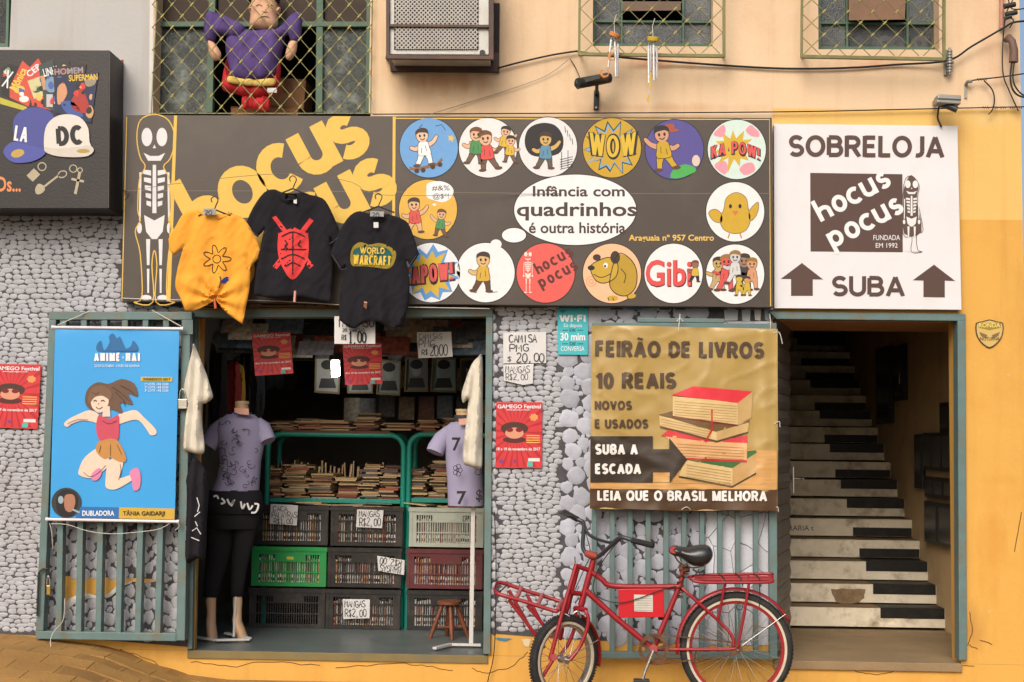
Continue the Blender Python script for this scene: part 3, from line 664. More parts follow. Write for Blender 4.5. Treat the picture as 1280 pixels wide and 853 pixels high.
# left window
wf = MB()
for (a, c, w_) in (((196, -60), (194, 142), 7), ((461.5, -60), (460, 142), 5), ((190, 32), (466, 32), 7), ((268, -60), (262.5, 142), 9), ((401, -60), (399.5, 142), 9)):
    wf.bar(W(*a, 0.15), W(*c, 0.15), w_ / 195, 0.05 + 0.004 * (w_ % 4))
win = wf.build('window', greenf, bld, bev=.003)
slab('pane', [(200, 36), (259, 36), (259, 142), (198, 142)], 0.155, 0.005, gl1, win)
slab('pane', [(405, 36), (459, 36), (458, 142), (403, 142)], 0.155, 0.005, gl1, win)
for a, c in ((200, 263), (273, 397), (406, 459)): slab('upper_pane', rect(a, -60, c, 28), 0.16, 0.01, brownp, win)
slab('window_jamb', [(188, -60), (193, -60), (191, 142), (186, 142)], -0.004, 0.02, mat('white_trim', (214, 212, 206)), bld)
slab('window_jamb', [(463.5, -60), (466.5, -60), (464, 142), (461, 142)], -0.004, 0.02, mat('cream_trim', (232, 206, 170)), bld)
# diamond lattices: every rod one object, the node clips joined
rodm = mat('olive_lattice_wire', (116, 118, 76), rough=.5, var=.2, dirt=.5, drgb=(160, 140, 70), ds=20, metal=.2)
clipm = mat('yellowed_clip', (168, 156, 84), rough=.6)
def lattice(par, x0, x1, y0, y1, hx, hy, ax, ay, Y, r=0.0028, clips=True):
    def clip_line(px, py, sgn):
        # line through (px,py) with slope sgn*hy/hx, clipped to the rectangle
        k = sgn * hy / hx; c = []
        for X_ in (x0, x1):
            yv = py + (X_ - px) * k
            if y0 <= yv <= y1: c.append((X_, yv))
        for Y_ in (y0, y1):
            xv = px + (Y_ - py) / k
            if x0 < xv < x1: c.append((xv, Y_))
        return c
    n = int((x1 - x0) / hx) + int((y1 - y0) / hy) + 8
    for sgn in (1, -1):
        for i in range(-n, n):
            c = clip_line(ax + 2 * hx * i, ay, sgn)
            if len(c) < 2: continue
            a, q = c[0], c[1]
            if math.hypot(a[0] - q[0], a[1] - q[1]) < 6: continue
            m_ = MB(); dy = 0.002 * sgn; m_.tube([W(a[0], a[1], Y + dy), W(q[0], q[1], Y + dy)], r, 5); m_.build('lattice_rod', rodm, par, smooth=True)
    if clips:
        m_ = MB()
        for i in range(-n, n):
            for j in range(-n, n):
                if (i + j) % 2: continue
                X_, Y_ = ax + hx * i, ay + hy * j
                if x0 + 3 < X_ < x1 - 3 and y0 + 3 < Y_ < y1 - 3:
                    k = hy / hx; m_.bar(W(X_ - 1.9, Y_ + 1.9 * k, Y - .003), W(X_ + 1.9, Y_ - 1.9 * k, Y - .003), 0.009, 0.006)
        m_.build('lattice_clips', clipm, par, kind='stuff')
g = wf = MB(); wf.bar(W(191, 142, -.05), W(466, 142, -.05), .006, .006); wf.bar(W(199, -50, -.05), W(189, 142, -.05), .006, .006); wf.bar(W(466, -50, -.05), W(463, 142, -.05), .006, .006)
gr = wf.build('window_grille', rodm, bld)
lattice(gr, 190, 465, -50, 142, 12.3, 14.2, 313.6, 91, -.055)
def smallwin(x0, x1, y1, mx1, mx2, hy, ga, hx_, hy_, anc, outer, depth=0.12):
    b = MB(); Y = depth
    for a, c, w_ in (((x0 + 1, -60), (x0 + 1, y1), 4), ((x1 - 1, -60), (x1 - 1, y1), 4), ((x0, y1 - 1), (x1, y1 - .5), 4), ((x0, hy), (x1, hy + 1), 3), ((mx1, -60), (mx1 + .5, y1), 3), ((mx2, -60), (mx2 + .5, y1), 3)):
        b.bar(W(*a, Y), W(*c, Y), w_ / 195, 0.03 + .003 * (w_ % 3) + 0.001 * (int(a[0]) % 2))
    wn = b.build('window', greenf, bld, bev=.002)
    cols = [(x0 + 3, mx1 - 1.5), (mx1 + 1.5, mx2 - 1.5), (mx2 + 1.5, x1 - 3)]
    for i, (a, c) in enumerate(cols):
        slab('pane', rect(a, hy + 1.5, c, y1 - 3), Y + .005, .004, gl2 if not (ga and i > 0) else gl2c, wn)
        if i != 1: slab('pane', rect(a, -60, c, hy - 1.5), Y + .005, .004, gl2, wn)
    o = outer; Yg = -0.16
    b = MB()
    for a, c, w_ in (((o[0] + 1, -60), (o[0], o[2]), 3), ((o[1], -60), (o[1], o[3]), 3.4), ((o[0] - 1, o[2] - 1), (o[1] + 1, o[3] - 1), 4.2)):
        b.bar(W(*a, Yg), W(*c, Yg), w_ / 195, w_ / 195 + .002 * (int(w_ * 10) % 3))
    for a in ((o[0] + 1, o[2] - 2), (o[1] - 1, o[3] - 2)): b.bar(W(*a, Yg), W(*a, 0) , .014, .014, up=(0, 0, 1))
    grl = b.build('window_grille', rodm, bld, bev=.002)
    lattice(grl, o[0] + 2, o[1] - 1, -50, o[2] - 2, hx_, hy_, anc[0], anc[1], Yg - .004)
    return wn
wn = smallwin(741, 891, 58, 776.5, 853.5, 27.5, False, 14.8, 14.9, (799.6, 25.8), (724, 905, 69, 71.5))
slab('tilt_pane', [(778, 2), (851, 2), (851, 13), (778, 14)], 0.05, .006, mat('tilt_glass', (110, 84, 66), rough=.4), wn)
wn = smallwin(1023, 1174, 62, 1058, 1133.5, 29.5, True, 15.2, 14.6, (1029.9, 43.4), (1002, 1180, 72, 75.5))
slab('tilt_pane', [(1061, -20), (1133, -20), (1131, 24.5), (1061, 25.5)], 0.05, .006, mat('tilt_glass2', (132, 98, 74), rough=.4), wn)
b = MB()
for a, c, w_ in (((12.5, -60), (10, 58), 4), ((-60, 57), (12, 58), 5)): b.bar(W(*a, .05), W(*c, .05), w_ / 195, .04 + .002 * (w_ % 2))
wn = b.build('window', greenf, bld, bev=.003)
slab('pane', [(-60, -60), (11, -60), (9, 55), (-60, 55)], 0.06, .005, gl3, wn)

# ================================================================ STAIRCASE
st = thing('staircase', (2.1, 1.49, 0), 'painted concrete staircase with worn white steps and black piano keys', 'staircase')
r0, t0_, d0 = 0.15, 0.227, 1.49
stepm = mat('worn_white_step', (234, 224, 202), rough=.7, var=.14, vs=8, bump=.25, dirt=.85, drgb=(128, 108, 80), ds=6, rnd=.06)
treadm = mat('brown_tread', (140, 116, 84), rough=.85, var=.2, vs=6, dirt=.5, drgb=(70, 56, 44))
keym = mat('black_key_paint', (26, 25, 24), rough=.5, var=.3, vs=20, dirt=.25, drgb=(80, 74, 62), ds=12)
x0s, x1s = xt0 - 0.28, X_SW - 0.003
upper = {1, 2, 3, 6, 7, 9, 11, 13, 16, 18}
for k in range(1, 21):
    zt = k * r0 + .011; y0_ = d0 + (k - 1) * t0_
    b = MB(); b.mi = 0; b.box(x0s, x1s, y0_, y0_ + t0_ + .02, max(0.002, zt - r0 + .012), zt - .002)
    b.mi = 1; b.poly([(x0s, y0_ + .012, zt), (x1s, y0_ + .012, zt), (x1s, y0_ + t0_ + .02, zt), (x0s, y0_ + t0_ + .02, zt)])
    s_ = b.build('step', [stepm, treadm], st)
    zz0, zz1 = (zt - r0 * .49, zt - .004) if k in upper else (zt - r0 + .014, zt - r0 * .45)
    b = MB(); b.box(2.415, x1s - .004, y0_ - .003, y0_ + .004, zz0, zz1)
    if k in upper: b.box(2.416, x1s - .005, y0_ - .001, y0_ + t0_, zt - .004, zt + .003)
    b.build('black_key', keym, s_)
    if k == 2: slab('broken_plaster', jag([(1039, 737), (1060, 736), (1082, 737), (1080, 748), (1072, 754), (1058, 755), (1046, 753), (1041, 745), (1039, 737)], .9, 3, seed=31), y0_ - .004, .003, mat('bare_plaster', (136, 112, 84), var=.3, vs=20, bump=.6), s_)
    if k == 5: text('painted_lettering', [('RARIA t', 986, 657, 1017, 663.5)], y0_ - .004, ink((50, 44, 40)), s_)
# ================================================================ SIGNS
vinyl = mat('dark_brown_vinyl', (70, 61, 55), rough=0.42, var=0.07, vs=4, bump=0.05, bs=300, dirt=0.25, drgb=(104, 92, 82), ds=2.2, spec=0.4)
GOLD, WHT, BRN, BLK = (226, 186, 82), (232, 233, 236), (84, 62, 56), (30, 28, 30)
black_box = mat('black_box_vinyl', (34, 31, 33), rough=0.45, var=0.2, vs=5, dirt=.2, drgb=(70, 60, 60))
HAIRS = [(60, 44, 36), (110, 70, 40), (36, 32, 32), (150, 110, 50)]
def person(par, cx, top, h, body, skin=(200, 160, 120), legs=None, Y=0, lean=0, arms=True):   # plain cartoon child, no likeness
    legs = legs or body; T_ = lambda poly: rotp(poly, cx, top + h, lean); sd_ = int(cx * 3 + top) % 4; hx = HAIRS[sd_]
    rgp = random.Random(int(cx * 31 + top)); fl = 1 if rgp.random() < .5 else -1
    X = lambda x: cx + x * h * fl
    Yv = lambda y: top + y * h
    head = ell(cx, top + h * .18, h * .155, h * .175, 20)
    arm1 = smoothp([(X(-.10), Yv(.40)), (X(-.24), Yv(.34)), (X(-.36), Yv(.22)), (X(-.41), Yv(.26)), (X(-.30), Yv(.42)), (X(-.12), Yv(.50))], 3)
    arm2 = smoothp([(X(.10), Yv(.40)), (X(.22), Yv(.46)), (X(.33), Yv(.42)), (X(.37), Yv(.48)), (X(.24), Yv(.56)), (X(.11), Yv(.52))], 3)
    bodyp = smoothp([(X(-.10), Yv(.35)), (X(.10), Yv(.35)), (X(.15), Yv(.52)), (X(.16), Yv(.68)), (X(0), Yv(.71)), (X(-.16), Yv(.68)), (X(-.14), Yv(.5))], 3)
    l1 = smoothp([(X(-.15), Yv(.66)), (X(-.01), Yv(.68)), (X(-.06), Yv(.82)), (X(-.08), Yv(.94)), (X(-.17), Yv(.94)), (X(-.17), Yv(.8))], 3)
    l2 = smoothp([(X(.01), Yv(.68)), (X(.15), Yv(.66)), (X(.20), Yv(.78)), (X(.26), Yv(.90)), (X(.18), Yv(.95)), (X(.09), Yv(.82))], 3)
    s1, s2 = ell(X(-.15), Yv(.965), h * .10, h * .04, 14), ell(X(.25), Yv(.95), h * .10, h * .045, 14)
    allp = [arm1, arm2, l1, l2, bodyp, head]
    lines('ink_outline', [T_(p) for p in (allp if arms else allp[1:])], max(.7, h * .028), Y - .0001, ink(BLK), par, closed=True)
    decal('limbs', [T_(p) for p in ([arm1, arm2] if arms else [arm2])], Y - .0004, ink(skin), par)
    decal('trousers', [T_(l1), T_(l2)], Y - .0005, ink(legs), par); decal('clothing', [T_(bodyp)], Y - .0009, ink(body), par); decal('shoes', [T_(s1), T_(s2)], Y - .0008, ink((90, 60, 44)), par)
    decal('face', [T_(head)], Y - .0013, ink(skin), par)
    decal('hair', [T_(smoothp([(X(-.17), Yv(.16)), (X(-.15), Yv(.02)), (X(0), Yv(-.03)), (X(.15), Yv(.03)), (X(.17), Yv(.14)), (X(.08), Yv(.09)), (X(-.04), Yv(.10)), (X(-.12), Yv(.12))], 3))], Y - .0017, ink(hx), par)
    if h > 30:
        decal('eyes', [T_(ell(X(-.06), Yv(.18), h * .028, h * .04, 10)), T_(ell(X(.06), Yv(.18), h * .028, h * .04, 10))], Y - .0018, ink(BLK), par)
        lines('smile', [T_(smoothp([(X(-.06), Yv(.255)), (X(0), Yv(.29)), (X(.06), Yv(.255))], 3, False))], max(.6, h * .022), Y - .0018, ink(BLK), par)
        lines('creases', [T_([(X(-.05), Yv(.45)), (X(-.06), Yv(.6))]), T_([(X(.06), Yv(.5)), (X(.08), Yv(.64))])], max(.4, h * .014), Y - .0012, ink((60, 44, 40)), par)
def skeleton(par, cx, top, w_, h, Y, white, line=None, lw=1.0):      # plain anatomical-chart skeleton
    m = ink(white); S = lambda x, y: (cx + x * w_, top + y * h)
    D = lambda nm, polys: decal(nm, [[S(*p) for p in q] for q in polys], Y, m, par)
    e = lambda x, y, a, b_, n=18: [(x + a * math.cos(2 * math.pi * i / n), y + b_ * math.sin(2 * math.pi * i / n)) for i in range(n)]
    if line: 
        o = [(-.34, .02), (0, -.012), (.34, .02), (.5, .12), (.38, .225), (.22, .27), (.36, .34), (.40, .5), (.34, .56), (.46, .62), (.34, .74), (.30, .97), (.5, 1.0), (.04, 1.0), (.06, .8), (0, .72), (-.06, .8), (-.04, 1.0), (-.5, 1.0), (-.3, .97), (-.34, .74), (-.46, .62), (-.34, .56), (-.40, .5), (-.36, .34), (-.22, .27), (-.34, .22), (-.42, .12)]
        lines('outline', [smoothp([S(*p) for p in o], 4)], lw, Y - .0003, ink(line), par, closed=True)
    D('skull', [e(-.18, .11, .13, .05), e(.18, .11, .13, .05), [(-.04, .17), (.04, .17), (0, .15)], [(-.26, .195), (-.1, .212), (.1, .212), (.26, .195), (.15, .238), (-.15, .238)]])
    D('ribs', [[(-.04, .26), (.04, .26), (.05, .52), (-.05, .52)]] + [[(-s * .08, .29 + .042 * k), (-s * .27 + s * .02 * k, .285 + .042 * k), (-s * .27 + s * .02 * k, .308 + .042 * k), (-s * .08, .318 + .042 * k)] for s in (1, -1) for k in range(5)])
    D('pelvis', [[(-.25, .53), (0, .56), (.25, .53), (.2, .62), (.06, .66), (-.06, .66), (-.2, .62)]])
    D('leg_bones', [[(-.2, .66), (-.1, .66), (-.12, .8), (-.18, .8)], [(.1, .66), (.2, .66), (.18, .8), (.12, .8)], [(-.18, .82), (-.12, .82), (-.13, .95), (-.17, .95)], [(.12, .82), (.18, .82), (.17, .95), (.13, .95)], e(-.2, .975, .13, .014), e(.2, .975, .13, .014)])
    D('arm_bones', [[(-.36, .3), (-.31, .3), (-.33, .56), (-.37, .56)], [(.31, .3), (.36, .3), (.37, .56), (.33, .56)], e(-.36, .6, .06, .03), e(.36, .6, .06, .03)])

# ---- main sign
YS = -0.13
p0 = W(560, 380, YS)
ms = thing('shop_sign', p0, 'very wide dark brown shop sign with gold lettering and two rows of round pictures', 'sign')
slab('sign_panel', [(157, 144), (965, 147.5), (966.5, 384.5), (150.5, 377)], YS, 0.124, vinyl, ms, bev=.002)
goldm = ink(GOLD)
D_ = YS - 0.0015
slab('gold_bar', [(217.5, 144.5), (221.5, 144.5), (213, 377), (208.5, 377)], D_, .001, goldm, ms)
slab('gold_bar', [(491, 146), (494.6, 146), (493, 380.5), (489.5, 380.5)], D_, .001, goldm, ms)
lines('gold_border', [[(494.5, 148.2), (961.8, 149.6), (963.2, 382.8)], [(158.4, 146), (152.4, 376.4)]], 1.2, D_, goldm, ms)
lines('panel_seam', [[(154, 238.5), (365, 239), (700, 242.2), (964, 242.2)]], 1.0, YS - .0006, ink((112, 100, 88)), ms)
skeleton(ms, 193, 146, 52, 232, D_, (222, 222, 224), GOLD, 1.4)
b = MB()
for ch, cx, cy, w_, h_ in (('h', 252, 258, 46, 86), ('o', 303, 240, 54, 62), ('c', 348, 212, 48, 60), ('u', 393, 188, 46, 58), ('s', 434, 169, 42, 58), ('p', 296, 345, 50, 86), ('o', 344, 303, 54, 62), ('c', 387, 273, 48, 60), ('u', 428, 249, 46, 58), ('s', 468, 228, 42, 58)):
    lo, hi = {'h': (0, 1.3), 'p': (-.42, .7)}.get(ch, (0, .7))
    w_ *= 1.12; h_ *= 1.08
    bold_into(b, ch, cx - w_ / 2, cy - h_ / 2, cx + w_ / 2, cy + h_ / 2, D_ - .0003, .30 * 60 / h_, -28, lo=lo, hi=hi)
zc = W(440, 145.6, D_).z; b.v = [(v[0], v[1], min(v[2], zc)) for v in b.v]
b.build('gold_lettering', goldm, ms)
def disc(cx, cy, fill, r=36.3, nm='picture_disc'):
    decal('disc_rim', [ell(cx, cy, r + 1, r + 1.8, 48)], D_, ink(BLK), ms)
    return decal(nm, [ell(cx, cy, r, r + .8, 48)], D_ - .0004, ink(fill), ms)
def clipc(poly, cx, cy, r):      # keep a print inside its disc
    o = []
    for x, y in poly:
        d = math.hypot(x - cx, y - cy); o.append((x, y) if d <= r else (cx + (x - cx) * r / d, cy + (y - cy) * r / d))
    return o
DD = D_ - .0008
# blue disc: a skateboard
d = disc(536, 185, (104, 160, 216)); 
decal('board', [rotp([(512, 203), (518, 207), (546, 207), (554, 202), (554, 206), (546, 211), (518, 211), (511, 207)], 533, 206, -14)], DD, ink((138, 96, 60)), d)
decal('wheel', [ell(521, 214, 3), ell(529, 213, 3), ell(541, 209, 3), ell(550, 206, 3)], DD - .0003, ink((60, 44, 34)), d)
person(d, 533, 161, 47, (236, 236, 238), (226, 190, 160), (236, 236, 238), DD - .0008, -8)
lines('motion_lines', [[(544, 158), (552, 156), (557, 163)], [(524, 160), (528, 156)]], .8, DD - .0003, ink(BLK), d)
decal('spark', [burst(564, 173, 2.5, 5, 5, 0)], DD - .0003, goldm, d)
# white disc: four children pictograms
d = disc(610, 185, (226, 226, 226))
for cx, tp, h_, bo, le in ((595, 160, 46, (70, 140, 80), 0), (628, 158, 36, (214, 176, 60), 8), (636, 170, 34, (214, 176, 60), 5), (611, 164, 50, (214, 76, 72), -6)): person(d, cx, tp, h_, bo, (222, 176, 140), (110, 84, 70), DD, le)
# grey and white disc
d = disc(685, 184, (222, 222, 224))
decal('dark_cloud', [smoothp([(656, 180), (660, 162), (676, 154), (694, 157), (704, 172), (701, 190), (684, 196), (664, 194)], 4)], DD, ink(BLK), d)
person(d, 682, 166, 46, (90, 140, 170), (206, 168, 96), (90, 80, 70), DD - .0004)
lines('hatching', [[(706 + i * 3, 158 + i * 5), (707 + i * 3, 166 + i * 5)] for i in range(4)] + [[(700, 200 + i * 3), (716, 196 + i * 3)] for i in range(5)] + [[(702, 190), (702, 212)], [(710, 188), (710, 210)]], .8, DD - .0003, ink(BLK), d)
# WOW
d = disc(765, 185, (196, 158, 38))
decal('burst_edge', [clipc(burst(765, 186, 22, 35, 13, .2, seed=3), 765, 185, 36)], DD, ink((34, 40, 44)), d)
decal('burst_blue', [burst(765, 186, 20, 32, 13, .2, seed=3)], DD - .0003, ink((120, 170, 210)), d)
decal('burst', [burst(765, 186, 18, 28, 13, .2, seed=3)], DD - .0006, ink((196, 158, 38)), d)
arc = lambda cx, k: (lambda x, y: (x, y + k * ((x - cx) / 30) ** 2))
b = MB(); bold_into(b, 'WOW', 735, 167, 798, 200, DD - .0009, .24, gap=.0, warp=arc(765, -4)); b.build('lettering_shadow', ink(BLK), d)
b = MB(); bold_into(b, 'WOW', 737, 169, 795, 197, DD - .0018, .15, gap=.07, warp=arc(765, -4)); b.build('lettering', ink((214, 180, 50)), d)
# violet disc: cowboy pictogram
d = disc(843, 187, (84, 76, 148))
person(d, 832, 158, 56, (196, 160, 30), (204, 150, 120), (196, 160, 30), DD, -6)
decal('hat', [ell(837, 163, 12, 2.4), [(830, 162), (832, 155), (842, 155), (844, 162)]], DD - .0008, ink((164, 80, 60)), d)
decal('green_coat', [smoothp([(838, 222), (842, 212), (854, 206), (866, 208), (870, 214), (858, 220), (848, 223)], 4)], DD - .0005, ink((70, 170, 80)), d)
decal('gloved_hand', [ell(870, 201, 5, 7)], DD - .0008, ink((214, 196, 180)), d)
# KA-POW
d = disc(921, 187, (206, 226, 218))
decal('pink_smoke', [smoothp(clipc([(cx + 9 * math.cos(a * 1.05) * (1 + .2 * (a % 2)), cy + 8 * math.sin(a * 1.05) * (1 + .2 * (a % 2))) for a in range(6)], 921, 187, 35), 4) for cx, cy in ((898, 163), (943, 163), (901, 210), (935, 212))], DD, ink((232, 150, 164)), d)
decal('burst', [burst(917, 186, 14, 27, 11, .1, seed=8)], DD - .0003, ink((206, 172, 50)), d)
b = MB(); bold_into(b, 'KA-POW!', 888, 179.5, 951, 198, DD - .0006, .26, gap=.0, warp=lambda x, y: (x, y + 7 * ((x - 917) / 30) ** 2 - 3)); b.build('lettering_shadow', ink(BLK), d)
b = MB(); bold_into(b, 'KA-POW!', 889, 180.5, 949.5, 196, DD - .0015, .17, gap=.08, warp=lambda x, y: (x, y + 7 * ((x - 917) / 30) ** 2 - 3.5)); b.build('lettering', ink((214, 84, 84)), d)
# orange disc with a swearing cloud
d = disc(535, 262, (222, 176, 70))
decal('thought_cloud', [smoothp([(533, 238), (534, 230), (543, 227), (552, 227), (562, 231), (567, 239), (563, 248), (554, 253), (544, 251), (534, 247)], 4), ell(543, 256, 2.4, 1.6)], DD, ink(WHT), d)
text('symbols', [('@$*!', 541, 242, 561, 250), ('#&%', 540, 232, 562, 239)], DD - .0004, ink((60, 50, 60)), d)
person(d, 520, 248, 44, (214, 80, 74), (220, 172, 130), (220, 172, 130), DD - .0005, -4)
person(d, 549, 262, 34, (72, 140, 84), (220, 172, 130), (110, 74, 56), DD - .0005, 6)
# big speech ellipse
decal('disc_rim', [ell(719, 262.5, 77.3, 45, 72)], D_, ink(BLK), ms)
d = decal('speech_bubble', [ell(719, 262.5, 76.2, 44, 72)], D_ - .0004, ink(WHT), ms)
dkb = ink((70, 56, 50))
text('lettering', [('Infância com', 666, 232.5, 781, 246, 0, .025), ('quadrinhos', 646, 253, 796, 276, 0, .025), ('é outra história', 661, 278, 782, 292, 0, .025)], DD, dkb, d)
decal('disc_rim', [ell(642.5, 294.3, 16, 10)], D_, ink(BLK), ms); decal('small_bubble', [ell(642.5, 294.3, 15, 9)], D_ - .0004, ink(WHT), ms)
text('address_lettering', [('Araguaia nº 957 Centro', 786, 293.5, 892.5, 303.5, 0, .02)], D_, ink((232, 190, 90)), ms)
# white disc: a yellow lightning bolt
d = disc(919, 265, (228, 229, 230))          # a plain yellow chick
body_ = smoothp([(905, 262), (908, 248), (920, 241), (932, 247), (935, 260), (938, 274), (932, 288), (918, 292), (905, 287), (900, 275)], 4); wing_ = smoothp([(902, 268), (894, 262), (886, 266), (892, 276), (902, 278)], 4); wing2_ = smoothp([(936, 266), (943, 256), (948, 254), (946, 268), (938, 276)], 4)
lines('ink_outline', [body_, wing_, wing2_], 1.2, DD - .0001, ink(BLK), d, closed=True)
for q_ in (wing_, wing2_, body_): decal('chick_shape', [q_], DD - .0004, ink((200, 162, 44)), d)
decal('eye', [ell(913, 258, 2, 2.8, 12), ell(925, 258, 2, 2.8, 12)], DD - .0008, ink(BLK), d); decal('beak', [[(915, 264), (923, 264), (919, 270)]], DD - .0008, ink((214, 110, 50)), d)
lines('foot', [[(912, 292), (910, 298)], [(925, 292), (927, 298)]], 1.6, DD - .0004, ink((190, 120, 40)), d)
# KAPOW (left part behind the black shirt)
d = disc(539, 341, (226, 228, 232))
decal('burst_blue', [clipc(burst(536, 342, 26, 40, 12, .15, seed=5), 539, 341, 36)], DD, ink((90, 150, 210)), d)
decal('burst', [burst(536, 342, 19, 31, 12, .15, seed=5)], DD - .0003, ink((206, 172, 50)), d)
b = MB(); bold_into(b, 'KAPOW!', 502, 329, 569, 357, DD - .0006, .26, -3, gap=.0, warp=lambda x, y: (x, y + (x - 540) * -.05)); b.build('lettering_shadow', ink((60, 24, 24)), d)
b = MB(); bold_into(b, 'KAPOW!', 504, 331, 566, 353, DD - .0015, .17, -3, gap=.07, warp=lambda x, y: (x, y + (x - 540) * -.05)); b.build('lettering', ink((214, 84, 84)), d)
# white disc with small bump
d = disc(607, 341, (230, 231, 233)); decal('bump', [ell(620, 305.5, 7, 6)], DD, ink((230, 231, 233)), d)
person(d, 604, 316, 50, (206, 166, 56), (214, 176, 116), (90, 60, 40), DD - .0004, 0, False)
lines('ground_line', [[(588, 365), (596, 366)], [(612, 366), (622, 365)]], .8, DD - .0003, ink(BLK), d)
# red disc with the shop name
d = disc(682, 341.5, (222, 92, 84)); skeleton(d, 660, 312, 15, 55, DD, (236, 220, 210))
for word, base in (('hocus', (673, 337)), ('pocus', (679, 354))):
    b = MB()
    for i, ch in enumerate(word):
        cx, cy = base[0] + 9.6 * i, base[1] - 5.2 * i; h_ = 11.5; lo, hi = (0, .7)
        if ch == 'h': h_, lo, hi, cy = 16, 0, 1.3, cy - 2
        if ch == 'p': h_, lo, hi, cy = 16, -.42, .7, cy + 2
        bold_into(b, ch, cx - 4.4, cy - h_ / 2, cx + 4.4, cy + h_ / 2, DD, .27 * 11.5 / h_, -29, lo=lo, hi=hi)
    b.build('lettering', ink((92, 40, 40)), d)
# peach disc: ochre dog shape
d = disc(765, 342, (236, 186, 146))
decal('dog_body', [smoothp([(772, 318), (788, 324), (796, 340), (794, 360), (782, 370), (768, 366), (760, 350), (764, 330)], 4)], DD, ink((180, 146, 40)), d)
decal('dog_head', [smoothp([(738, 334), (748, 326), (762, 322), (772, 330), (770, 346), (756, 354), (744, 350)], 4)], DD - .0003, ink((196, 160, 48)), d)
decal('dog_ear', [ell(769, 322, 6, 8), ell(746, 322, 5, 4)], DD - .0006, ink((60, 44, 34)), d)
decal('dog_paw', [ell(766, 373, 7, 3.4), ell(788, 370, 7, 3.4)], DD - .0006, ink((196, 160, 48)), d)
lines('ink_outline', [smoothp([(738, 334), (748, 326), (762, 322), (772, 330), (770, 346), (756, 354), (744, 350)], 4), smoothp([(772, 318), (788, 324), (796, 340), (794, 360), (782, 370), (768, 366), (762, 352)], 4)], 1.1, DD - .0007, ink(BLK), d, closed=True)
decal('dog_nose', [ell(739, 335, 4.5, 3.2, 14)], DD - .0009, ink(BLK), d); decal('dog_eye', [ell(757, 332, 2.8, 3.6, 12)], DD - .0009, ink((236, 234, 226)), d); decal('dog_pupil', [ell(756.4, 333, 1.3, 1.8, 10)], DD - .0012, ink(BLK), d)
lines('dog_lines', [smoothp([(742, 343), (752, 347), (764, 342)], 4, False), smoothp([(776, 336), (782, 344), (780, 354)], 4, False), [(760, 372), (761, 376)], [(766, 372), (767, 376)], [(784, 369), (785, 373)]], 1.0, DD - .0009, ink(BLK), d)
lines('rings', [[(x, y) for x, y in ell(739, 352, 6)], [(x, y) for x, y in ell(739, 352, 2.6)]], .7, DD - .0001, ink((226, 120, 90)), d, closed=True)
# Gibi
d = disc(842, 342, (230, 230, 232))
text('lettering_shadow', [('Gibi', 807, 325, 865.5, 359.5, 0, .07)], DD, ink((80, 24, 24)), d); text('lettering', [('Gibi', 807, 325, 864, 358, 0, .05)], DD - .0004, ink((216, 76, 76)), d)
person(d, 869, 326, 27, (206, 172, 60), (140, 100, 80), BLK, DD - .0012, 0, False)
# last disc: a row of people
d = disc(919, 343, (228, 229, 230))
for i, (cx, tp, h_, bo, sk) in enumerate(((898, 322, 42, (190, 160, 110), (190, 160, 90)), (908, 319, 46, (214, 80, 76), (214, 80, 76)), (930, 318, 46, (60, 56, 60), (150, 120, 100)), (940, 323, 40, (206, 150, 110), (206, 150, 110)), (919, 314, 42, (206, 206, 206), (196, 196, 200)), (924, 344, 26, (200, 170, 50), (200, 170, 50)), (934, 346, 24, (200, 170, 50), (200, 150, 80)))): person(d, cx, tp, h_, bo, sk, None, DD - .0005 * i, 0, False)

# ---- upstairs sign
wb = mat('white_sign_sheet', (224, 224, 228), rough=.4, var=.03, vs=3, bump=.03, dirt=.3, drgb=(206, 200, 190), ds=4)
YB = -0.06
sb = thing('direction_sign', W(1085, 386, YB), 'square white sign with brown lettering and two up arrows above the stair doorway', 'sign')
slab('sign_panel', [(967.5, 155), (1197, 157.5), (1202, 387.5), (968, 385.5)], YB, .055, wb, sb, bev=.002)
bm = ink(BRN); YD = YB - .0015
bold('lettering', [('SOBRELOJA', 985.5, 169.5, 1181, 197, .2, .4)], YD, bm, sb); bold('lettering', [('SUBA', 1039.5, 345, 1131.5, 371, .2, .2)], YD, bm, sb)
decal('arrow', [[(1002.5, 329), (1029, 349.6), (1016, 349.4), (1016, 370), (988.8, 370), (988.8, 349), (976, 348.8)]], YD, bm, sb)
decal('arrow', [[(1167.5, 331), (1194, 351.4), (1181, 351), (1181, 372), (1154.3, 371.6), (1154.3, 351), (1141, 350.6)]], YD, bm, sb)
d = decal('logo_square', [[(1012.8, 216.3), (1128, 218), (1128.5, 315.5), (1013.2, 314.5)]], YD, bm, sb)
wm = ink((232, 232, 234))
for word, base in (('hocus', (1031, 264)), ('pocus', (1047, 297))):
    b = MB()
    for i, ch in enumerate(word):
        cx, cy = base[0] + 18.2 * i, base[1] - 9.6 * i; w_, h_ = (19, 22)
        lo, hi = (0, .7)
        if ch == 'h': h_, lo, hi, cx, cy = 30, 0, 1.3, cx - 3, cy - 3
        if ch == 'p': h_, lo, hi, cx, cy = 30, -.42, .7, cx - 0, cy + 5
        if ch == 's': w_ = 15.5
        bold_into(b, ch, cx - w_ / 2, cy - h_ / 2, cx + w_ / 2, cy + h_ / 2, YD - .001, .26 * 21 / h_, -28, lo=lo, hi=hi)
    b.build('logo_lettering', wm, d)
text('logo_lettering', [('FUNDADA', 1091.7, 294, 1125, 300.4), ('EM 1992', 1094.7, 304, 1122, 310)], YD - .001, wm, d)
decal('figure_backing', [smoothp([(1131, 232), (1139, 219), (1148, 232), (1146, 250), (1152, 290), (1130, 292), (1129, 250)], 3)], YD - .0002, ink((90, 70, 62)), sb)
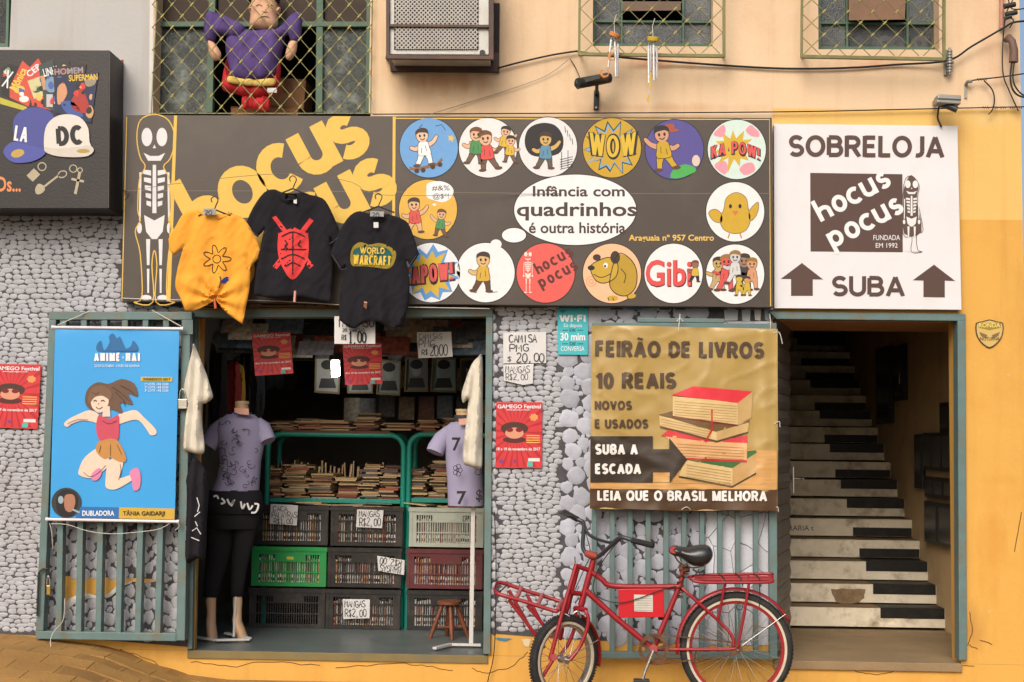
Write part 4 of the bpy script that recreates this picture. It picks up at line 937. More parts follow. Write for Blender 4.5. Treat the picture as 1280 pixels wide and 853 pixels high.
skeleton(sb, 1139.5, 220, 26, 96, YD - .001, (226, 226, 226)); lines('figure_outline', [smoothp([(1129.5, 232), (1139, 220), (1149, 232), (1147, 250), (1154, 288), (1146, 292), (1147, 312), (1153, 315), (1139, 315), (1140, 296), (1128.6, 292)], 3)], .8, YD - .0007, bm, sb, closed=True)
b = MB()
for x, y in ((970, 267), (1198.5, 264), (969, 160), (1194, 160), (970, 382), (1199, 384)): b.loft([(W(x, y, YD), .004, .002), (W(x, y, YD - .002), .003, .001)], 8)
b.build('screw', mat('steel', (130, 130, 130), metal=.8, rough=.4), sb)

# ---- black projecting box sign at the left
YK = -0.29
kb = thing('box_sign', W(60, 261, YK), 'black projecting box sign picturing comic books, two caps and keyrings', 'sign')
slab('box_body', [(-60, 62), (137, 63), (135.5, 261), (-60, 261)], YK, 0.283, black_box, kb, bev=.004)
lines('box_edge', [[(137, 64), (135.6, 260)]], 1.0, YK - .001, ink((80, 70, 72)), kb)
b = MB(); b.bar(W(152.7, 75, -.004) , W(150.5, 262, -.004), .012, .01); b.build('red_trim', mat('red_trim', (176, 60, 60)), kb)
YM = YK - .0015
def mag(poly, base, marks, title=None, tcol=None, z=0, tr=0, tb=None):
    m_ = decal('magazine_cover', [poly], YM - z, ink(base), kb)
    for q, c in marks: decal('cover_art', [q], YM - z - .0004, ink(c), m_)
    rq = random.Random(int(poly[0][0] * 7 + poly[1][1])); xs_ = [p[0] for p in poly]; ys_ = [p[1] for p in poly]
    for i in range(14):
        u, v = rq.uniform(min(xs_), max(xs_)), rq.uniform(min(ys_), max(ys_)); r_ = rq.uniform(1.2, 4.5); q = smoothp([(u + r_ * rq.uniform(.6, 1.2) * math.cos(t), v + r_ * rq.uniform(.5, 1.6) * math.sin(t)) for t in (0, 1.2, 2.5, 3.8, 5)], 2)
        if all(inside(a_, b_, poly) for a_, b_ in q): decal('cover_art', [q], YM - z - .0005 - .00002 * i, ink(rq.choice([(230, 190, 90), (210, 60, 50), (240, 236, 226), (70, 100, 170), (40, 36, 40), (220, 160, 120), (110, 150, 110), (30, 30, 34)])), m_)
    if title: text('cover_title', [(title, *tb, tr, .04)], YM - z - .0008, ink(tcol), m_)
mag([(2, 86), (12, 80), (26, 84), (14, 124), (2, 118)], (30, 30, 32), [([(4, 90), (10, 84), (8, 96)], (210, 210, 210))], 'X', WHT, 0, 20, (5, 88, 14, 110))
mag([(0, 122), (34, 134), (32, 139), (0, 130)], (190, 180, 60), [], None)
mag([(12, 110), (28, 76), (46, 92), (36, 134), (12, 122)], (206, 80, 60), [(ell(24, 112, 7, 5), (226, 190, 90)), (ell(30, 124, 6, 4), (230, 230, 226))], 'Mônica', (232, 206, 80), .0009, -62, (8, 94, 38, 104))
mag([(32, 90), (48, 73), (62, 100), (64, 138), (40, 132)], (208, 76, 62), [(rotp(rect(38, 98, 54, 122), 46, 110, -20), (206, 200, 150)), (rotp(ell(46, 112, 6, 4), 46, 110, -20), (70, 120, 70))], 'CEB', WHT, .0018, -38, (32, 84, 52, 92))
mag([(48, 82), (66, 74), (72, 100), (70, 140), (56, 134)], (60, 70, 70), [(rotp(rect(52, 94, 62, 112), 57, 103, -14), (200, 150, 100))], None, None, .0027)
mag([(54, 86), (86, 76), (90, 96), (74, 144), (62, 130)], (40, 50, 60), [(ell(64, 106, 8, 10), (120, 150, 180)), (rect(58, 118, 66, 134), (190, 190, 190))], 'LINHA', WHT, .0036, -14, (54, 84, 74, 94))
mag([(66, 84), (108, 80), (106, 94), (70, 144)], (54, 40, 40), [(rect(68, 86, 104, 92), (120, 40, 40))], 'HOMEM', (150, 150, 160), .0045, -4, (68, 85, 104, 93))
mag([(70, 98), (123, 90), (114, 154), (68, 140)], (30, 44, 76), [(smoothp([(72, 110), (80, 104), (84, 116), (78, 128), (72, 130)], 3), (206, 150, 110)), (smoothp([(94, 118), (102, 110), (108, 122), (112, 140), (96, 140), (88, 130)], 3), (170, 50, 44)), (smoothp([(76, 128), (92, 128), (104, 146), (84, 142)], 3), (60, 90, 160)), (smoothp([(106, 96), (120, 96), (118, 106), (108, 108)], 3), (150, 140, 120)), (ell(112, 140, 5, 8), (200, 160, 110))], 'SUPERMAN', (230, 190, 50), .0054, -3, (86, 93, 122, 101))
capb, capw = ink((70, 76, 150)), ink((220, 214, 206))
YC = YM - .0075
d = decal('blue_cap', [smoothp([(18, 172), (17, 150), (28, 138), (44, 134), (60, 138), (68, 148), (66, 168), (57, 186), (40, 186), (24, 182)], 4)], YC, capb, kb)
decal('cap_brim', [smoothp([(4, 190), (14, 178), (28, 180), (52, 186), (56, 193), (40, 202), (16, 203)], 4)], YC - .0004, ink((76, 84, 164)), d)
bold('cap_lettering', [('LA', 18, 158, 35, 177, .15, 8)], YC - .001, ink(WHT), d)
decal('cap_sticker', [rotp(ell(22, 192, 8.5, 5), 22, 192, -15)], YC - .001, ink((190, 160, 80)), d)
YC -= .002
d = decal('white_cap', [smoothp([(55, 184), (57, 160), (68, 147), (84, 143), (100, 147), (110, 160), (112, 178), (116, 188), (106, 195), (80, 194), (60, 191)], 4)], YC, capw, kb)
decal('cap_brim', [smoothp([(56, 184), (70, 186), (96, 184), (112, 182), (117, 189), (106, 196), (76, 196), (58, 191)], 4)], YC - .0004, ink((206, 198, 188)), d)
bold('cap_lettering', [('DC', 70, 157, 104, 182, .24, -4)], YC - .001, ink(BLK), d)
decal('cap_sticker', [ell(104, 189, 8, 2.5)], YC - .001, ink((176, 150, 70)), d)
sil = ink((176, 166, 140))
d = decal('keyring', [rotp(rect(35, 214, 48, 225), 41, 219, -45)], YM, sil, kb); lines('ring', [ell(52.5, 208.5, 5, n=16)], 1.4, YM, sil, d, closed=True)
d = decal('keyring', [smoothp([(44, 236), (48, 230), (54, 232), (56, 238), (50, 243), (45, 242)], 3), rotp(rect(53, 225.5, 76, 228), 64, 227, -38)], YM, sil, kb); lines('ring', [rotp(ell(78, 218, 5.5, 4, n=16), 78, 218, -20)], 1.4, YM, sil, d, closed=True)
d = decal('keyring', [rotp(rect(95, 216, 98.5, 243), 97, 230, 12), rotp(rect(89, 224, 105, 227), 97, 226, 12)], YM, sil, kb); lines('ring', [ell(91.5, 211, 4.6, n=16), ell(100, 213, 3, n=12)], 1.3, YM, sil, d, closed=True)
text('lettering', [('Ds...', -4, 221, 26, 240, 0, .04)], YM, ink((224, 140, 84)), kb)

# ---- shield
sh = [(1220, 404), (1228, 402), (1237, 399.5), (1246, 402), (1254, 404), (1254, 416), (1251, 424), (1245, 431), (1237, 435.5), (1229, 431), (1223, 424), (1220, 416)]
shd = slab('patrol_badge', smoothp(sh, 2), -.008, .007, ink((70, 58, 40)), None, label='small shield shaped night patrol plate on the ochre wall', cat='sign')
sc2_ = lambda pts, k: [(1237 + (x - 1237) * k, 417 + (y - 417) * k) for x, y in pts]
decal('shield_face', [smoothp(sc2_(sh, .92), 2)], -.0092, ink((206, 176, 104)), shd); decal('shield_band', [[(1223, 404), (1251, 404), (1251, 410), (1237, 413), (1223, 410)]], -.0096, ink((150, 130, 30)), shd)
decal('shield_eye', [[(1224, 415), (1234, 419), (1233, 424), (1226, 420)], [(1250, 415), (1240, 419), (1241, 424), (1248, 420)]], -.0098, ink((130, 100, 60)), shd)
text('lettering', [('RONDA', 1223.5, 404, 1250.5, 409.5, 0, .05)], -.0102, ink((226, 204, 120)), shd); text('lettering', [('NOTURNA', 1225, 421.5, 1249.5, 426, 0, .05)], -.0102, ink((90, 66, 34)), shd)

# ---- Wi-Fi sign, hand written sheets, red posters on the column
YP = -.021
wf_ = slab('wifi_sign', [(696.8, 385.3), (735, 385.3), (735, 444), (697.5, 443.5)], YP, .004, ink((64, 184, 196)), None, label='small turquoise free internet sign beside the gold banner', cat='sign')
text('lettering', [('Só depois', 704.5, 404.5, 727.5, 410.5), ('30 mim', 700.5, 416, 731.5, 426, 0, .03), ('CONVERSA', 701, 433, 730.5, 439)], YP - .001, ink(WHT), wf_); bold('lettering', [('WI-FI', 699, 393.5, 732, 403, .26)], YP - .001, ink(WHT), wf_)
text('small_lettering', [('DE', 712, 411, 719.5, 414.8, 0, .05), ('DE', 712, 428, 719.5, 432, 0, .05)], YP - .0012, ink((30, 60, 70)), wf_)
lines('rules', [[(703, 413), (710, 413)], [(722, 413), (729, 413)], [(703, 430), (710, 430)], [(722, 430), (729, 430)]], .8, YP - .001, ink((30, 60, 70)), wf_)
lines('signal_icon', [ell(703.5, 392.5, r_, n=8, a0=220, a1=320) for r_ in (1.5, 3, 4.5)], .8, YP - .001, ink((30, 60, 90)), wf_)
paper = mat('white_paper', (214, 214, 214), rough=.7, var=.04, vs=8, bump=.05, bs=30)
mark = ink((30, 28, 32))
def paper_sign(poly, Y, items, wd_, label, rot=0, pm=paper, name='paper_sign'):
    o = soft(name, poly, Y, .0015, pm, None, step=4, sw=5, back=.3, fold=lambda x, y: .0012 * math.sin(x * .31 + y * .17), label=label, cat='paper sign')
    hand('handwriting', items, wd_, Y - .0045, mark, o, rot); return o
def dens(p, k=6):
    o = []
    for i in range(len(p)):
        a, b_ = p[i], p[(i + 1) % len(p)]
        for j in range(k): o.append((a[0] + (b_[0] - a[0]) * j / k, a[1] + (b_[1] - a[1]) * j / k))
    return o
paper_sign(dens([(629, 416), (682.6, 415), (682.8, 454), (629, 454.5)]), YP, [('CAMISA', 636, 418.5, 671.5, 428), ('PMG', 636.5, 431, 661.5, 439.5), ('20,00', 645, 441.5, 681, 452.5), ('$', 633, 446, 640, 452, .7)], 1.2, 'larger handwritten white shirt price sheet on the pebble column', name='paper_sign')
paper_sign(dens([(629, 456), (667, 455), (666, 479.5), (654, 481.5), (630, 476)]), YP - .003, [('MANGAS', 631.5, 457.5, 663, 466), ('R$2,00', 632, 467.5, 660, 475)], .7, 'small handwritten white sheet with a cut corner under the shirt price sheet')
redm = mat('red_poster_print', (206, 54, 60), rough=.45, var=.1, vs=14, bump=.02)
def fest_poster(poly, Y, label, cutl=False, group=None, dark=1.0):
    x0, y0 = poly[0]; x1, y1 = poly[1]; x2, y2 = poly[2]; x3, y3 = poly[3]
    Q = lambda u, v: (x0 + (x1 - x0) * u * (1 - v) + (x3 - x0) * v * (1 - u) + (x2 - x0) * u * v, y0 + (y1 - y0) * u * (1 - v) + (y3 - y0) * v * (1 - u) + (y2 - y0) * u * v)
    o = slab('festival_poster', [Q(0, 0), Q(1, 0), Q(1, 1), Q(0, 1)], Y, .002, redm, None, label=label, cat='poster')
    rays = []
    for i in range(22):
        a = 2 * math.pi * i / 22; cx, cy = .42, .45
        def edge(a):
            dx, dy = math.cos(a), math.sin(a); t = min([((1 if dx > 0 else 0) - cx) / dx if abs(dx) > 1e-6 else 9, ((.98 if dy > 0 else .02) - cy) / dy if abs(dy) > 1e-6 else 9]); return (cx + dx * t, cy + dy * t)
        e1, e2 = edge(a), edge(a + .09); rays.append([Q(cx + .14 * math.cos(a), cy + .14 * math.sin(a)), Q(*e1), Q(*e2)])
    decal('rays', rays, Y - .0008, ink((178, 34, 44)), o)
    decal('goggle_cap', [[Q(.4 + .3 * math.cos(t), .40 + .1 * math.sin(t)) for t in [i * .314 for i in range(20)]]], Y - .0012, ink((74, 44, 36)), o)
    decal('scarf', [[Q(.4 + .25 * math.cos(t), .57 + .05 * math.sin(t)) for t in [i * .314 for i in range(20)]]], Y - .0014, ink((84, 34, 34)), o)
    decal('leather_disc', [[Q(.4 + .2 * math.cos(t), .47 + .085 * math.sin(t)) for t in [i * .314 for i in range(20)]]], Y - .0016, ink((214, 150, 120)), o)
    decal('goggle_lens', [[Q(cx + .075 * math.cos(t), .42 + .035 * math.sin(t)) for t in [i * .5 for i in range(12)]] for cx in (.3, .5)], Y - .002, ink((120, 20, 30)), o)
    decal('date_star', [[Q(.82 + .1 * math.cos(t) * (1 if i % 2 else .8), .23 + .06 * math.sin(t) * (1 if i % 2 else .8)) for i, t in enumerate([i * .45 for i in range(14)])]], Y - .0014, ink((226, 150, 90)), o)
    decal('sponsor_box', [[Q(.7, .85), Q(.95, .85), Q(.95, .9), Q(.7, .9)]], Y - .0012, ink((226, 220, 220)), o); decal('sponsor_box', [[Q(.68, .91), Q(.8, .91), Q(.8, .98), Q(.68, .98)]], Y - .0012, ink((80, 180, 170)), o)
    decal('sponsor_icon', [[Q(.12 + .05 * math.cos(t), .9 + .035 * math.sin(t)) for t in [i * .7 for i in range(9)]], [Q(.38, .87), Q(.44, .87), Q(.44, .92), Q(.38, .92)]], Y - .0012, ink((130, 60, 130)), o)
    def T(s, u0, v0, u1, v1, bo=0.03):
        b = MB(); vs, fs = glyphs(s, bo); P = [W(*Q(u0 + (u1 - u0) * u, v0 + (v1 - v0) * v), Y - .0014) for u, v in vs]
        a, q, c = (P[i] for i in fs[0][:3])
        if (q - a).cross(c - a).y > 0: fs = [f[::-1] for f in fs]
        b.add(P, fs); return b
    T('GAMEGO Festival', .03, .035, .97, .095, .04).build('lettering', ink(WHT), o); T('www.gamego.com.br', .22, .105, .75, .13).build('lettering', ink(WHT), o)
    T('18 e 19 de novembro de 2017', .02, .69, .96, .735).build('lettering', ink(WHT), o)
    b = MB()
    lines_ = MB()
    for i in range(4):
        q = [Q(.66, .5 + .035 * i), Q(.95, .5 + .035 * i), Q(.95, .515 + .035 * i), Q(.66, .515 + .035 * i)]; lines_.poly([W(x, y, Y - .0014) for x, y in ccw(q)])
    lines_.build('small_print', ink((226, 180, 90)), o); return o
fest_poster([(620.3, 503), (677.8, 503), (677.5, 585.3), (619.5, 585)], YP, 'red festival poster on the pebble column beside the shop doorway')
fest_poster([(-10, 455), (51.5, 456), (47, 536.5), (-14, 534.5)], YP, 'red festival poster cut off by the left edge, on the pebble wall')

# ---- anime banner
YA = -.175
ab = thing('event_banner', W(142, 650, YA), 'sky blue hanging event banner with a jumping figure, on the left gate', 'banner')
bl = mat('blue_banner_cloth', (58, 160, 228), rough=.4, var=.03, vs=3, bump=.04, bs=12)
ff = lambda x, y: .0022 * math.sin((x - 62) * .045 + (y - 400) * .012) + .0012 * math.sin(x * .10 + 1)
soft('banner_cloth', dens([(69, 411), (224, 413.5), (218.5, 650), (62.5, 647)], 14), YA, .001, bl, ab, step=7, sw=4, back=.3, fold=ff)
YF = lambda x, y: YA - .004 - ff(x, y)
def ad(name, polys, col, z=0, par=ab):
    if len(polys) > 1:
        for p in polys: ad(name, [p], col, z, par)
        return
    b = MB()
    for p in polys: b.poly([W(x, y, YF(x, y) - z * 1.6 - .001) for x, y in ccw(p)])
    return b.build(name, ink(col), par)
for nm, a, c in (('top_rod', (66, 409.3), (228.5, 411.2)), ('bottom_rod', (58.5, 649.3), (223, 652.3))):
    b = MB(); b.tube([W(*a, YA - .002), W(*c, YA - .002)], .010, 10); b.tube([W(a[0] - 1, a[1], YA - .002), W(a[0] + 2, a[1], YA - .002)], .013, 10); b.tube([W(c[0] - 2, c[1], YA - .002), W(c[0] + 1, c[1], YA - .002)], .013, 10); b.build(nm, mat('white_plastic', (222, 216, 222), rough=.35), ab, smooth=True)
cord = mat('white_cord', (206, 204, 196), rough=.8)
wire('cord', [(72, 406.5, YA), (94, 397, YA + .02), (115, 388, -.12)], .003, cord, ab); wire('cord', [(226, 408, YA), (208, 398, YA + .02), (190, 388, -.12)], .003, cord, ab)
wire('cord', [(64, 655, YA), (84, 656, YA), (110, 664, YA), (140, 667.5, YA), (175, 665, YA), (200, 661, YA), (216, 652, YA)], .0022, cord, ab)
wire('cord', [(62, 654, YA), (65, 668, YA), (66, 686, YA + .03)], .0022, cord, ab); wire('cord', [(221, 652, YA), (224, 658, YA), (219, 663, YA)], .0022, cord, ab)
wire('cord', [(81, 748, -.13), (79, 775, -.16), (67, 790, -.2), (63, 802, -.24), (65, 814, -.3)], .0022, cord, ab)
b = MB()
bold_into(b, 'ANIME-HAI', 117.5, 441, 175, 452, lambda x, y: YF(x, y) - .003, .24, gap=.14)
text_into(b, '22 DE OUTUBRO - LYCEU DE GOIÂNIA', 118, 455.3, 174.5, 459, lambda x, y: YF(x, y) - .003)
for i, s in enumerate(('1º LOTE - R$ 10,00', '2º LOTE - R$ 20,00', '3º LOTE - R$ 15,00')): text_into(b, s, 181, 479 + i * 4, 210.5, 482.2 + i * 4, lambda x, y: YF(x, y) - .003)
text_into(b, 'DUBLADORA', 102.8, 638.4, 142.8, 645, lambda x, y: YF(x, y) - .0045, 0, .06); b.build('white_lettering', ink((236, 236, 238)), ab)
ad('flame_ornament', [smoothp([(122, 439), (121, 431), (126, 426), (128, 434), (131, 438), (137, 428), (136, 421), (141, 417), (146, 423), (150, 421), (154, 430), (158, 436), (164, 432), (166, 426), (171, 431), (172, 439), (160, 440), (140, 440)], 3)], (40, 104, 160), .0006)
ad('yellow_label', [[(176, 471.2), (215.5, 471.7), (215.3, 477.3), (176, 476.8)]], (206, 172, 60), .0006); ad('deep_blue_band', [[(95, 633.5), (149, 634.5), (148.5, 648.3), (95, 647.3)]], (36, 108, 176), .0008); ad('yellow_band', [[(149, 634.5), (218.5, 636), (218, 649.6), (148.5, 648.3)]], (202, 166, 60), .0009)
b = MB(); text_into(b, 'TÂNIA GAIDARJI', 153.6, 637.8, 206, 646.3, lambda x, y: YF(x, y) - .0045, 0, .03); text_into(b, 'INGRESSOS 2017', 179, 472.6, 213, 475.8, lambda x, y: YF(x, y) - .004, 0, .03); b.build('dark_lettering', ink((60, 50, 30)), ab)
# a plain faceless jumping figure stands in for the drawn heroine
sk = (232, 204, 184)
ad('figure_arm', [smoothp([(124, 519), (112, 513), (96, 519), (86, 524), (80, 530), (84, 534), (90, 530), (102, 526), (114, 527), (124, 529)], 3), smoothp([(146, 520), (158, 515), (170, 513), (180, 522), (194, 536), (195, 543), (188, 544), (184, 538), (174, 526), (162, 526), (148, 530)], 3)], sk, .001)
ad('figure_leg', [smoothp([(124, 560), (136, 572), (134, 584), (122, 594), (112, 598), (99, 594), (99, 586), (106, 572)], 3), smoothp([(136, 576), (154, 572), (152, 588), (150, 598), (163, 594), (168, 598), (158, 605), (144, 612), (133, 610), (132, 600)], 3)], sk, .0014)
ad('figure_shirt', [smoothp([(124, 518), (136, 524), (148, 519), (149, 534), (146, 552), (126, 552), (120, 536)], 3)], (196, 74, 96), .0018)
ad('figure_shorts', [smoothp([(124, 552), (146, 550), (158, 574), (150, 578), (138, 572), (130, 574), (120, 564)], 3)], (190, 136, 72), .0022)
ad('figure_neck', [[(129, 508), (137, 508), (138, 521), (128, 521)]], sk, .0024)
ad('figure_hair_back', [smoothp([(106, 500), (110, 486), (122, 478), (136, 480), (152, 474), (168, 480), (172, 496), (160, 492), (166, 506), (150, 504), (154, 518), (140, 512), (120, 514), (110, 510)], 3)], (104, 78, 62), .0012)
ad('figure_head', [smoothp([(113, 498), (118, 490), (130, 490), (136, 500), (132, 512), (123, 516), (115, 509)], 3)], sk, .0028)
ad('figure_fringe', [smoothp([(110, 500), (114, 486), (128, 482), (139, 490), (138, 500), (128, 495), (118, 497), (112, 505)], 3)], (120, 90, 70), .0032)
b = MB()
for st, w_ in ((smoothp([(117, 502), (119, 500.5), (121, 502)], 3, False), 1.3), (smoothp([(126, 502), (128.5, 500.5), (131, 502)], 3, False), 1.3), (smoothp([(120, 509), (124, 511.5), (128, 509)], 3, False), 1.0), ([(123.5, 504), (123, 506.5)], .7),
    (smoothp([(104, 590), (112, 596), (122, 592), (132, 582)], 4, False), .6), (smoothp([(150, 580), (151, 590), (148, 600)], 4, False), .6), (smoothp([(84, 530), (96, 525), (110, 525)], 4, False), .5), (smoothp([(128, 526), (136, 530), (146, 526)], 4, False), .6), (smoothp([(138, 556), (138, 570)], 2, False), .6), (smoothp([(126, 557), (124, 566)], 2, False), .6), (smoothp([(146, 556), (152, 568)], 2, False), .6),
    (smoothp([(114, 490), (120, 493), (124, 490)], 3, False), .6), (smoothp([(150, 482), (162, 488), (168, 494)], 3, False), .7), (smoothp([(144, 490), (154, 500), (156, 508)], 3, False), .7), (smoothp([(140, 484), (152, 492), (162, 502)], 3, False), .7)):
    for p in ribbon_polys(st, w_): b.poly([W(x, y, YF(x, y) - .0075) for x, y in ccw(p)])
b.build('figure_line_work', ink((70, 44, 40)), ab)
ad('figure_shoe', [smoothp([(115, 592), (124, 585), (127, 592), (122, 600), (115, 600)], 3), smoothp([(162, 590), (172, 585), (176, 596), (174, 611), (167, 613), (165, 602)], 3)], (214, 130, 170), .0026)
ad('portrait_disc', [ell(83, 628.5, 18.7, n=36)], (50, 56, 60), .0012)
ad('portrait_hair', [smoothp([(72, 640), (70, 624), (78, 613), (92, 614), (98, 624), (96, 636), (90, 645), (78, 646)], 3)], (30, 28, 30), .0016)
ad('portrait_face', [smoothp([(80, 628), (82, 619), (92, 619), (94, 630), (89, 640), (82, 638)], 3)], (170, 120, 96), .002)
ad('portrait_headphone', [ell(76, 625, 3.5, 5, 12), [(91, 636), (100, 640), (99, 642), (90, 638)]], (150, 170, 180), .0024)

# ---- gold book fair banner
YG = -.17
fb = thing('sale_banner', W(855, 640, YG), 'wrinkled gold and brown book fair banner tied to the barred gate', 'banner')
gm = mat('gold_banner_vinyl', (176, 148, 84), rough=.34, var=.12, vs=2.2, bump=.06, bs=9, dirt=.3, drgb=(150, 120, 58), ds=2, spec=.5)
def gf(x, y):
    u, v = (x - 738) / 234, (y - 405) / 235
    f = .007 * math.sin((x * .9 + y * .35) * .06) + .004 * math.sin((x - y * .5) * .11)
    f += .012 * math.exp(-((u - .58 + .45 * (v - .5)) / .035) ** 2) * max(0, v - .35) + .008 * math.exp(-((u - .93) / .03) ** 2) + .008 * math.exp(-((u - .5 - (.0 + v * .42)) / .02) ** 2) * max(0, .35 - v) * 3
    f += .010 * math.exp(-((v - .70 - .35 * (u - .25)) / .03) ** 2) * math.exp(-((u - .25) / .2) ** 2)
    f *= 1.0
    n1 = noise.noise(Vector((x * .022 + y * .012, y * .03 - x * .012, 8.))); f += .004 * max(0, 1 - abs(n1) * 5) ** 1.5
    f += .003 * noise.noise(Vector((x * .06, y * .06, 3.1))) + .008 * math.sin(x * .09) * max(0, v - .88) * 4
    return f
go = dens([(739.7, 407.5), (797, 407.2), (850, 409), (910, 410), (972, 411.5), (972, 480), (972.5, 560), (971.5, 639), (910, 638), (850, 639), (790, 637), (737, 636), (738.5, 520)], 6)
soft('banner_cloth', go, YG, .001, gm, fb, step=3.2, sw=4, back=.3, fold=gf)
GF = lambda x, y: YG - .0035 - gf(x, y)
def grid_decal(name, poly, col, z, m=None, par=None, F=None, stp=4.0):       # print that follows the folds
    n = len(poly); ptsx = [p[0] for p in poly]; ptsy = [p[1] for p in poly]; d_ = dens(poly, max(1, int(60 / n)) if n < 12 else 1)
    vin = []; par = par or fb; F = F or GF; y = min(ptsy) + stp / 2
    while y < max(ptsy):
        x = min(ptsx) + stp / 2
        while x < max(ptsx):
            if inside(x, y, d_) and pdist(x, y, d_) > 1.4: vin.append((x, y))
            x += stp
        y += stp
    nn = len(d_); vo, eo, fo, _, _, _ = delaunay_2d_cdt([Vector(p) for p in d_ + vin], [(i, (i + 1) % nn) for i in range(nn)], [], 1, 1e-4)
    P = [W(v.x, v.y, F(v.x, v.y) - z) for v in vo]; fs = []
    for f in fo:
        a, q, c = (P[i] for i in f[:3]); fs.append(tuple(f[::-1]) if (q - a).cross(c - a).y > 0 else tuple(f))
    b = MB(); b.add(P, fs); return b.build(name, m or ink(col, .35), par, smooth=True)
wood = mat('printed_wood', (206, 158, 96), rough=.4, var=.2, vs=6, stretch=(1, 1, 9), bump=0)
brn = mat('brown_banner_print', (84, 62, 44), rough=.35, var=.2, vs=4, bump=0)
grid_decal('wood_print', [(738, 602.5), (971, 607), (971, 612.5), (738, 611.5)], 0, .001, wood)
grid_decal('wood_print', [(905, 563), (971, 563), (971, 607), (840, 604), (842, 592)], 0, .0008, wood)
grid_decal('wood_print', [(815, 589), (838, 589), (838, 603), (815, 603)], 0, .0008, wood)
grid_decal('brown_band', [(737.5, 611), (971.5, 612), (971, 638.5), (912, 637.5), (850, 638.5), (790, 636.5), (737.3, 635.5)], 0, .0014, brn)
grid_decal('arrow_print', [(738, 545.5), (816, 545.5), (816, 561.5), (836.5, 561.5), (836.5, 547.5), (859, 575), (837, 603.5), (837, 590), (816, 590), (816, 603.3), (738, 603)], (56, 46, 38), .0075)
pg = (214, 186, 130)
books = (('book_pages', [(856, 574), (915.5, 584), (915.5, 607.5), (849, 595)], pg), ('book_pages', [(915.5, 584), (945, 565), (945, 591), (915.5, 607.5)], (190, 152, 98)), ('book_cover', [(857, 572), (945, 563), (946, 566), (915.5, 585.5), (856, 575)], (66, 110, 62)), ('book_cover', [(849, 595), (915.5, 607.5), (945, 591), (945, 593), (915.5, 610), (848, 597)], (70, 60, 40)),
    ('book_pages', [(830, 544), (934, 552), (933.5, 576), (858, 573)], (220, 172, 120)), ('book_cover', [(826, 545), (838, 536), (896, 552), (934, 544), (934.5, 554), (880, 552)], (208, 60, 68)), ('book_cover', [(858, 572.5), (933.5, 575.5), (933.5, 578.5), (858, 575)], (186, 50, 58)),
    ('book_pages', [(824, 519.5), (895, 538), (896, 551.5), (825, 532.5)], pg), ('book_pages', [(895, 538), (936.5, 526), (935, 540), (896, 551.5)], (196, 164, 110)), ('book_cover', [(823, 518.5), (841, 514), (925, 531), (937, 525), (937, 528), (895, 540)], (112, 86, 52)), ('book_cover', [(825, 532), (896, 551), (935, 539.5), (935, 541.5), (896, 553.5), (825, 534.5)], (90, 70, 46)),
    ('book_pages', [(841, 495.5), (922, 503), (922, 531.5), (841, 520.5)], pg), ('book_pages', [(922, 503), (941, 489.5), (939, 522.5), (922, 531.5)], (190, 158, 104)), ('book_cover', [(839, 494), (866.5, 483), (941, 489.5), (922.2, 504)], (216, 54, 66)), ('book_cover', [(841, 520), (922, 531), (922, 533), (841, 522)], (120, 40, 44)),
    ('bookmark_ribbon', [(889, 512), (891, 512), (891, 538), (883, 553), (881, 552), (889, 536)], (190, 40, 50)))
for i_, (nm, p, c) in enumerate(books): grid_decal(nm, p, c, .0018 + .0003 * i_)
def gtext(name, items, col, z=.003):
    b = MB()
    for it in items: text_into(b, it[0], *it[1:5], lambda x, y: GF(x, y) - z, it[5] if len(it) > 5 else 0, it[6] if len(it) > 6 else .03)
    return b.build(name, ink(col, .35), fb)
for (x0, y0, x1, y1, n_, gp) in ((843, 500, 921, 506, 7, 3.3), (826, 522, 889, 535, 4, 3.2), (846, 553, 930, 558, 5, 3.6), (858, 579, 914, 588, 6, 3.6)):
    b = MB()
    for i in range(n_):
        pts = [(x0 + (x1 - x0) * q / 12, y0 + (y1 - y0) * q / 12 + gp * (i + .6)) for q in range(13)]
        for p in ribbon_polys(pts, .5): b.poly([W(x, y, GF(x, y) - .0068) for x, y in ccw(p)])
    b.build('page_lines', ink((170, 128, 84)), fb)
def gbold(items, col, z):
    for it in items:
        b = MB(); bold_into(b, *it[:5], lambda x, y: GF(x, y) - z, it[5], it[6] if len(it) > 6 else 0); b.build('lettering', ink(col, .35), fb)
gbold([('FEIRÃO DE LIVROS', 743.8, 426.5, 955.5, 447.5, .235, .6), ('10 REAIS', 743.8, 465.5, 845.5, 486.5, .24), ('NOVOS', 743.3, 501, 790, 512.8, .24), ('E USADOS', 743.3, 524, 810.5, 536, .24)], (84, 66, 50), .003)
gbold([('SUBA A', 743.8, 555, 797.5, 568.6, .24), ('ESCADA', 743.8, 579.5, 801.5, 593, .24), ('LEIA QUE O BRASIL MELHORA', 746.5, 613.4, 959, 626.6, .23, .2)], (232, 230, 226), .0095)
for pts in ([(848, 413, YG), (849, 403, YG), (850, 393, -.12)], [(846, 402, YG - .01), (850, 398, YG - .01), (854, 402, YG - .01)], [(963, 413, YG), (963, 402, YG), (962, 392, -.06)], [(966, 417, YG), (974, 416, YG), (978, 430, YG)], [(968, 530, YG - .01), (974, 527, YG - .01), (975, 534, YG)], [(966, 636, YG), (972, 634, YG - .01), (973, 640, YG)], [(851, 638, YG - .01), (858, 634, YG - .02), (864, 638, YG)]):
    wire('tie_cord', pts, .0028, cord, fb)
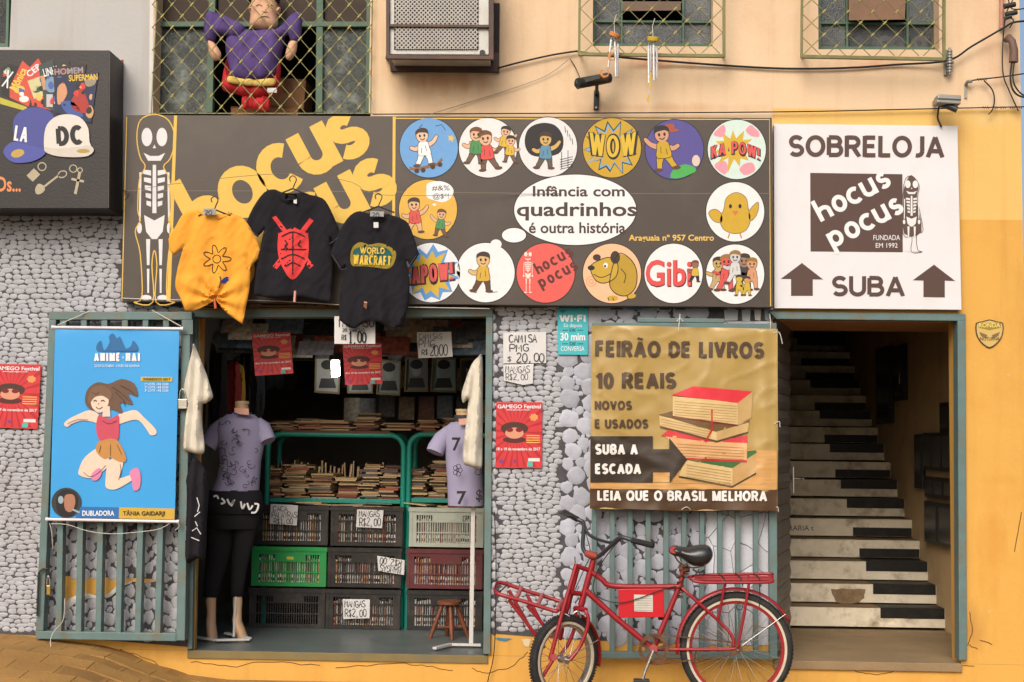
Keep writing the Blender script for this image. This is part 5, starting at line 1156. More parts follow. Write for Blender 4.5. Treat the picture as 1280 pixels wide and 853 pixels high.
# ================================================================ GATES
def barred(name, label, polys_frame, bars, Y, dpt, cat='gate', rails=()):
    x, y = polys_frame[0][0]
    g = thing(name, W((polys_frame[0][0][0] + polys_frame[0][1][0]) / 2, 800, Y), label, cat)
    for i, p in enumerate(polys_frame): slab('gate_frame', p, Y - .001 * (i % 2), dpt, teal, g, bev=.004)
    for (xt, yt, xb_, yb_, w_) in bars:
        slab('gate_bar', [(xt - w_ / 2, yt), (xt + w_ / 2, yt), (xb_ + w_ / 2, yb_), (xb_ - w_ / 2, yb_)], Y + .006, dpt - .012, teal, g, bev=.003)
    for p in rails: slab('gate_rail', p, Y + .02, dpt - .035, teal, g)
    return g
lg = barred('barred_gate_leaf', 'open barred steel gate leaf behind the blue hanging banner',
    [[(61, 389.5), (240, 390), (240, 400), (61, 400)], [(61, 400), (70, 400), (54, 789), (44.5, 789)], [(227, 400), (238, 400), (231, 801), (220, 801)], [(44, 789), (220, 792), (220, 802), (44, 799)]],
    [(69 + 10 + 26.2 * i - i * .5, 400, 73 + 24.7 * i, 792 + i * .4, 7.4) for i in range(6)], -.13, .075,
    rails=[[(70, 576), (222, 580), (222, 586), (70, 582)], [(68, 606), (222, 610), (222, 616), (68, 612)]])
lm = mat('brass_lock', (190, 160, 90), metal=.7, rough=.35)
stl = mat('steel_lock', (196, 194, 186), metal=.8, rough=.3)
def padlock(cx, cy, w_, h_, Y, body, label):
    t = thing('padlock', W(cx, cy + h_, Y), label, 'padlock')
    slab('lock_body', [(cx - w_ / 2, cy), (cx + w_ / 2, cy), (cx + w_ / 2, cy + h_), (cx - w_ / 2, cy + h_)], Y - .012, .024, body, t, bev=.004)
    b = MB(); b.tube([W(cx + w_ * .33 * math.cos(a), cy - h_ * .25 - h_ * .75 * math.sin(a) if a not in (0, math.pi) else cy + 1, Y) for a in [math.pi * i / 8 for i in range(9)]], .004, 8); b.build('shackle', stl, t, smooth=True)
padlock(60.3, 732, 5, 12, -.14, lm, 'narrow brass padlock low on the left gate post')
padlock(228, 499, 11.5, 12.5, -.16, stl, 'silver padlock hanging on the gate post beside the white shirt')
b = MB(); b.tube([W(*p) for p in ((60, 711, -.15), (53, 712, -.15), (48.5, 716, -.15), (47.5, 740, -.15), (46.5, 770, -.15))], .007, 8)
b.build('chain_hook', mat('dark_iron', (60, 66, 66), metal=.5, rough=.6), lg, smooth=True)
slab('hinge', [(231, 658), (236, 658), (235, 676), (230, 676)], -.14, .04, teal, lg); slab('hinge', [(228, 400), (241, 400), (241, 418), (228, 418)], -.135, .02, teal, lg)
rg_ = barred('barred_gate', 'tall barred steel gate behind the gold book fair banner',
    [[(740, 403), (962, 404.5), (962, 413), (740, 411.5)], [(740, 411.5), (746, 411.5), (746, 815), (739.5, 815)], [(961, 404), (971, 404), (972, 824), (962, 824)], [(738, 815), (962, 816), (962, 824.5), (738, 823.5)], [(797, 397.5), (906, 398.5), (906, 404), (797, 403)]],
    [(765.6 + 22.4 * i, 412, 765.4 + 22.45 * i, 816, 6.2) for i in range(9) if i < 9], -.10, .05)
# ribbed door leaf, swung inwards
rd = thing('ribbed_door', W(971, 822, 0.02), 'dark ribbed metal door leaf swung inwards beside the gold banner', 'door')
ribm = mat('dark_ribbed_metal', (128, 122, 116), rough=.45, var=.2, vs=6, metal=.3, dirt=.4, drgb=(60, 52, 44))
A, Bp = W(971.5, 600, .0), Vector((W(971.5, 600, 0).x + .215, .82, 0)); A.y = .075
zr = .012
while zr < zt_stair - .03:
    b = MB(); dv = Vector((Bp.x - A.x, Bp.y - A.y, 0)); nrm = Vector((dv.y, -dv.x, 0)).normalized()
    a0 = Vector((A.x, A.y, zr)); a1 = a0 + dv; h_ = .105
    vs = []
    for p in (a0, a1): vs += [p + nrm * .004, p + nrm * .014 + Vector((0, 0, h_ * .45)), p + nrm * .004 + Vector((0, 0, h_ * .96)), p - nrm * .01 + Vector((0, 0, h_ * .96)), p - nrm * .01]
    b.add(vs, [(0, 5, 6, 1), (1, 6, 7, 2), (2, 7, 8, 3), (3, 8, 9, 4), (4, 9, 5, 0), (0, 1, 2, 3, 4), (9, 8, 7, 6, 5)]); b.build('door_rib', ribm, rd); zr += .105
b = MB(); q = Bp + Vector((.02, -.02, 0)); b.box(q.x, q.x + .008, q.y - .02, q.y, 1.02, 1.2); b.build('handle_plate', stl, rd)
b = MB(); b.tube([(q.x, q.y - .01, 1.12), (q.x + .05, q.y - .03, 1.12), (q.x + .06, q.y - .09, 1.12)], .006, 8); b.build('door_handle', stl, rd, smooth=True)
# fittings on the stairwell wall
blackm = mat('black_steel_box', (34, 32, 32), rough=.4, var=.2)
def wallbox(name, label, cat, pxa, pxb, yt, yb_, dep=.05, panes=0, txt=()):
    # side wall at X_SW: depth from the pixel column
    def Yof(px): d = MR @ Vector((px - 640.0, -(600 - 426.5), -FPX)); return CAMP.y + X_SW / d.x * d.y
    def Zof(px, py): Y = Yof(px); return W(px, py, Y).z
    y0_, y1_ = Yof(pxb), Yof(pxa); z1, z0 = Zof((pxa + pxb) / 2, yt), Zof((pxa + pxb) / 2, yb_)
    t = thing(name, (X_SW - dep / 2, (y0_ + y1_) / 2, z0), label, cat)
    b = MB(); b.box(X_SW - dep, X_SW - .001, y0_, y1_, z0, z1); b.build('box_body', blackm, t, bev=.004)
    nn = max(1, panes)
    for i in range(nn):
        b = MB(); a = y0_ + (y1_ - y0_) * (i + .12) / nn; c = y0_ + (y1_ - y0_) * (i + .88) / nn; b.box(X_SW - dep - .006, X_SW - dep - .0005, a, c, z0 + .03, z1 - .03); b.build('box_door', mat('smoked_cover', (50, 50, 50), rough=.25), t)
    return t
wallbox('electric_panel', 'tall dark panel high on the stairwell wall, the one nearer the stairs', 'panel', 1100, 1119, 434, 530, .03)
pp = wallbox('notice_case', 'tall dark case holding a white slip high on the stairwell wall', 'notice case', 1122, 1136, 432, 501, .03)
slab('white_slip', [(1125, 457), (1129.5, 457), (1128.5, 480), (1123.5, 480)], W(0, 0, 0).y + 2.62, .002, paper, pp)
wallbox('meter_box', 'slim upright black meter box low on the stairwell wall', 'meter box', 1147.5, 1157.5, 543, 611, .03)
wallbox('meter_cabinet', 'wide black meter cabinet of two windows in the middle of the stairwell wall', 'meter box', 1160, 1197, 541, 589, .04, 3)
wallbox('letterbox_panel', 'black letterbox panel with white lettering under the meter cabinet', 'letterbox', 1161, 1198, 597, 624, .035, 3)
wallbox('meter_cabinet', 'lowest black meter cabinet on the stairwell wall', 'meter box', 1161, 1198, 629, 682, .04, 2)
wallbox('meter_cabinet', 'narrow black meter cabinet nearest the doorway top on the stairwell wall', 'meter box', 1180, 1197.5, 503, 541, .03, 1)

# ================================================================ AIR CONDITIONER
cage = mat('brown_steel_cage', (86, 66, 60), rough=.6, var=.2, dirt=.4, drgb=(120, 86, 60), ds=8)
YQ = -.32
ac = thing('air_conditioner', W(550, 88, -.15), 'boxed white window air conditioner in a brown steel cage', 'air conditioner')
slab('unit_body', [(488, -60), (611, -60), (611, 68.5), (487, 68)], YQ + .02, .30, mat('off_white_case', (206, 206, 202), rough=.45, dirt=.3, drgb=(160, 150, 130)), ac, bev=.004)
slab('grille_recess', [(493, -60), (598, -60), (598, 62), (492.5, 62)], YQ + .015, .004, mat('dark_grille', (70, 62, 58), rough=.8), ac)
gm_ = MB(); k = 0
def segs(x0, x1, y0, y1, p):
    o = []
    c = x0 - (y1 - y0)
    while c < x1:
        a = (max(x0, c), y0 + max(0, x0 - c)); e = min(x1, c + (y1 - y0)); q = (e, y0 + e - c)
        if q[0] - a[0] > 1: o.append((a, q)); o.append(((x0 + x1 - a[0], a[1]), (x0 + x1 - q[0], q[1])))
        c += p
    return o
for a, q in segs(493.5, 597.5, -60, 61.5, 5.4): k += 1; gm_.bar(W(*a, YQ + .008 + .001 * (k % 2)), W(*q, YQ + .008 + .001 * (k % 2)), .0085, .003)
gm_.build('grille_mesh', mat('grey_mesh', (170, 166, 160), rough=.4), ac, kind='stuff')
for p in ([(482.5, -60), (486.5, -60), (487, 72), (482.5, 73)], [(611.5, -60), (617, -60), (617, 74), (611.5, 72)], [(483, 69), (617, 70), (617, 74.5), (483, 73.5)], [(487, 30), (612, 31), (612, 34.5), (487, 33.5)]): slab('cage_bar', p, YQ - .004 - .002 * (p[0][1] > 0), .03, cage, ac, bev=.002)
b = MB()
for (x, y) in ((484, 72), (615, 73)): b.bar(W(x, y, YQ), W(x, y, -.0), .02, .02, up=(0, 0, 1))
for (x, y) in ((615, 0),): b.bar(W(x, y, YQ), W(x, y, -.0), .02, .02, up=(0, 0, 1))
b.build('cage_arm', cage, ac)
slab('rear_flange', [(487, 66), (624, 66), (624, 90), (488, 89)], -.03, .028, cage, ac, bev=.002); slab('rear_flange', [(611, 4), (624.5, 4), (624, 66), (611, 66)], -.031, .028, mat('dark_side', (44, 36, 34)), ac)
b = MB(); b.loft([(W(603, 66, YQ + .012), .018, .0), (W(603, 66, YQ + .012), .017, .001)], 16)
slab('badge', ell(603, 66, 3.6, n=16), YQ + .014, .004, mat('badge', (60, 60, 60)), ac)

# ================================================================ UPSTAIRS WINDOW: doll and boxes
cb = mat('cardboard', (150, 110, 76), rough=.85, var=.15, vs=9, dirt=.3, drgb=(110, 78, 50))
def carton(x0, x1, z0, z1, y0, y1, label, lean=0):
    t = thing('cardboard_box', ((x0 + x1) / 2, (y0 + y1) / 2, z0), label, 'box'); t.rotation_euler = (0, lean, 0)
    b = MB(); b.box(x0, x1, y0, y1, z0, z1 - .004); b.build('carton', cb, t, bev=.004)
    for a, c in ((x0, (x0 + x1) / 2 - .003), ((x0 + x1) / 2 + .003, x1)): b = MB(); b.box(a, c, y0 - .004, y1 + .004, z1 - .004, z1); b.build('flap', cb, t)
    b = MB(); b.box((x0 + x1) / 2 - .03, (x0 + x1) / 2 + .03, y0 - .0055, y0 - .004, z1 - .1, z1 - .005); b.build('tape', mat('parcel_tape', (120, 80, 50), rough=.3), t)
carton(sx(275, 120), sx(362, 120), 3.41, sz(300, 120), .3, .6, 'wide cardboard box under the hanging plush doll in the upstairs window')
carton(sx(325, 90), sx(369, 90), sz(350, 120) + .002, sz(350, 82), .32, .6, 'small leaning cardboard box right of the plush doll', R(4))
b = MB(); b.box(WIN_L[0], WIN_L[1], .2, .75, 3.39, 3.409); b.build('window_shelf', dark_in, bld)
DY = .05
pl = thing('plush_doll', W(318, 138, DY), 'large plush doll in a purple jumper and red trunks hanging in the upstairs lattice window', 'plush doll')
skn = mat('doll_skin', (222, 174, 142), rough=.8, var=.05); pur = mat('purple_plush', (92, 72, 132), rough=.9, var=.15, vs=12, bump=.3, bs=40); rdp = mat('red_plush', (200, 44, 48), rough=.85, var=.12, vs=10, bump=.3, bs=40); yel = mat('gold_felt', (222, 190, 100), rough=.8)
hairm = mat('doll_hair', (44, 34, 34), rough=.8)
fo = lambda x, y: .008 * noise.noise(Vector((x * .12, y * .07, 0))) + .004 * math.sin(x * .35 + y * .12)
soft('arm', smoothp([(256, 24), (260, 15), (272, 16), (290, 24), (306, 34), (300, 48), (284, 46), (272, 44), (268, 52), (259, 52), (255, 38)], 4), DY - .035, .04, pur, pl, sw=9, fold=fo)
soft('arm', smoothp([(378, 22), (374, 15), (364, 18), (352, 32), (344, 38), (348, 50), (360, 44), (364, 52), (374, 52), (377, 36)], 4), DY - .035, .04, pur, pl, sw=9, fold=fo)
soft('hand', smoothp([(260, 51), (268, 54), (276, 66), (275, 74), (268, 76), (261, 66)], 4), DY - .04, .03, skn, pl, sw=6)
soft('hand', smoothp([(362, 52), (371, 52), (370, 66), (364, 75), (358, 74), (357, 66)], 4), DY - .04, .03, skn, pl, sw=6)
soft('torso', smoothp([(284, 46), (300, 36), (318, 38), (346, 36), (356, 46), (353, 66), (348, 84), (342, 98), (318, 104), (292, 100), (286, 82), (282, 62)], 4), DY + .01, .08, pur, pl, sw=18, fold=fo)
soft('trunks', smoothp([(284, 74), (289, 92), (294, 100), (318, 102), (342, 98), (346, 84), (351, 74), (350, 104), (347, 116), (336, 120), (318, 124), (296, 118), (278, 112), (279, 92)], 4), DY + .015, .07, rdp, pl, sw=14, fold=fo)
soft('waist_belt', smoothp([(286, 95), (300, 98), (318, 100), (342, 98), (342, 107), (318, 108), (300, 106), (285, 103)], 3), DY - .063, .012, yel, pl, sw=4)
soft('belt_buckle', ell(311, 103, 7, 4.6, 20), DY - .072, .01, yel, pl, sw=3)
soft('cape_tail', smoothp([(304, 118), (318, 122), (336, 120), (337, 137), (326, 139), (314, 136), (303, 137)], 3), DY + .02, .03, rdp, pl, sw=5, fold=lambda x, y: .012 * math.sin(x * .9))
hd = soft('head', smoothp([(313, 2), (316, -12), (330, -18), (346, -10), (348, 4), (347, 18), (347, 34), (336, 39), (320, 37), (312, 34), (313, 18)], 4), DY - .01, .07, skn, pl, sw=14)
soft('hair', smoothp([(311, 8), (311, -16), (330, -24), (349, -14), (349, 8), (345, 2), (338, 5), (328, 4), (318, 1), (314, 3)], 4), DY - .028, .075, hairm, hd, sw=9)
soft('ear', ell(313.5, 10, 3.2, 6, 14), DY - .02, .03, skn, hd, sw=3); soft('ear', ell(348, 13, 3, 5, 14), DY - .02, .03, skn, hd, sw=3)
lines('face_lines', [smoothp([(320, 8), (324, 6), (328, 8)], 3, False), smoothp([(334, 7), (338, 6), (342, 8)], 3, False), smoothp([(328, 14), (331, 16), (334, 14)], 3, False), smoothp([(324, 22), (331, 20.5), (337, 22)], 3, False)], .9, DY - .083, ink(BLK), hd)
soft('maker_tag', rect(334, 110, 346, 116), DY - .05, .003, paper, pl, sw=2)
b = MB(); b.tube([W(330, -18, DY), W(330, -60, -.01)], .003, 6); b.build('hanging_string', cord, pl)

# toilet rolls behind the right window
for (x, lab) in ((1106, 'left of the three paper rolls behind the right upstairs window'), (1121, 'middle of the three paper rolls behind the right upstairs window'), (1149, 'right paper roll with its core showing behind the upstairs window')):
    c = W(x, 54.5, .26); t = thing('paper_roll', (c.x, c.y, c.z - .055), lab, 'paper roll'); b = MB(); n = 24
    vs = []; 
    for y_, r_ in ((0, .055), (.1, .055), (.1, .02), (0, .02)): vs += [(c.x + r_ * math.cos(2 * math.pi * i / n), c.y + y_, c.z + r_ * math.sin(2 * math.pi * i / n)) for i in range(n)]
    b.add(vs, [(j * n + i, j * n + (i + 1) % n, ((j + 1) % 4) * n + (i + 1) % n, ((j + 1) % 4) * n + i) for j in range(4) for i in range(n)]); b.build('roll', paper, t, smooth=False)
    b = MB(); b.tube([(c.x, c.y + .004, c.z), (c.x, c.y + .098, c.z)], .0195, 16); b.build('core', cb, t)
b = MB(); b.box(WIN_R[0] , WIN_R[1], .2, .5, W(1100, 62, .26).z - .005 - .02, W(1100, 63, .26).z - .0); b.build('window_shelf', dark_in, bld)
b = soft('plastic_bottle', smoothp([(1033, 62), (1032, 50), (1035, 42), (1040, 38), (1045, 44), (1047, 52), (1046, 62)], 3), .3, .04, mat('aqua_plastic', (90, 190, 190), rough=.3), None, sw=6, back=1, label='aqua plastic bottle behind the right upstairs window glass', cat='bottle')

# ================================================================ CAMERAS, CHIMES, CABLES
blk = mat('black_plastic', (44, 46, 46), rough=.5, var=.15); galv = mat('galvanised', (160, 160, 154), metal=.5, rough=.45, dirt=.4, drgb=(110, 90, 66))
c1 = thing('security_camera', W(745, 137, -.02), 'black bullet security camera on a short wall bracket above the wide sign', 'security camera')
b = MB(); b.tube([W(722, 103.5, -.30), W(726, 104, -.28), W(761, 97.5, -.14)], [.03, .034, .034], 16); b.build('camera_body', blk, c1, smooth=True)
slab('sun_hood', [(718, 101), (757, 91.5), (760.5, 95), (722, 106)], -.30, .12, blk, c1)
slab('wall_bracket', [(742.5, 113), (749, 113.5), (748.5, 137), (742, 137)], -.02, .018, blk, c1, bev=.002)
b = MB(); b.tube([W(746, 106, -.2), W(746, 112, -.1), W(745.5, 118, -.02)], .012, 8); b.build('bracket_arm', blk, c1, smooth=True)
slab('bracket_screw', ell(745, 134.5, 1.2, n=8), -.023, .003, paper, c1)
wire('camera_cable', [(712, 73, -.02), (719, 84, -.02), (726, 100, -.1)], .003, blk, c1)
c2 = thing('security_camera', W(1186, 132, -.02), 'pale metal security camera with a dark lamp barrel under the right upstairs window', 'security camera')
slab('camera_housing', [(1173, 117.5), (1201.5, 119), (1201, 130.5), (1171, 128.5)], -.22, .10, galv, c2, bev=.006)
slab('housing_rib', [(1172, 122.5), (1201.5, 124), (1201.3, 125.5), (1172, 124)], -.224, .01, mat('dark_iron2', (80, 78, 74)), c2)
b = MB(); b.tube([W(1174, 131, -.12), W(1185, 133, -.18), W(1196, 137.5, -.2)], [.016, .02, .02], 12); b.build('lamp_barrel', blk, c2, smooth=True)
b = MB(); b.tube([W(1168, 128, -.0), W(1170, 130, -.08), W(1176, 130, -.14)], .014, 8); b.build('wall_mount', galv, c2, smooth=True)
wire('camera_cable', [(1174, 132, -.1), (1172, 146, -.08), (1174, 153, -.08), (1177, 159, -.075)], .006, blk, c2)
chm = mat('silver_chime_tube', (222, 224, 226), metal=.3, rough=.35, var=.25, vs=60)
def chime(cx, cy, discm, tilt, tubes, label, extra):
    Y = -.24; t = thing('wind_chime', W(cx, cy + 60, Y), label, 'wind chime')
    b = MB(); a = W(cx, cy, Y); b.loft([(a + Vector((0, 0, -.014)), .034, .034), (a + Vector((0, 0, -.01)), .038, .038), (a + Vector((0, 0, .01)), .038, .038), (a + Vector((0, 0, .014)), .032, .032)], 24)
    o = b.build('top_disc', discm, t, smooth=False)
    me = o.data; o.data.transform(Matrix.Translation(a - ORG[t]) @ Matrix.Rotation(R(tilt), 4, 'Y') @ Matrix.Rotation(R(16), 4, 'X') @ Matrix.Translation(ORG[t] - a))
    for i, (x0, y0, x1, y1) in enumerate(tubes):
        yy = Y + (.02 if i % 2 else -.02); b = MB(); b.tube([W(x0, y0, yy), W(x1, y1, yy)], .0075, 10); b.build('chime_tube', chm, t, smooth=True)
        b = MB(); b.tube([W(x0, y0, yy), W(cx + (x0 - cx) * .7, cy, Y)], .0012, 5); b.build('thread', cord, t)
    b = MB(); b.tube([W(cx, cy, Y), W(cx - 1, cy - 16, -.2), W(cx + 2, cy - 26, -.168)], .002, 5); b.build('hanger', cord, t)
    for nm, poly, m in extra: slab(nm, poly, Y - .03, .006, m, t, bev=.001)
    b = MB(); b.tube([W(cx, cy, Y), W(extra[-1][1][0][0], extra[-1][1][0][1], Y - .028)], .0012, 5); b.build('thread', cord, t)
orw = mat('orange_wood', (206, 130, 66), rough=.5); yew = mat('yellow_wood', (206, 172, 50), rough=.5)
cres = lambda cx, cy, r: [(cx + r * math.cos(R(a)), cy + r * math.sin(R(a))) for a in range(-60, 241, 20)] + [(cx + r * .15 + r * .62 * math.cos(R(a)), cy - r * .15 + r * .62 * math.sin(R(a))) for a in range(230, -51, -20)]
chime(768.5, 44, orw, 28, [(764, 50, 762, 66), (763, 66, 760, 85), (768.5, 53, 769.5, 72), (772.5, 55, 771.5, 97), (769.5, 72, 769.5, 96)], 'wind chime with an orange disc and crescent in front of the middle upstairs window', [('crescent', rotp(cres(764.5, 71, 5), 764.5, 71, 60), orw)])
chime(816.5, 49, yew, 4, [(810.5, 58, 811, 104), (813.5, 57, 813.5, 90), (817, 57, 817.5, 101), (821, 59, 821, 98)], 'wind chime with a yellow disc and gold pendant before the middle upstairs window', [('pendant', [(812, 91), (814.5, 95), (813, 104), (814, 108), (811.5, 114), (811, 104)], yew), ('pendant', [(810, 120), (812, 119), (811.8, 124), (810.5, 128), (808.6, 124)], yew)])
soft('orange_crescent', cres(755.5, 92, 6), -.31, .006, orw, None, sw=2, step=2, label='small orange crescent ornament resting on the black security camera', cat='ornament')
cabm = mat('black_cable', (34, 32, 34), rough=.6)
wire('cable', [(622, 85.5, -.03), (650, 78, -.03), (690, 69, -.03), (722, 64, -.03)], .006, cabm, None, label='black cable from the air conditioner to the middle window grille', cat='cable')
wire('cable', [(722, 65, -.14), (760, 70, -.12), (800, 74, -.05), (905, 82, -.02), (985, 86, -.02), (1060, 85, -.02), (1120, 81, -.02), (1184, 76, -.05), (1215, 58, -.06), (1253, 36, -.1), (1268, 28, -.12), (1295, 26, -.12)], .007, cabm, None, label='thick black cable sagging under the two small upstairs windows', cat='cable')
wire('thin_wire', [(538, 143, -.04), (580, 130, -.02), (640, 111, -.02), (686, 93, -.02), (718, 68, -.05)], .0022, galv, None, label='thin grey wire rising from the wide sign to the middle window', cat='wire')
wire('thin_wire', [(466, 143, -.03), (700, 141.8, -.03), (980, 140, -.03), (1170, 136, -.03), (1290, 133.5, -.03)], .004, cabm, None, label='long dark wire running along the top of the signs', cat='wire')
wire('thin_wire', [(1208, 102, -.03), (1224, 99.5, -.05), (1255, 96, -.05), (1295, 90, -.05)], .0045, cabm, None, label='dark wire held by the small wall bracket at the right corner', cat='wire')
wire('thin_wire', [(1230, 101, -.05), (1240, 112, -.05), (1243, 124, -.05), (1241, 136, -.05), (1236, 143, -.05)], .0045, cabm, None, label='short loose wire drooping between two wires at the right corner', cat='wire')
wire('thin_wire', [(1257, 20, -.05), (1254, 45, -.05), (1253.5, 90, -.05), (1262, 115, -.05), (1273, 139, -.05)], .004, cabm, None, label='vertical dark wire beside the pipe at the right corner', cat='wire')
b = MB(); b.tube([W(1252.5, -60, -.03), W(1252, 36, -.03)], .014, 10); b.build('wall_pipe', mat('salmon_pipe', (190, 140, 120), rough=.7), None, smooth=True, label='thin painted pipe near the top right corner', cat='pipe')
t = thing('cable_connector', W(1262, 24, -.08), 'cluster of black cable connectors at the top right corner', 'connector')
for (x, y, a, c) in ((1262, 7, 7, 3.2), (1264, 17, 7, 3.2), (1260, 22, 4, 2.5)): b = MB(); b.tube([W(x - a, y + 1.5, -.1), W(x + a, y - 1.5, -.1)], c / 195, 10); b.build('connector_body', blk, t, smooth=True)
wire('jumper', [(1258, -20, -.1), (1262, 6, -.1), (1270, 12, -.1), (1295, 8, -.1)], .004, cabm, t); wire('jumper', [(1266, 0, -.1), (1258, 16, -.1), (1256, 28, -.08)], .004, cabm, t); wire('jumper', [(1262, 22, -.1), (1267, 26, -.1), (1262, 35, -.1)], .004, cabm, t)
t = thing('cable_conduit', W(1265, 79, -.05), 'brown hooked conduit with two black cables at the right corner', 'conduit')
b = MB(); b.tube([W(1258, 50, -.04), W(1261, 47.5, -.09), W(1265, 52, -.11), (W(1267.5, 63, -.11)), W(1267, 78, -.11)], [.02, .024, .024, .026, .028], 12); b.build('hood', mat('brown_pvc', (112, 86, 76), rough=.6), t, smooth=True)
wire('cable', [(1265, 77, -.11), (1263, 95, -.11), (1265, 110, -.11), (1274, 120, -.11), (1295, 124, -.11)], .006, cabm, t); wire('cable', [(1268, 77, -.11), (1266, 95, -.11), (1269, 108, -.11), (1279, 119, -.11), (1296, 121, -.11)], .005, cabm, t)
t = thing('cable_clamp', W(1184, 94, -.05), 'ridged metal cable clamp at the corner of the right window grille', 'clamp')
slab('clamp_plate', [(1180.5, 62), (1184, 62), (1184, 94), (1180.5, 94)], -.02, .018, galv, t)
for i in range(8): b = MB(); a = W(1187, 63 + i * 3.6, -.05); b.tube([a, a + Vector((0, 0, -.012))], .018 if i != 4 else .026, 12); b.build('ridge', galv, t, smooth=False)
b = MB(); b.tube([W(1187, 60, -.05), W(1187, 93, -.05)], .008, 8); b.build('rod', galv, t, smooth=True)
t = thing('wall_bracket', W(1208, 123, -.03), 'small bent white bracket holding a wire on the peach wall', 'bracket')
slab('bracket_plate', [(1206, 104), (1209, 103), (1209, 123), (1206, 123)], -.01, .008, galv, t); b = MB(); b.tube([W(1207.5, 106, -.01), W(1209, 102.5, -.04), W(1215, 102, -.06)], .011, 8); b.build('hook', galv, t, smooth=True)
b = MB(); b.tube([W(1222 + i * 1.6, 99.5 + (1.5 if i % 2 else -1.5), -.05) for i in range(8)], .004, 6); b.build('wire_twist', mat('rusty_wire', (130, 96, 66)), t, smooth=True)
t = thing('wire_clips', W(1250, 136, -.03), 'row of twisted wire ends on the dark wire at the right corner', 'wire')
for x in (1229, 1240, 1250, 1262, 1270): b = MB(); b.tube([W(x + i * 1.4, 134.5 + (1.6 if i % 2 else -1.2), -.035) for i in range(6)], .0035, 6); b.build('wire_twist', mat('rusty_wire', (130, 96, 66)), t, smooth=True)
wire('ground_cable', [(618, 640, -.05), (620, 700, -.05), (619, 790, -.05), (616, 826, -.04), (611, 846, -.04), (608, 862, -.05)], .0035, cabm, None, label='thin black cable hanging down the pebble column to the ground', cat='cable')
# ================================================================ SHOP INTERIOR
rackm = mat('teal_rack_paint', (30, 148, 132), rough=.4, var=.1, vs=8); 
YR = 1.16
def rack(x0, x1, corner, label):
    # hoop of square tube (front and rear), two shelves
    t = thing('shelf_rack', W((x0 + x1) / 2, 786, YR + .2), label, 'shelf')
    z0 = .0; zt = W((x0 + x1) / 2, 543.5, YR).z; X0, X1 = W(x0, 600, YR).x, W(x1, 600, YR).x; r = .10
    for y in (YR, YR + .42):
        pts = [Vector((X0, y, z0)), Vector((X0, y, zt - r))] + [Vector((X0 + r - r * math.cos(a), y, zt - r + r * math.sin(a))) for a in [math.pi / 2 * i / 6 for i in range(1, 6)]] + [Vector((X0 + r, y, zt)), Vector((X1 - r, y, zt))] + [Vector((X1 - r + r * math.sin(a), y, zt - r + r * math.cos(a))) for a in [math.pi / 2 * i / 6 for i in range(1, 6)]] + [Vector((X1, y, zt - r)), Vector((X1, y, z0))]
        b = MB(); b.tube(pts, .02, 10); b.build('rack_hoop', rackm, t, smooth=True)
    zl = W((x0 + x1) / 2, 625.5, YR).z
    b = MB(); b.box(X0 + .02, X1 - .02, YR - .0, YR + .42, zl - .02, zl + .012); b.build('shelf_board', rackm, t, bev=.003)
    b = MB(); b.box(X0 + .1, X1 - .1, YR - .015, YR + .42, zt + .012, zt + .03); b.build('top_board', mat('brown_board', (110, 70, 50), rough=.7), t, bev=.003)
    for x in (X0, X1): b = MB(); b.bar((x, YR, zl), (x, YR + .42, zl), .02, .02, up=(0, 0, 1)); b.bar((x, YR, .2), (x, YR + .42, .2), .02, .02, up=(0, 0, 1)); b.build('side_rail', rackm, t)
    return zl + .012, zt + .03
zl, zt1 = rack(334, 504, 0, 'wide turquoise tube rack with a rounded top, carrying piles of comics')
zl2, zt2 = rack(511, 618, 0, 'narrower turquoise tube rack on the right behind the torso in the numbered shirt')
# comics: every one an object
cvr = [mat('comic_cover_%d' % i, c, rough=.55, var=.25, vs=14, bump=0) for i, c in enumerate([(150, 110, 78), (176, 140, 96), (120, 84, 60), (160, 80, 60), (90, 84, 90), (190, 160, 120), (104, 112, 110), (130, 60, 50), (200, 176, 130), (80, 60, 50)])]
pgm = mat('yellowed_pages', (206, 180, 136), rough=.85, var=.15, vs=30, rnd=.25)
comic_me = []
for c in cvr:
    b = MB(); b.mi = 0; b.box(-.5, .5, -.5, .5, 0, .14); b.box(-.5, .5, -.5, .5, .86, 1); b.box(-.5, .5, .47, .5, .14, .86); b.mi = 1; b.box(-.49, .49, -.49, .47, .14, .86)
    o = b.build('comic', [c, pgm]); o.location = (0, 0, 0); me = o.data
    # recentre mesh
    mn = [min(v.co[i] for v in me.vertices) for i in range(3)]; mx_ = [max(v.co[i] for v in me.vertices) for i in range(3)]
    me.transform(Matrix.Translation((-(mn[0] + mx_[0]) / 2, -(mn[1] + mx_[1]) / 2, -mn[2]))); comic_me.append(me); bpy.data.objects.remove(o)
def comic(x, y, z, w_, d_, h_, rz, label, group, ry=0, rx=0, name='comic'):
    o = bpy.data.objects.new(name, rg.choice(comic_me)); COL.objects.link(o); o.location = (x, y, z); o.scale = (w_, d_, h_); o.rotation_euler = (rx, ry, rz + (math.pi if rg.random() < .6 else 0)); tagp(o, label, 'comic', group); return o
rg = random.Random(11)
def stack(xa, xb, ytop, ybot, Y, label, group, th=.0135, lean=0):
    zb, ztp = W((xa + xb) / 2, ybot, Y).z, W((xa + xb) / 2, ytop, Y).z; c = W((xa + xb) / 2, ybot, Y).x; wd_ = W(xb, 600, Y).x - W(xa, 600, Y).x
    z = zb; i = 0
    while z < ztp:
        h_ = th * rg.uniform(.6, 1.3); comic(c + rg.uniform(-.018, .018) + lean * i, Y + .13 + rg.uniform(-.03, .03), z, wd_ * rg.uniform(.86, 1.0), .25, h_, rg.gauss(0, .13), label, group); z += h_ + .0008; i += 1
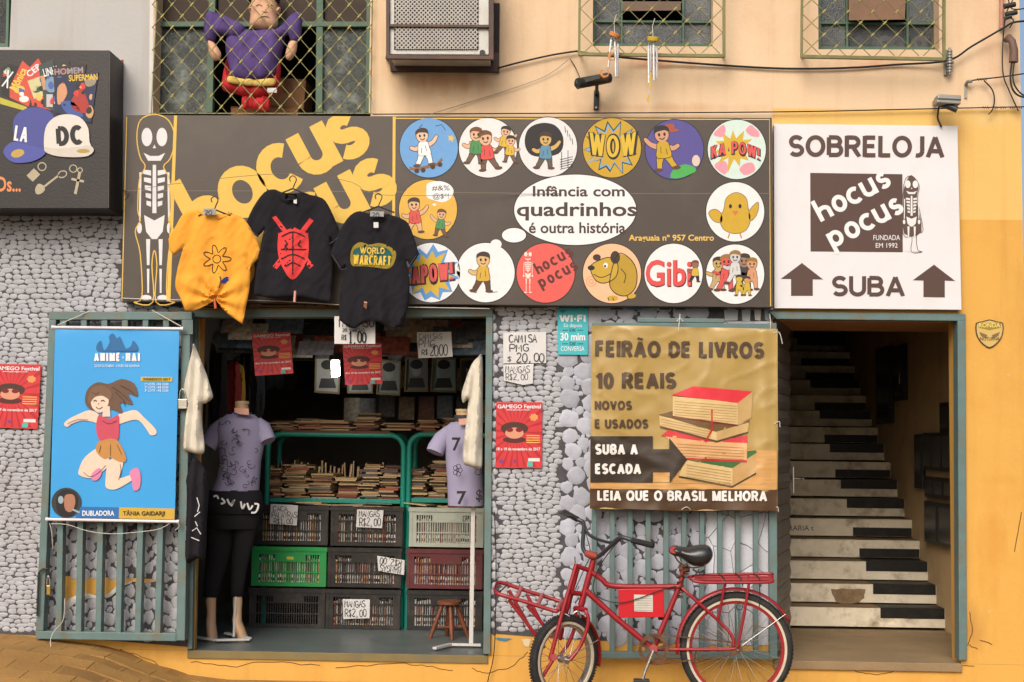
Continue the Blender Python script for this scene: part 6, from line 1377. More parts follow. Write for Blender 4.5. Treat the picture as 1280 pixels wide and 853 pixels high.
low = [(323, 351, 586, 0, 'first'), (353, 384, 582, 0, 'second'), (386, 418, 592, 0, 'third'), (420, 449, 597, 0, 'fourth'), (451, 474, 582, 0, 'fifth'), (476, 500, 583, 0, 'sixth')]
for xa, xb, yt, _, nm in low:
    stack(max(337, xa), xb, yt, 624.0, YR + .02, 'thin worn comic in the %s pile from the left, lower shelf, wide rack' % nm, 'comics piled on the wide rack')
for xa, xb, yt, nm in ((513, 535, 586, 'left'), (538, 562, 577, 'middle'), (565, 592, 590, 'right')):
    stack(xa, xb, yt, 623.5, YR + .02, 'thin worn comic in the %s pile, lower shelf, narrow rack' % nm, 'comics piled on the narrow rack')
for xa, xb, yt, nm in ((340, 370, 527, 'first'), (370, 402, 524, 'second'), (396, 440, 526, 'third'), (444, 474, 517, 'fourth'), (478, 518, 529, 'fifth'), (522, 548, 527, 'sixth'), (552, 590, 524, 'seventh')):
    stack(xa, xb, yt, 538.2, YR + .03, 'flat comic in the %s low pile from the left on top of the racks' % nm, 'comics lying on top of the racks', .010)
for i in range(34):                       # upright comics behind the piles
    X = W(338 + i * 4.9, 600, YR + .3).x; h_ = rg.uniform(.2, .27)
    o = comic(X, YR + .36, zl + .001, h_, .17, rg.uniform(.008, .02), 0, 'comic standing upright behind the piles on the wide rack', 'comics standing at the back of the wide rack'); o.rotation_euler = (0, math.pi / 2 + rg.uniform(-.12, .12), 0); o.location.z = zl + .002 + h_ / 2
for i in range(14):
    X = W(520 + i * 5, 600, YR + .3).x; h_ = rg.uniform(.16, .22)
    o = comic(X, YR + .36, zl2 + .001, h_, .17, rg.uniform(.008, .02), 0, 'comic standing upright behind the piles on the narrow rack', 'comics standing at the back of the narrow rack'); o.rotation_euler = (0, math.pi / 2 + rg.uniform(-.12, .12), 0); o.location.z = zl2 + .002 + h_ / 2
# ---- crates
def crate_into(b, X0, X1, Y0, Y1, z0, z1, panel=True):
    t = .012
    b['rim'].box(X0 - .008, X1 + .008, Y0 - .008, Y0 + .014, z1 - .03, z1); b['rim'].box(X0 - .008, X1 + .008, Y1 - .014, Y1 + .008, z1 - .03, z1)
    b['rim'].box(X0 - .008, X0 + .014, Y0 + .014, Y1 - .014, z1 - .03, z1 - .001); b['rim'].box(X1 - .014, X1 + .008, Y0 + .014, Y1 - .014, z1 - .03, z1 - .001)
    b['base'].box(X0 + .005, X1 - .005, Y0 + .004, Y1 - .004, z0 + .004, z0 + .018)
    H = z1 - z0
    def panel_(key, f, L_, half=False):
        s = b[key]; zs = [z0 + .0, z0 + .028, z0 + .028 + H * .245, z0 + .028 + H * .275, z0 + .028 + H * .52, z0 + .028 + H * .55, z1 - .055, z1 - .028]
        for a, c in ((0, 1), (2, 3), (4, 5), (6, 7)): f(s, 0, L_, zs[a], zs[c], t * .9)
        e = .05
        f(s, 0, e, zs[1], zs[6], t * .85); f(s, L_ - e, L_, zs[1], zs[6], t * .85)
        n = int((L_ - 2 * e) / .0165); p = (L_ - 2 * e) / n
        for i in range(1, n): f(s, e + i * p - .0032, e + i * p + .0032, zs[1], zs[6], t * .6)
        if panel: f(s, L_ * .32, L_ * .72, zs[5] - .004, zs[6] + .004, t)
        for q in (.0, 1.0): f(s, q * (L_ - .02), q * (L_ - .02) + .02, zs[0], zs[7], t * 1.5)
    panel_('front_panel', lambda s, a, c, d, e, dp: s.box(X0 + a, X0 + c, Y0 + .006 - dp / 2, Y0 + .006 + dp / 2, d, e), X1 - X0)
    panel_('back_panel', lambda s, a, c, d, e, dp: s.box(X0 + a, X0 + c, Y1 - .006 - dp / 2, Y1 - .006 + dp / 2, d, e), X1 - X0)
    panel_('side_panel', lambda s, a, c, d, e, dp: s.box(X0 + .006 - dp / 2, X0 + .006 + dp / 2, Y0 + a, Y0 + c, d, e), Y1 - Y0)
    panel_('other_side', lambda s, a, c, d, e, dp: s.box(X1 - .006 - dp / 2, X1 - .006 + dp / 2, Y0 + a, Y0 + c, d, e), Y1 - Y0)
spines = [mat('spine_%d' % i, c, rough=.5, var=.2, vs=40, bump=0) for i, c in enumerate([(240, 236, 230), (196, 96, 76), (226, 196, 116), (140, 156, 186), (244, 242, 238), (214, 170, 130), (150, 148, 146), (236, 232, 226), (196, 196, 184), (240, 238, 232)])]
sp_me = []
for c in spines:
    b = MB(); b.mi = 0; b.box(-.5, .5, -.5, .5, 0, 1); b.mi = 1; b.poly([(-.4, -.503, .1), (.4, -.503, .1), (.4, -.503, .22), (-.4, -.503, .22)]); b.poly([(-.3, -.503, .35), (.3, -.503, .35), (.3, -.503, .85), (-.3, -.503, .85)])
    o = b.build('manga', [c, rg.choice([ink((60, 56, 56)), ink((150, 90, 80)), ink((190, 180, 170))])]); sp_me.append(o.data); o.data.transform(Matrix.Translation((0, .0015, 0))); bpy.data.objects.remove(o)
crates = [
 (1, 0, 'black', (46, 45, 46), 'black plastic crate with the word search sign, top of the left crate column'), (1, 1, 'green', (24, 150, 74), 'bright green plastic crate in the left column of crates'), (1, 2, 'black', (40, 40, 42), 'black plastic crate under the bright green crate'),
 (2, 0, 'black', (48, 45, 44), 'black plastic crate at the top of the middle crate column'), (2, 1, 'black', (44, 42, 42), 'black plastic crate with the upside down price sign, middle of the middle column'), (2, 2, 'black', (42, 41, 42), 'black plastic crate at the bottom of the middle crate column'),
 (3, 0, 'grey', (176, 184, 172), 'pale grey plastic crate under the shelf of the narrow rack'), (3, 1, 'maroon', (96, 40, 46), 'maroon plastic crate between the pale grey and the black crate'), (3, 2, 'black', (42, 42, 44), 'black plastic crate behind the wooden stool')]
YCR = 1.06
cxs = {1: (313, 407), 2: (409, 501), 3: (509, 603)}
CH = .292
short = {(1, 0): 'top left black crate', (1, 1): 'bright green crate', (1, 2): 'bottom left black crate', (2, 0): 'top crate of the middle column', (2, 1): 'black crate in the very middle', (2, 2): 'bottom crate of the middle column', (3, 0): 'pale grey crate', (3, 1): 'maroon crate', (3, 2): 'black crate behind the stool'}
for ci, row, cn, rgb, lab in crates:
    sn = short[(ci, row)]
    xa, xb = cxs[ci]; off = {(1, 0): 5, (1, 1): 2, (1, 2): 0, (2, 0): 4, (2, 1): 1, (2, 2): 0, (3, 0): 2, (3, 1): 0, (3, 2): 1}[(ci, row)]
    X0, X1 = W(xa + off, 700, YCR).x, W(xb + off * .3, 700, YCR).x; z0 = .003 + (2 - row) * (CH + .002); z1 = z0 + CH - .012; Y0 = YCR + .01 * ((ci + row) % 2); Y1 = Y0 + .36
    t = thing('plastic_crate', ((X0 + X1) / 2, (Y0 + Y1) / 2, z0), lab, 'crate', 'plastic crates stacked under the racks')
    m = mat('crate_%d_%d_%d' % rgb, tuple(int(q * (.8 if max(rgb) < 60 else 1)) for q in rgb), rough=.42, var=.12, vs=8, dirt=.3, drgb=(110, 100, 90), ds=6)
    bb = {k: MB() for k in ('rim', 'base', 'front_panel', 'back_panel', 'side_panel', 'other_side')}; crate_into(bb, X0, X1, Y0, Y1, z0, z1)
    for k, v in bb.items(): v.build('side_panel' if k == 'other_side' else k, m, t)
    if cn == 'green': b = MB(); b.box(X0 + .25, X0 + .30, Y0 - .0035, Y0 - .001, z1 - .09, z1 - .07); b.build('sticker', mat('crate_sticker', (200, 190, 60)), t)
    if (ci, row) in ((1, 2),): continue
    cell = 0; X = X0 + .03
    gname = 'mangas in the ' + sn
    while X < X1 - .03:
        w_ = rg.uniform(.012, .022); h_ = rg.uniform(.17, .2); o = bpy.data.objects.new('manga', rg.choice(sp_me)); COL.objects.link(o); o.location = (X + w_ / 2, Y0 + .088, z0 + .02); o.scale = (w_ * .93, .14, h_)
        o.rotation_euler = (0, rg.uniform(-.03, .03), 0); tagp(o, 'manga standing spine out inside the ' + sn, 'book', gname); X += w_
    if row == 0:
        for i in range(7):
            comic(X0 + .06 + rg.random() * (X1 - X0 - .12), Y0 + .15, z1 - .02 + .012 * i * .5, .19, .26, .008, rg.uniform(-.6, .6), 'crumpled magazine lying loose on the ' + sn, 'magazines lying on the upper crates', ry=rg.uniform(-.08, .08))
def stickon(poly, Y, items, wd_, label, rot=0): return paper_sign(dens(poly, 3), Y, items, wd_, label, rot)
YN = YCR - .018
stickon([(338.5, 630), (372.5, 632), (371, 657), (337, 655)], YN, [('CACA', 341, 632.5, 360, 639), ('PALAVRAS', 339.5, 640.5, 371.5, 647.5), ('R$1,00', 342, 648.5, 366, 655)], .8, 'handwritten word search price sign on the upper left black crate')
stickon([(446.5, 637), (479.5, 638), (477.5, 660.5), (445, 659)], YN, [('MANGAS', 448.5, 638.5, 475, 646), ('R$2,00', 449, 648, 476, 657.5)], .8, 'handwritten price sign on the top crate of the middle column')
stickon([(471.5, 695), (505.8, 700.5), (505, 719), (473, 714)], YN, [('MANGAS', 475, 698, 502, 706), ('R$2,00', 476, 707, 503, 715)], .8, 'tilted upside down handwritten price sign on a black crate', rot=(189, 488.5, 707))
stickon([(428.5, 749), (462.4, 749.5), (462, 773), (429, 774)], YN, [('MANGAS', 430.5, 751, 457, 759), ('R$2,00', 431, 762, 458, 771)], .8, 'handwritten price sign on the bottom crate of the middle column')
stickon([(521, 415.5), (564, 415), (565.8, 446), (523, 448)], .28, [('CAMISAS', 523.5, 417.5, 553, 424, .7), ('PMG', 523.5, 425.5, 544, 434.5), ('R$', 527, 437.5, 535, 444), ('2000', 537, 431, 560, 445, 1.1)], .9, 'handwritten grey shirt price sign hanging inside the shop doorway')
stickon([(418, 395.5), (469, 397), (469, 430), (418, 430)], -.2, [('INCENSO', 421, 398, 468, 409, 1.2), ('20 VARETAS', 428, 411, 456, 415, .7), ('R$', 427, 419, 433, 425, .9), ('1,00', 435, 415.5, 458, 429, 2.0)], 1.0, 'handwritten white incense price sign under the black shirt with yellow lettering')
fest_poster([(314.5, 417), (363, 415), (366.6, 467), (319, 470)], .36, 'dim red festival poster hanging inside the shop, nearer the mannequin')
fest_poster([(428, 430), (477, 429), (478, 480), (431.5, 481.5)], .30, 'red festival poster hanging inside the shop under the incense sign')
# framed pictures
pfm = mat('old_gilt_frame', (120, 104, 70), rough=.5, dirt=.4)
def framed(poly, lab, tone, seed):
    Y = 1.9; x0, y0 = poly[0]
    t = thing('framed_portrait', W((poly[2][0] + poly[3][0]) / 2, poly[2][1], Y), lab, 'picture frame')
    cx = sum(p[0] for p in poly) / 4; cy = sum(p[1] for p in poly) / 4
    S = lambda k: [(cx + (x - cx) * k, cy + (y - cy) * k) for x, y in poly]
    for i in range(4):
        o, n_ = S(1), S(.88); j = (i + 1) % 4; slab('frame_side', [o[i], o[j], n_[j], n_[i]], Y, .03, pfm, t)
    slab('picture', S(.89), Y + .012, .004, ink(tone), t)
    decal('portrait_shape', [ell(cx, cy - 6, 6, 8, 16)], Y + .011, ink((150, 146, 140)), t); decal('portrait_hair', [ell(cx, cy - 13, 8, 6, 16)], Y + .0105, ink((30, 30, 30)), t)
    decal('portrait_shape', [[(cx - 11, cy + 16), (cx - 8, cy + 4), (cx + 8, cy + 4), (cx + 11, cy + 16)]], Y + .0108, ink((44, 42, 42)), t)
    return t
framed([(394, 446), (426, 447), (424, 493), (393, 491)], 'framed portrait of a figure in a bowler hat, leftmost of the hanging frames', (150, 150, 148), 1)
framed([(434, 452), (466, 452), (466, 492), (434, 492)], 'framed picture hanging behind the red poster under the incense sign', (140, 146, 150), 2)
framed([(474, 449), (501, 452), (500, 495), (470, 493)], 'tilted framed portrait between the red poster and the shirt price sign', (130, 134, 130), 3)
framed([(507, 447), (535, 447.5), (535, 490), (505, 490)], 'upright framed portrait directly below the shirt price sign', (110, 114, 110), 4)
framed([(540, 447), (570, 447.5), (570.5, 491), (538, 490)], 'framed portrait with pale glare just right below the shirt price sign', (140, 160, 156), 5)
framed([(575, 448), (602, 448), (602, 490), (575, 490)], 'rightmost framed portrait partly behind the hanging cream shirt', (80, 82, 80), 6)
# lamp
t = thing('hanging_lamp', W(418.5, 473, 1.55), 'small lit white lamp tube hanging before the framed portraits', 'lamp')
slab('lamp_tube', smoothp([(413.5, 451), (423, 450), (424, 470), (414.5, 472)], 1), 1.55, .05, mat('lit_tube', (255, 252, 240), emit=35), t, bev=.008); slab('lamp_cap', [(414, 443), (421, 443), (422, 450), (413, 451)], 1.56, .04, mat('lamp_cap', (150, 130, 90)), t, bev=.004)
b = MB(); b.tube([W(418, 443, 1.58), W(418, 380, 1.58)], .003, 6); b.build('lamp_cord', cabm, t)
# magazines pinned under the ceiling, garments at the back
rgb_ = [(220, 210, 190), (150, 150, 156), (110, 110, 116), (190, 160, 130), (160, 90, 76), (120, 140, 160), (80, 80, 84), (226, 216, 196)]
cn_ = ['cream', 'grey', 'dark grey', 'tan', 'reddish', 'bluish', 'near black', 'pale']
for i in range(110):
    x, y = rg.uniform(xs0 + .05, xs1 + .1), rg.uniform(.3, 2.2); z = rg.uniform(1.93, 2.12) + y * rg.uniform(0, .05)
    b = MB(); h_ = rg.uniform(.12, .22); a = rg.uniform(-.5, .5); c, s_ = math.cos(a) * .13, math.sin(a) * .13
    b.hexa([(x - c, y - s_, z - .02), (x + c, y + s_, z - .02), (x + c, y + s_ + .07, z + h_ * .5), (x - c, y - s_ + .07, z + h_ * .5)], (0, .004, .004))
    b.build('hanging_magazine', mat('mag_%d' % (i % 8), rgb_[i % 8], rough=.35, var=.5, vs=30), None, label='%s magazine pegged under the %s %s of the shop ceiling' % (cn_[i % 8], 'front' if y < 1.4 else 'rear', 'left' if x < -1.7 else 'middle' if x < -1 else 'right'), cat='magazine', group='magazines hanging under the shop ceiling')
def cloth_item(name, outline, Y, th, m, label, cat, fold, sw=10, step=3.2, back=.6, dense=True):
    return soft(name, smoothp(outline, 4) if dense else outline, Y, th, m, None, step=step, sw=sw, back=back, fold=fold, label=label, cat=cat)
vf = lambda k, a: (lambda x, y: a * math.sin(x * k + y * .03) + a * .6 * noise.noise(Vector((x * .1, y * .05, 1.7))))
garm = [((262, 440, 284, 520), (36, 34, 38), 'dark jacket'), ((270, 452, 300, 512), (150, 50, 44), 'red and dark jersey'), ((284, 456, 306, 510), (190, 150, 60), 'yellow edged dark jersey'), ((300, 440, 330, 520), (46, 46, 52), 'grey hooded top'), ((256, 430, 270, 540), (30, 30, 34), 'long black coat')]
for i, ((xa, ya, xb, yb_), c, nm) in enumerate(garm):
    cloth_item('hanging_garment', [(xa + 4, ya), (xb - 4, ya), (xb, ya + 14), (xb - 1, yb_), (xa + 1, yb_), (xa, ya + 14)], 1.35 + .12 * i, .04, mat('garment_%d' % i, c, rough=.9), nm + ' hanging in the dim left side of the shop', 'garment', vf(.7, .012))
for i in range(7):
    x = 300 + i * 14; cloth_item('hanging_garment', [(x, 452), (x + 13, 453), (x + 14, 484), (x - 1, 485)], 2.4 + .04 * i, .03, mat('garment_dim_%d' % (i % 3), [(60, 60, 64), (84, 80, 74), (40, 40, 44)][i % 3], rough=.8), 'dim bagged garment, %s from the left on the rear rail behind the left red poster' % ['first', 'second', 'third', 'fourth', 'fifth', 'sixth', 'seventh'][i], 'garment', vf(.9, .01))
    bpy.context.scene.collection.objects[-1]['group'] = 'bagged garments on the rear rail'
for i in range(26):
    x, z = xs0 + .55 + (i % 13) * .16 + rg.uniform(-.02, .02), 1.52 + (i // 13) * .26 + rg.uniform(-.02, .02)
    b = MB(); b.box(x, x + .13, 2.6, 2.606, z, z + .19); b.build('display_magazine', mat('mag_%d' % (i % 8), rgb_[i % 8], rough=.35, var=.5, vs=30), None, label='%s magazine faced outwards on the dim rear display above the racks' % cn_[i % 8], cat='magazine', group='magazines on the rear display')
b = MB(); b.tube([W(296, 450, 2.5), W(402, 450, 2.5)], .012, 8); b.build('clothes_rail', stl, None, label='clothes rail at the back left of the shop', cat='rail')

# ================================================================ SHIRTS ON THE FACADE
cot = lambda n, c: mat(n, c, rough=.9, var=.06, vs=10, bump=.15, bs=220, spec=.15)
def hanger(par, cx, cy, wd_, Y, col=None):
    b = MB(); b.tube(smoothp([tuple(W(cx - 3, cy - 9, Y)), tuple(W(cx - 4, cy - 13, Y)), tuple(W(cx, cy - 16, Y)), tuple(W(cx + 4.5, cy - 12, Y)), tuple(W(cx + 2, cy - 5, Y)), tuple(W(cx, cy, Y))], 4, False), .0035, 6)
    b.tube([W(cx - wd_, cy + 8, Y), W(cx, cy, Y), W(cx + wd_, cy + 8, Y)], .0055, 6); return b.build('hanger', blk, par, smooth=True)
def tshirt(outline, neck, Y, m, label, fold, tag_, hx):
    t = thing('t_shirt', W(sum(p[0] for p in outline) / len(outline), max(p[1] for p in outline), Y), label, 't-shirt')
    soft('shirt_cloth', [p for i, p in enumerate(smoothp(outline, 3)) if i == 0 or math.dist(p, smoothp(outline, 3)[i - 1]) > .4], Y, .013, m, t, step=2.4, sw=4, back=.6, fold=lambda x, y: fold(x, y) + crease(x, y))
    soft('neckband', smoothp(neck, 4), Y - .006, .012, m, t, step=2, sw=3, back=.5)
    hanger(t, *hx, 20, Y - .012)
    low_ = [p for p in outline]; cx_ = sum(p[0] for p in low_) / len(low_); cy_ = sum(p[1] for p in low_) / len(low_)
    inner = lambda a, c, k: [((a[0] + (c[0] - a[0]) * q) * (1 - k) + cx_ * k, (a[1] + (c[1] - a[1]) * q) * (1 - k) + cy_ * k) for q in (0, .33, .66, 1)]
    for i_ in range(len(outline) - 3):
        if outline[i_] == outline[i_ + 1] and outline[i_ + 2] == outline[i_ + 3] and outline[i_ + 1] != outline[i_ + 2]:
            lines('hem_stitching', [inner(outline[i_ + 1], outline[i_ + 2], .06)], .5, Y - .034, ink((120, 84, 44) if 'yellow' in label[:15] else (74, 72, 78)), t); slab('price_tag', tag_, Y - .05, .002, paper, t)
    hand('handwriting', [('20', tag_[0][0] + 2, tag_[0][1] + 1.8, tag_[0][0] + 11, tag_[0][1] + 7.5)], .8, Y - .053, mark, t); return t
YT = -.30
def crease(x, y):
    n1 = noise.noise(Vector((x * .09 + y * .05, y * .025 - x * .02, 4.))); n2 = noise.noise(Vector((x * .03, y * .11, 7.)))
    return .008 * (1 - abs(n1) * 2.4) ** 3 * (abs(n1) < .41) * .8 + .002 * n2
def fy(x, y):
    f = .006 * math.sin(x * .22 + y * .05) + .007 * noise.noise(Vector((x * .05, y * .035, 2.)))
    kx, ky = 268, 374; r = math.hypot(x - kx, y - ky) + 8; f += .03 * math.sin(math.atan2(y - ky, x - kx) * 9) * math.exp(-r / 34)
    return f
def surf(fold, Y, th=.035): return lambda x, y: Y - th - max(0, fold(x, y)) * 1.0 - .004
def crn(*p): return [p[0], p[0]] if len(p) == 1 else [q for x in p for q in (x, x)]
ysh = [(246, 262.5), (262, 268), (277, 270), (289, 267.5), (305, 274), (318, 294), (325, 312), (325, 312), (322, 324), (322, 324), (311, 336), (311, 336), (309, 320), (313, 340), (311, 366), (306, 390), (303, 405), (303, 405), (292, 398), (280, 388), (270, 375), (270, 375), (255, 383), (242, 388), (232, 389.5), (232, 389.5), (225, 372), (219, 358), (222, 336), (229, 310), (229, 310), (218, 319.5), (218, 319.5), (212, 312), (210.5, 299), (210.5, 299), (220, 282), (230, 267)]
tee = tshirt(ysh, [(247, 263), (262, 266), (277, 268), (290, 266), (284, 273), (268, 276), (254, 272)], YT, cot('yellow_cotton', (238, 166, 62)), 'orange yellow t-shirt with a knotted hem, leftmost of the three hanging on the wide sign', fy, [(254, 261), (270, 261), (270, 268.5), (254, 269)], (268, 262))
PS = YT - .056
CLF = {}
def cf(par): return CLF[par]
def sd(name, polys, col, par, fold, Y, z=0, th=.035, skip=0):      # print that lies on the folds of the cloth
    for p in polys: grid_decal(name, p, col, .0012 + z * .5, ink(col, .85), par, cf(par), 2.6)
def sl_(name, strokes, wd_, col, par, Y, z=0, closed=False):
    b = MB(); F = cf(par)
    for st in strokes:
        q = dens(st, 3) if closed else [(a_[0] + (c_[0] - a_[0]) * t / 6, a_[1] + (c_[1] - a_[1]) * t / 6) for a_, c_ in zip(st, st[1:]) for t in range(6)] + [st[-1]]
        for p in ribbon_polys(q, wd_, closed): b.poly([W(x, y, F(x, y) - .0022 - z * .5) for x, y in ccw(p)])
    return b.build(name, ink(col, .85), par)
def clothf(t, fold, Y): CLF[t] = lambda x, y: Y - .013 - fold(x, y) - crease(x, y)
clothf(tee, fy, YT)
# plain flower print
sl_('printed_outline', [[(271 + (13 + 5 * math.cos(7 * t)) * math.cos(t), 324 + (13 + 5 * math.cos(7 * t)) * math.sin(t)) for t in [2 * math.pi * i / 70 for i in range(70)]], ell(271, 324, 5, n=16)], 1.1, (50, 34, 24), tee, YT, closed=True)
sl_('printed_stem', [smoothp([(273, 342), (276, 350), (274, 360)], 3, False)], 1.2, (50, 34, 24), tee, YT)
sd('printed_leaf', [smoothp([(276, 352), (283, 346), (287, 349), (281, 354)], 3)], (40, 70, 160), tee, fy, YT, .001)
b = MB(); b.tube([W(268, 374, YT - .04), W(269.5, 386, YT - .05)], .008, 8); b.build('clothes_peg', mat('red_peg', (206, 90, 50)), tee)
bk = cot('black_cotton', (34, 33, 38))
fb1 = lambda x, y: .008 * math.sin(x * .16 + y * .04) + .008 * noise.noise(Vector((x * .05, y * .04, 5.)))
tee2 = tshirt([(330, 241), (343, 237), (352, 243), (366, 246), (381, 243), (403, 248), (413, 262), (421, 280), (427, 296), (427, 296), (415, 305), (415, 305), (413, 298), (416, 330), (414, 360), (413, 378), (413, 378), (396, 376), (370, 371), (345, 373), (317, 369), (317, 369), (320, 340), (325, 312), (330, 288), (330, 288), (322, 297), (322, 297), (306, 283), (306, 283), (316, 260)], [(342, 237), (354, 241), (368, 242), (381, 241), (376, 251), (362, 256), (349, 250)], YT + .02, bk, 'black t-shirt with a red print, middle one of the three hanging on the wide sign', fb1, [(357, 242), (371, 243), (370, 250), (356.5, 249)], (366, 236))
rd_ = (222, 62, 62); clothf(tee2, fb1, YT + .02)
# plain abstract red print: crossed bars over a rounded block
Y2 = YT + .02
sd('print', [[(340, 272), (345, 270), (392, 332), (387, 336)], [(392, 276), (387, 273), (341, 333), (346, 337)]], rd_, tee2, fb1, Y2)
sd('print_shield', [smoothp([(348, 292), (348, 292), (358, 288), (366, 284), (375, 288), (385, 292), (385, 292), (386, 312), (382, 330), (366, 350), (352, 332), (347, 312)], 4)], rd_, tee2, fb1, Y2, .0016)
sl_('print_lines', [smoothp([(352, 296), (366, 290), (381, 296)], 3, False), [(366, 291), (366, 343)], [(351, 312), (383, 312)], smoothp([(352, 324), (366, 318), (381, 324)], 3, False), smoothp([(356, 300), (359, 306), (356, 309)], 3, False), smoothp([(376, 300), (373, 306), (377, 309)], 3, False), [(356, 333), (366, 328), (376, 333)]], 1.6, (34, 32, 36), tee2, Y2, .0045)
slab('neck_label', [(367, 248), (371, 249), (371, 255), (367, 254)], Y2 - .05, .002, paper, tee2)
b = MB(); b.tube([W(369, 364, Y2 - .04), W(368, 378, Y2 - .05)], .008, 8); b.build('clothes_peg', mat('pink_peg', (214, 150, 140)), tee2)
fb2 = lambda x, y: .007 * math.sin(x * .2 - y * .03) + .008 * noise.noise(Vector((x * .05, y * .04, 9.))) + .02 * max(0, (y - 372) / 40) * math.sin(x * .28)
tee3 = tshirt([(437, 270), (450, 264), (462, 269), (474, 271), (487, 269), (507, 276), (515, 290), (524, 318), (524, 318), (513, 334), (513, 334), (508, 326), (512, 352), (510, 385), (502, 408), (502, 408), (486, 409), (470, 402), (455, 404), (440, 411), (424, 400), (424, 400), (424, 370), (431, 336), (431, 336), (424, 337), (424, 337), (412, 318), (412, 318), (424, 290)], [(449, 265), (462, 267), (474, 268), (487, 268), (482, 277), (468, 281), (456, 275)], YT - .0, bk, 'black t-shirt with yellow lettering, rightmost of the three hanging on the wide sign', fb2, [(463, 264), (480, 264.5), (479.5, 271), (462.5, 270.5)], (473, 258))
clothf(tee3, fb2, YT)
sd('badge_print', [smoothp([(441, 309), (450, 303), (462, 306), (474, 304), (486, 308), (495, 316), (492, 330), (484, 336), (466, 334), (452, 333), (440, 332), (438, 320)], 4)], (150, 130, 40), tee3, fb2, YT)
sd('badge_print', [smoothp([(444, 311), (462, 308), (482, 310), (490, 319), (486, 330), (464, 330), (446, 329), (441, 320)], 4)], (30, 90, 90), tee3, fb2, YT, .0008)
b = MB(); bold_into(b, 'WORLD', 450, 309.5, 481, 317.5, lambda x, y: cf(tee3)(x, y) - .0062, .18, 1, gap=.06); bold_into(b, 'WARCRAFT', 441.5, 319.5, 489, 331.5, lambda x, y: cf(tee3)(x, y) - .0062, .17, 2, gap=.05); b.build('lettering', ink((224, 186, 60)), tee3)
b = MB(); text_into(b, 'OF', 461, 317.4, 467, 320, lambda x, y: cf(tee3)(x, y) - .0066, 0, .04); b.build('lettering', ink((224, 186, 60)), tee3)
slab('neck_label', [(467, 278), (473, 278), (473, 285), (467, 285)], YT - .045, .002, paper, tee3)
b = MB(); b.bar(W(457, 378, YT - .05), W(455, 404, -.21), .02, .008); b.build('clothes_peg', mat('wooden_peg', (206, 160, 130)), tee3)
wire('hanging_line', [(152, 240, -.14), (250, 226, -.25), (365, 217, YT), (440, 228, YT), (476, 244, YT), (640, 243, -.15), (700, 242, -.14)], .0016, mat('grey_line', (110, 104, 96)), None, label='thin line stretched across the wide sign carrying the shirts', cat='line', k=3)
wire('white_line', [(151, 373, -.14), (220, 375, -.16), (330, 376, -.16), (440, 382, -.2), (500, 384, -.2), (612, 386, -.1)], .003, cord, None, label='white cord stretched along the bottom of the wide sign', cat='line')
b = MB(); b.tube(smoothp([tuple(W(152, 238, -.15)), tuple(W(159, 240, -.18)), tuple(W(160, 246, -.18)), tuple(W(156, 250, -.18))], 4, False), .0035, 6); b.build('wire_hook', blk, None, smooth=True, label='small wire hook at the left edge of the wide sign', cat='hook')

# shirts hanging at the doorway
cream = cot('cream_cotton', (214, 208, 192))
cloth_item('folded_shirt', [(242, 430), (246, 438), (252, 452), (260, 474), (266, 494), (264, 500), (258, 504), (252, 508), (253, 536), (256, 562), (250, 568), (232, 564), (229, 560), (231, 530), (234, 502), (229, 488), (234, 462), (240, 440)], -.13, .035, cream, 'cream shirt hung folded on the left doorway post beside the padlock', 'shirt', vf(.5, .012), sw=8, step=2.4)
sw_ = cot('cream_cotton', (214, 208, 192))
o = cloth_item('folded_shirt', [(597, 447), (603, 447), (603.5, 500), (603, 560), (602, 585), (590, 584), (579, 578), (580, 550), (584, 515), (585, 500), (579, 504), (577, 492), (583, 472), (590, 455)], .0, .05, cream, 'cream shirt hung folded on the right doorway post', 'shirt', vf(.45, .014), sw=8, step=2.4)
cloth_item('folded_shirt', [(243, 572), (249, 576), (258, 590), (261, 612), (258, 660), (256, 700), (248, 698), (236, 704), (231, 696), (231, 640), (232, 600), (237, 580)], -.11, .04, bk, 'black shirt with white flecked print hanging under the cream shirt on the left post', 'shirt', vf(.45, .012), sw=8, step=2.4)
lines('white_flecks', [[(246, 622), (249, 632), (247, 640)], [(243, 646), (250, 640)], [(240, 664), (246, 660), (251, 668)], [(244, 652), (247, 658)], [(239, 672), (249, 676)]], 1.2, -.178, ink((200, 200, 204)), COL.objects.get('folded_shirt.002'))
# ================================================================ MANNEQUINS
mskin = mat('mannequin_skin', (206, 168, 132), rough=.45, var=.06)
def L(px0, px1, py, Y, k=.6, dy=0): a, c = W(px0, py, Y), W(px1, py, Y); return (((a.x + c.x) / 2, Y + dy, a.z), (c.x - a.x) / 2, (c.x - a.x) / 2 * k)
YMn = .5
mq = thing('mannequin', W(281, 804, YMn), 'headless shop mannequin in a lilac printed t-shirt and black trousers inside the doorway', 'mannequin')
b = MB(); b.loft([L(*q, YMn, k) for *q, k in ((294, 310, 503, .9), (294, 310, 514, .9), (286, 316, 521, .8), (278, 324, 540, .62), (280, 322, 575, .66), (277, 322, 608, .66), (265, 323, 640, .62), (264, 322, 656, .6))], 24)
legL = [((272, 286, 652), .8), ((270, 283, 680), .85), ((264, 277, 712), .9), ((258, 271, 740), .9), ((257, 270, 752), .9), ((258.5, 270, 765), .9), ((258, 270, 778), 1.2), ((259, 272, 790), 1.3), ((260, 274, 800), 1.4), ((262, 273, 803), 1.2)]
legR = [((299, 313, 652), .8), ((297, 311, 680), .85), ((293, 305, 712), .9), ((291, 302, 740), .9), ((291, 303, 752), .9), ((291.5, 302, 765), .9), ((290.5, 302.5, 776), 1.2), ((294, 307, 786), 1.3), ((298, 311, 796), 1.4), ((300, 311, 800), 1.2)]
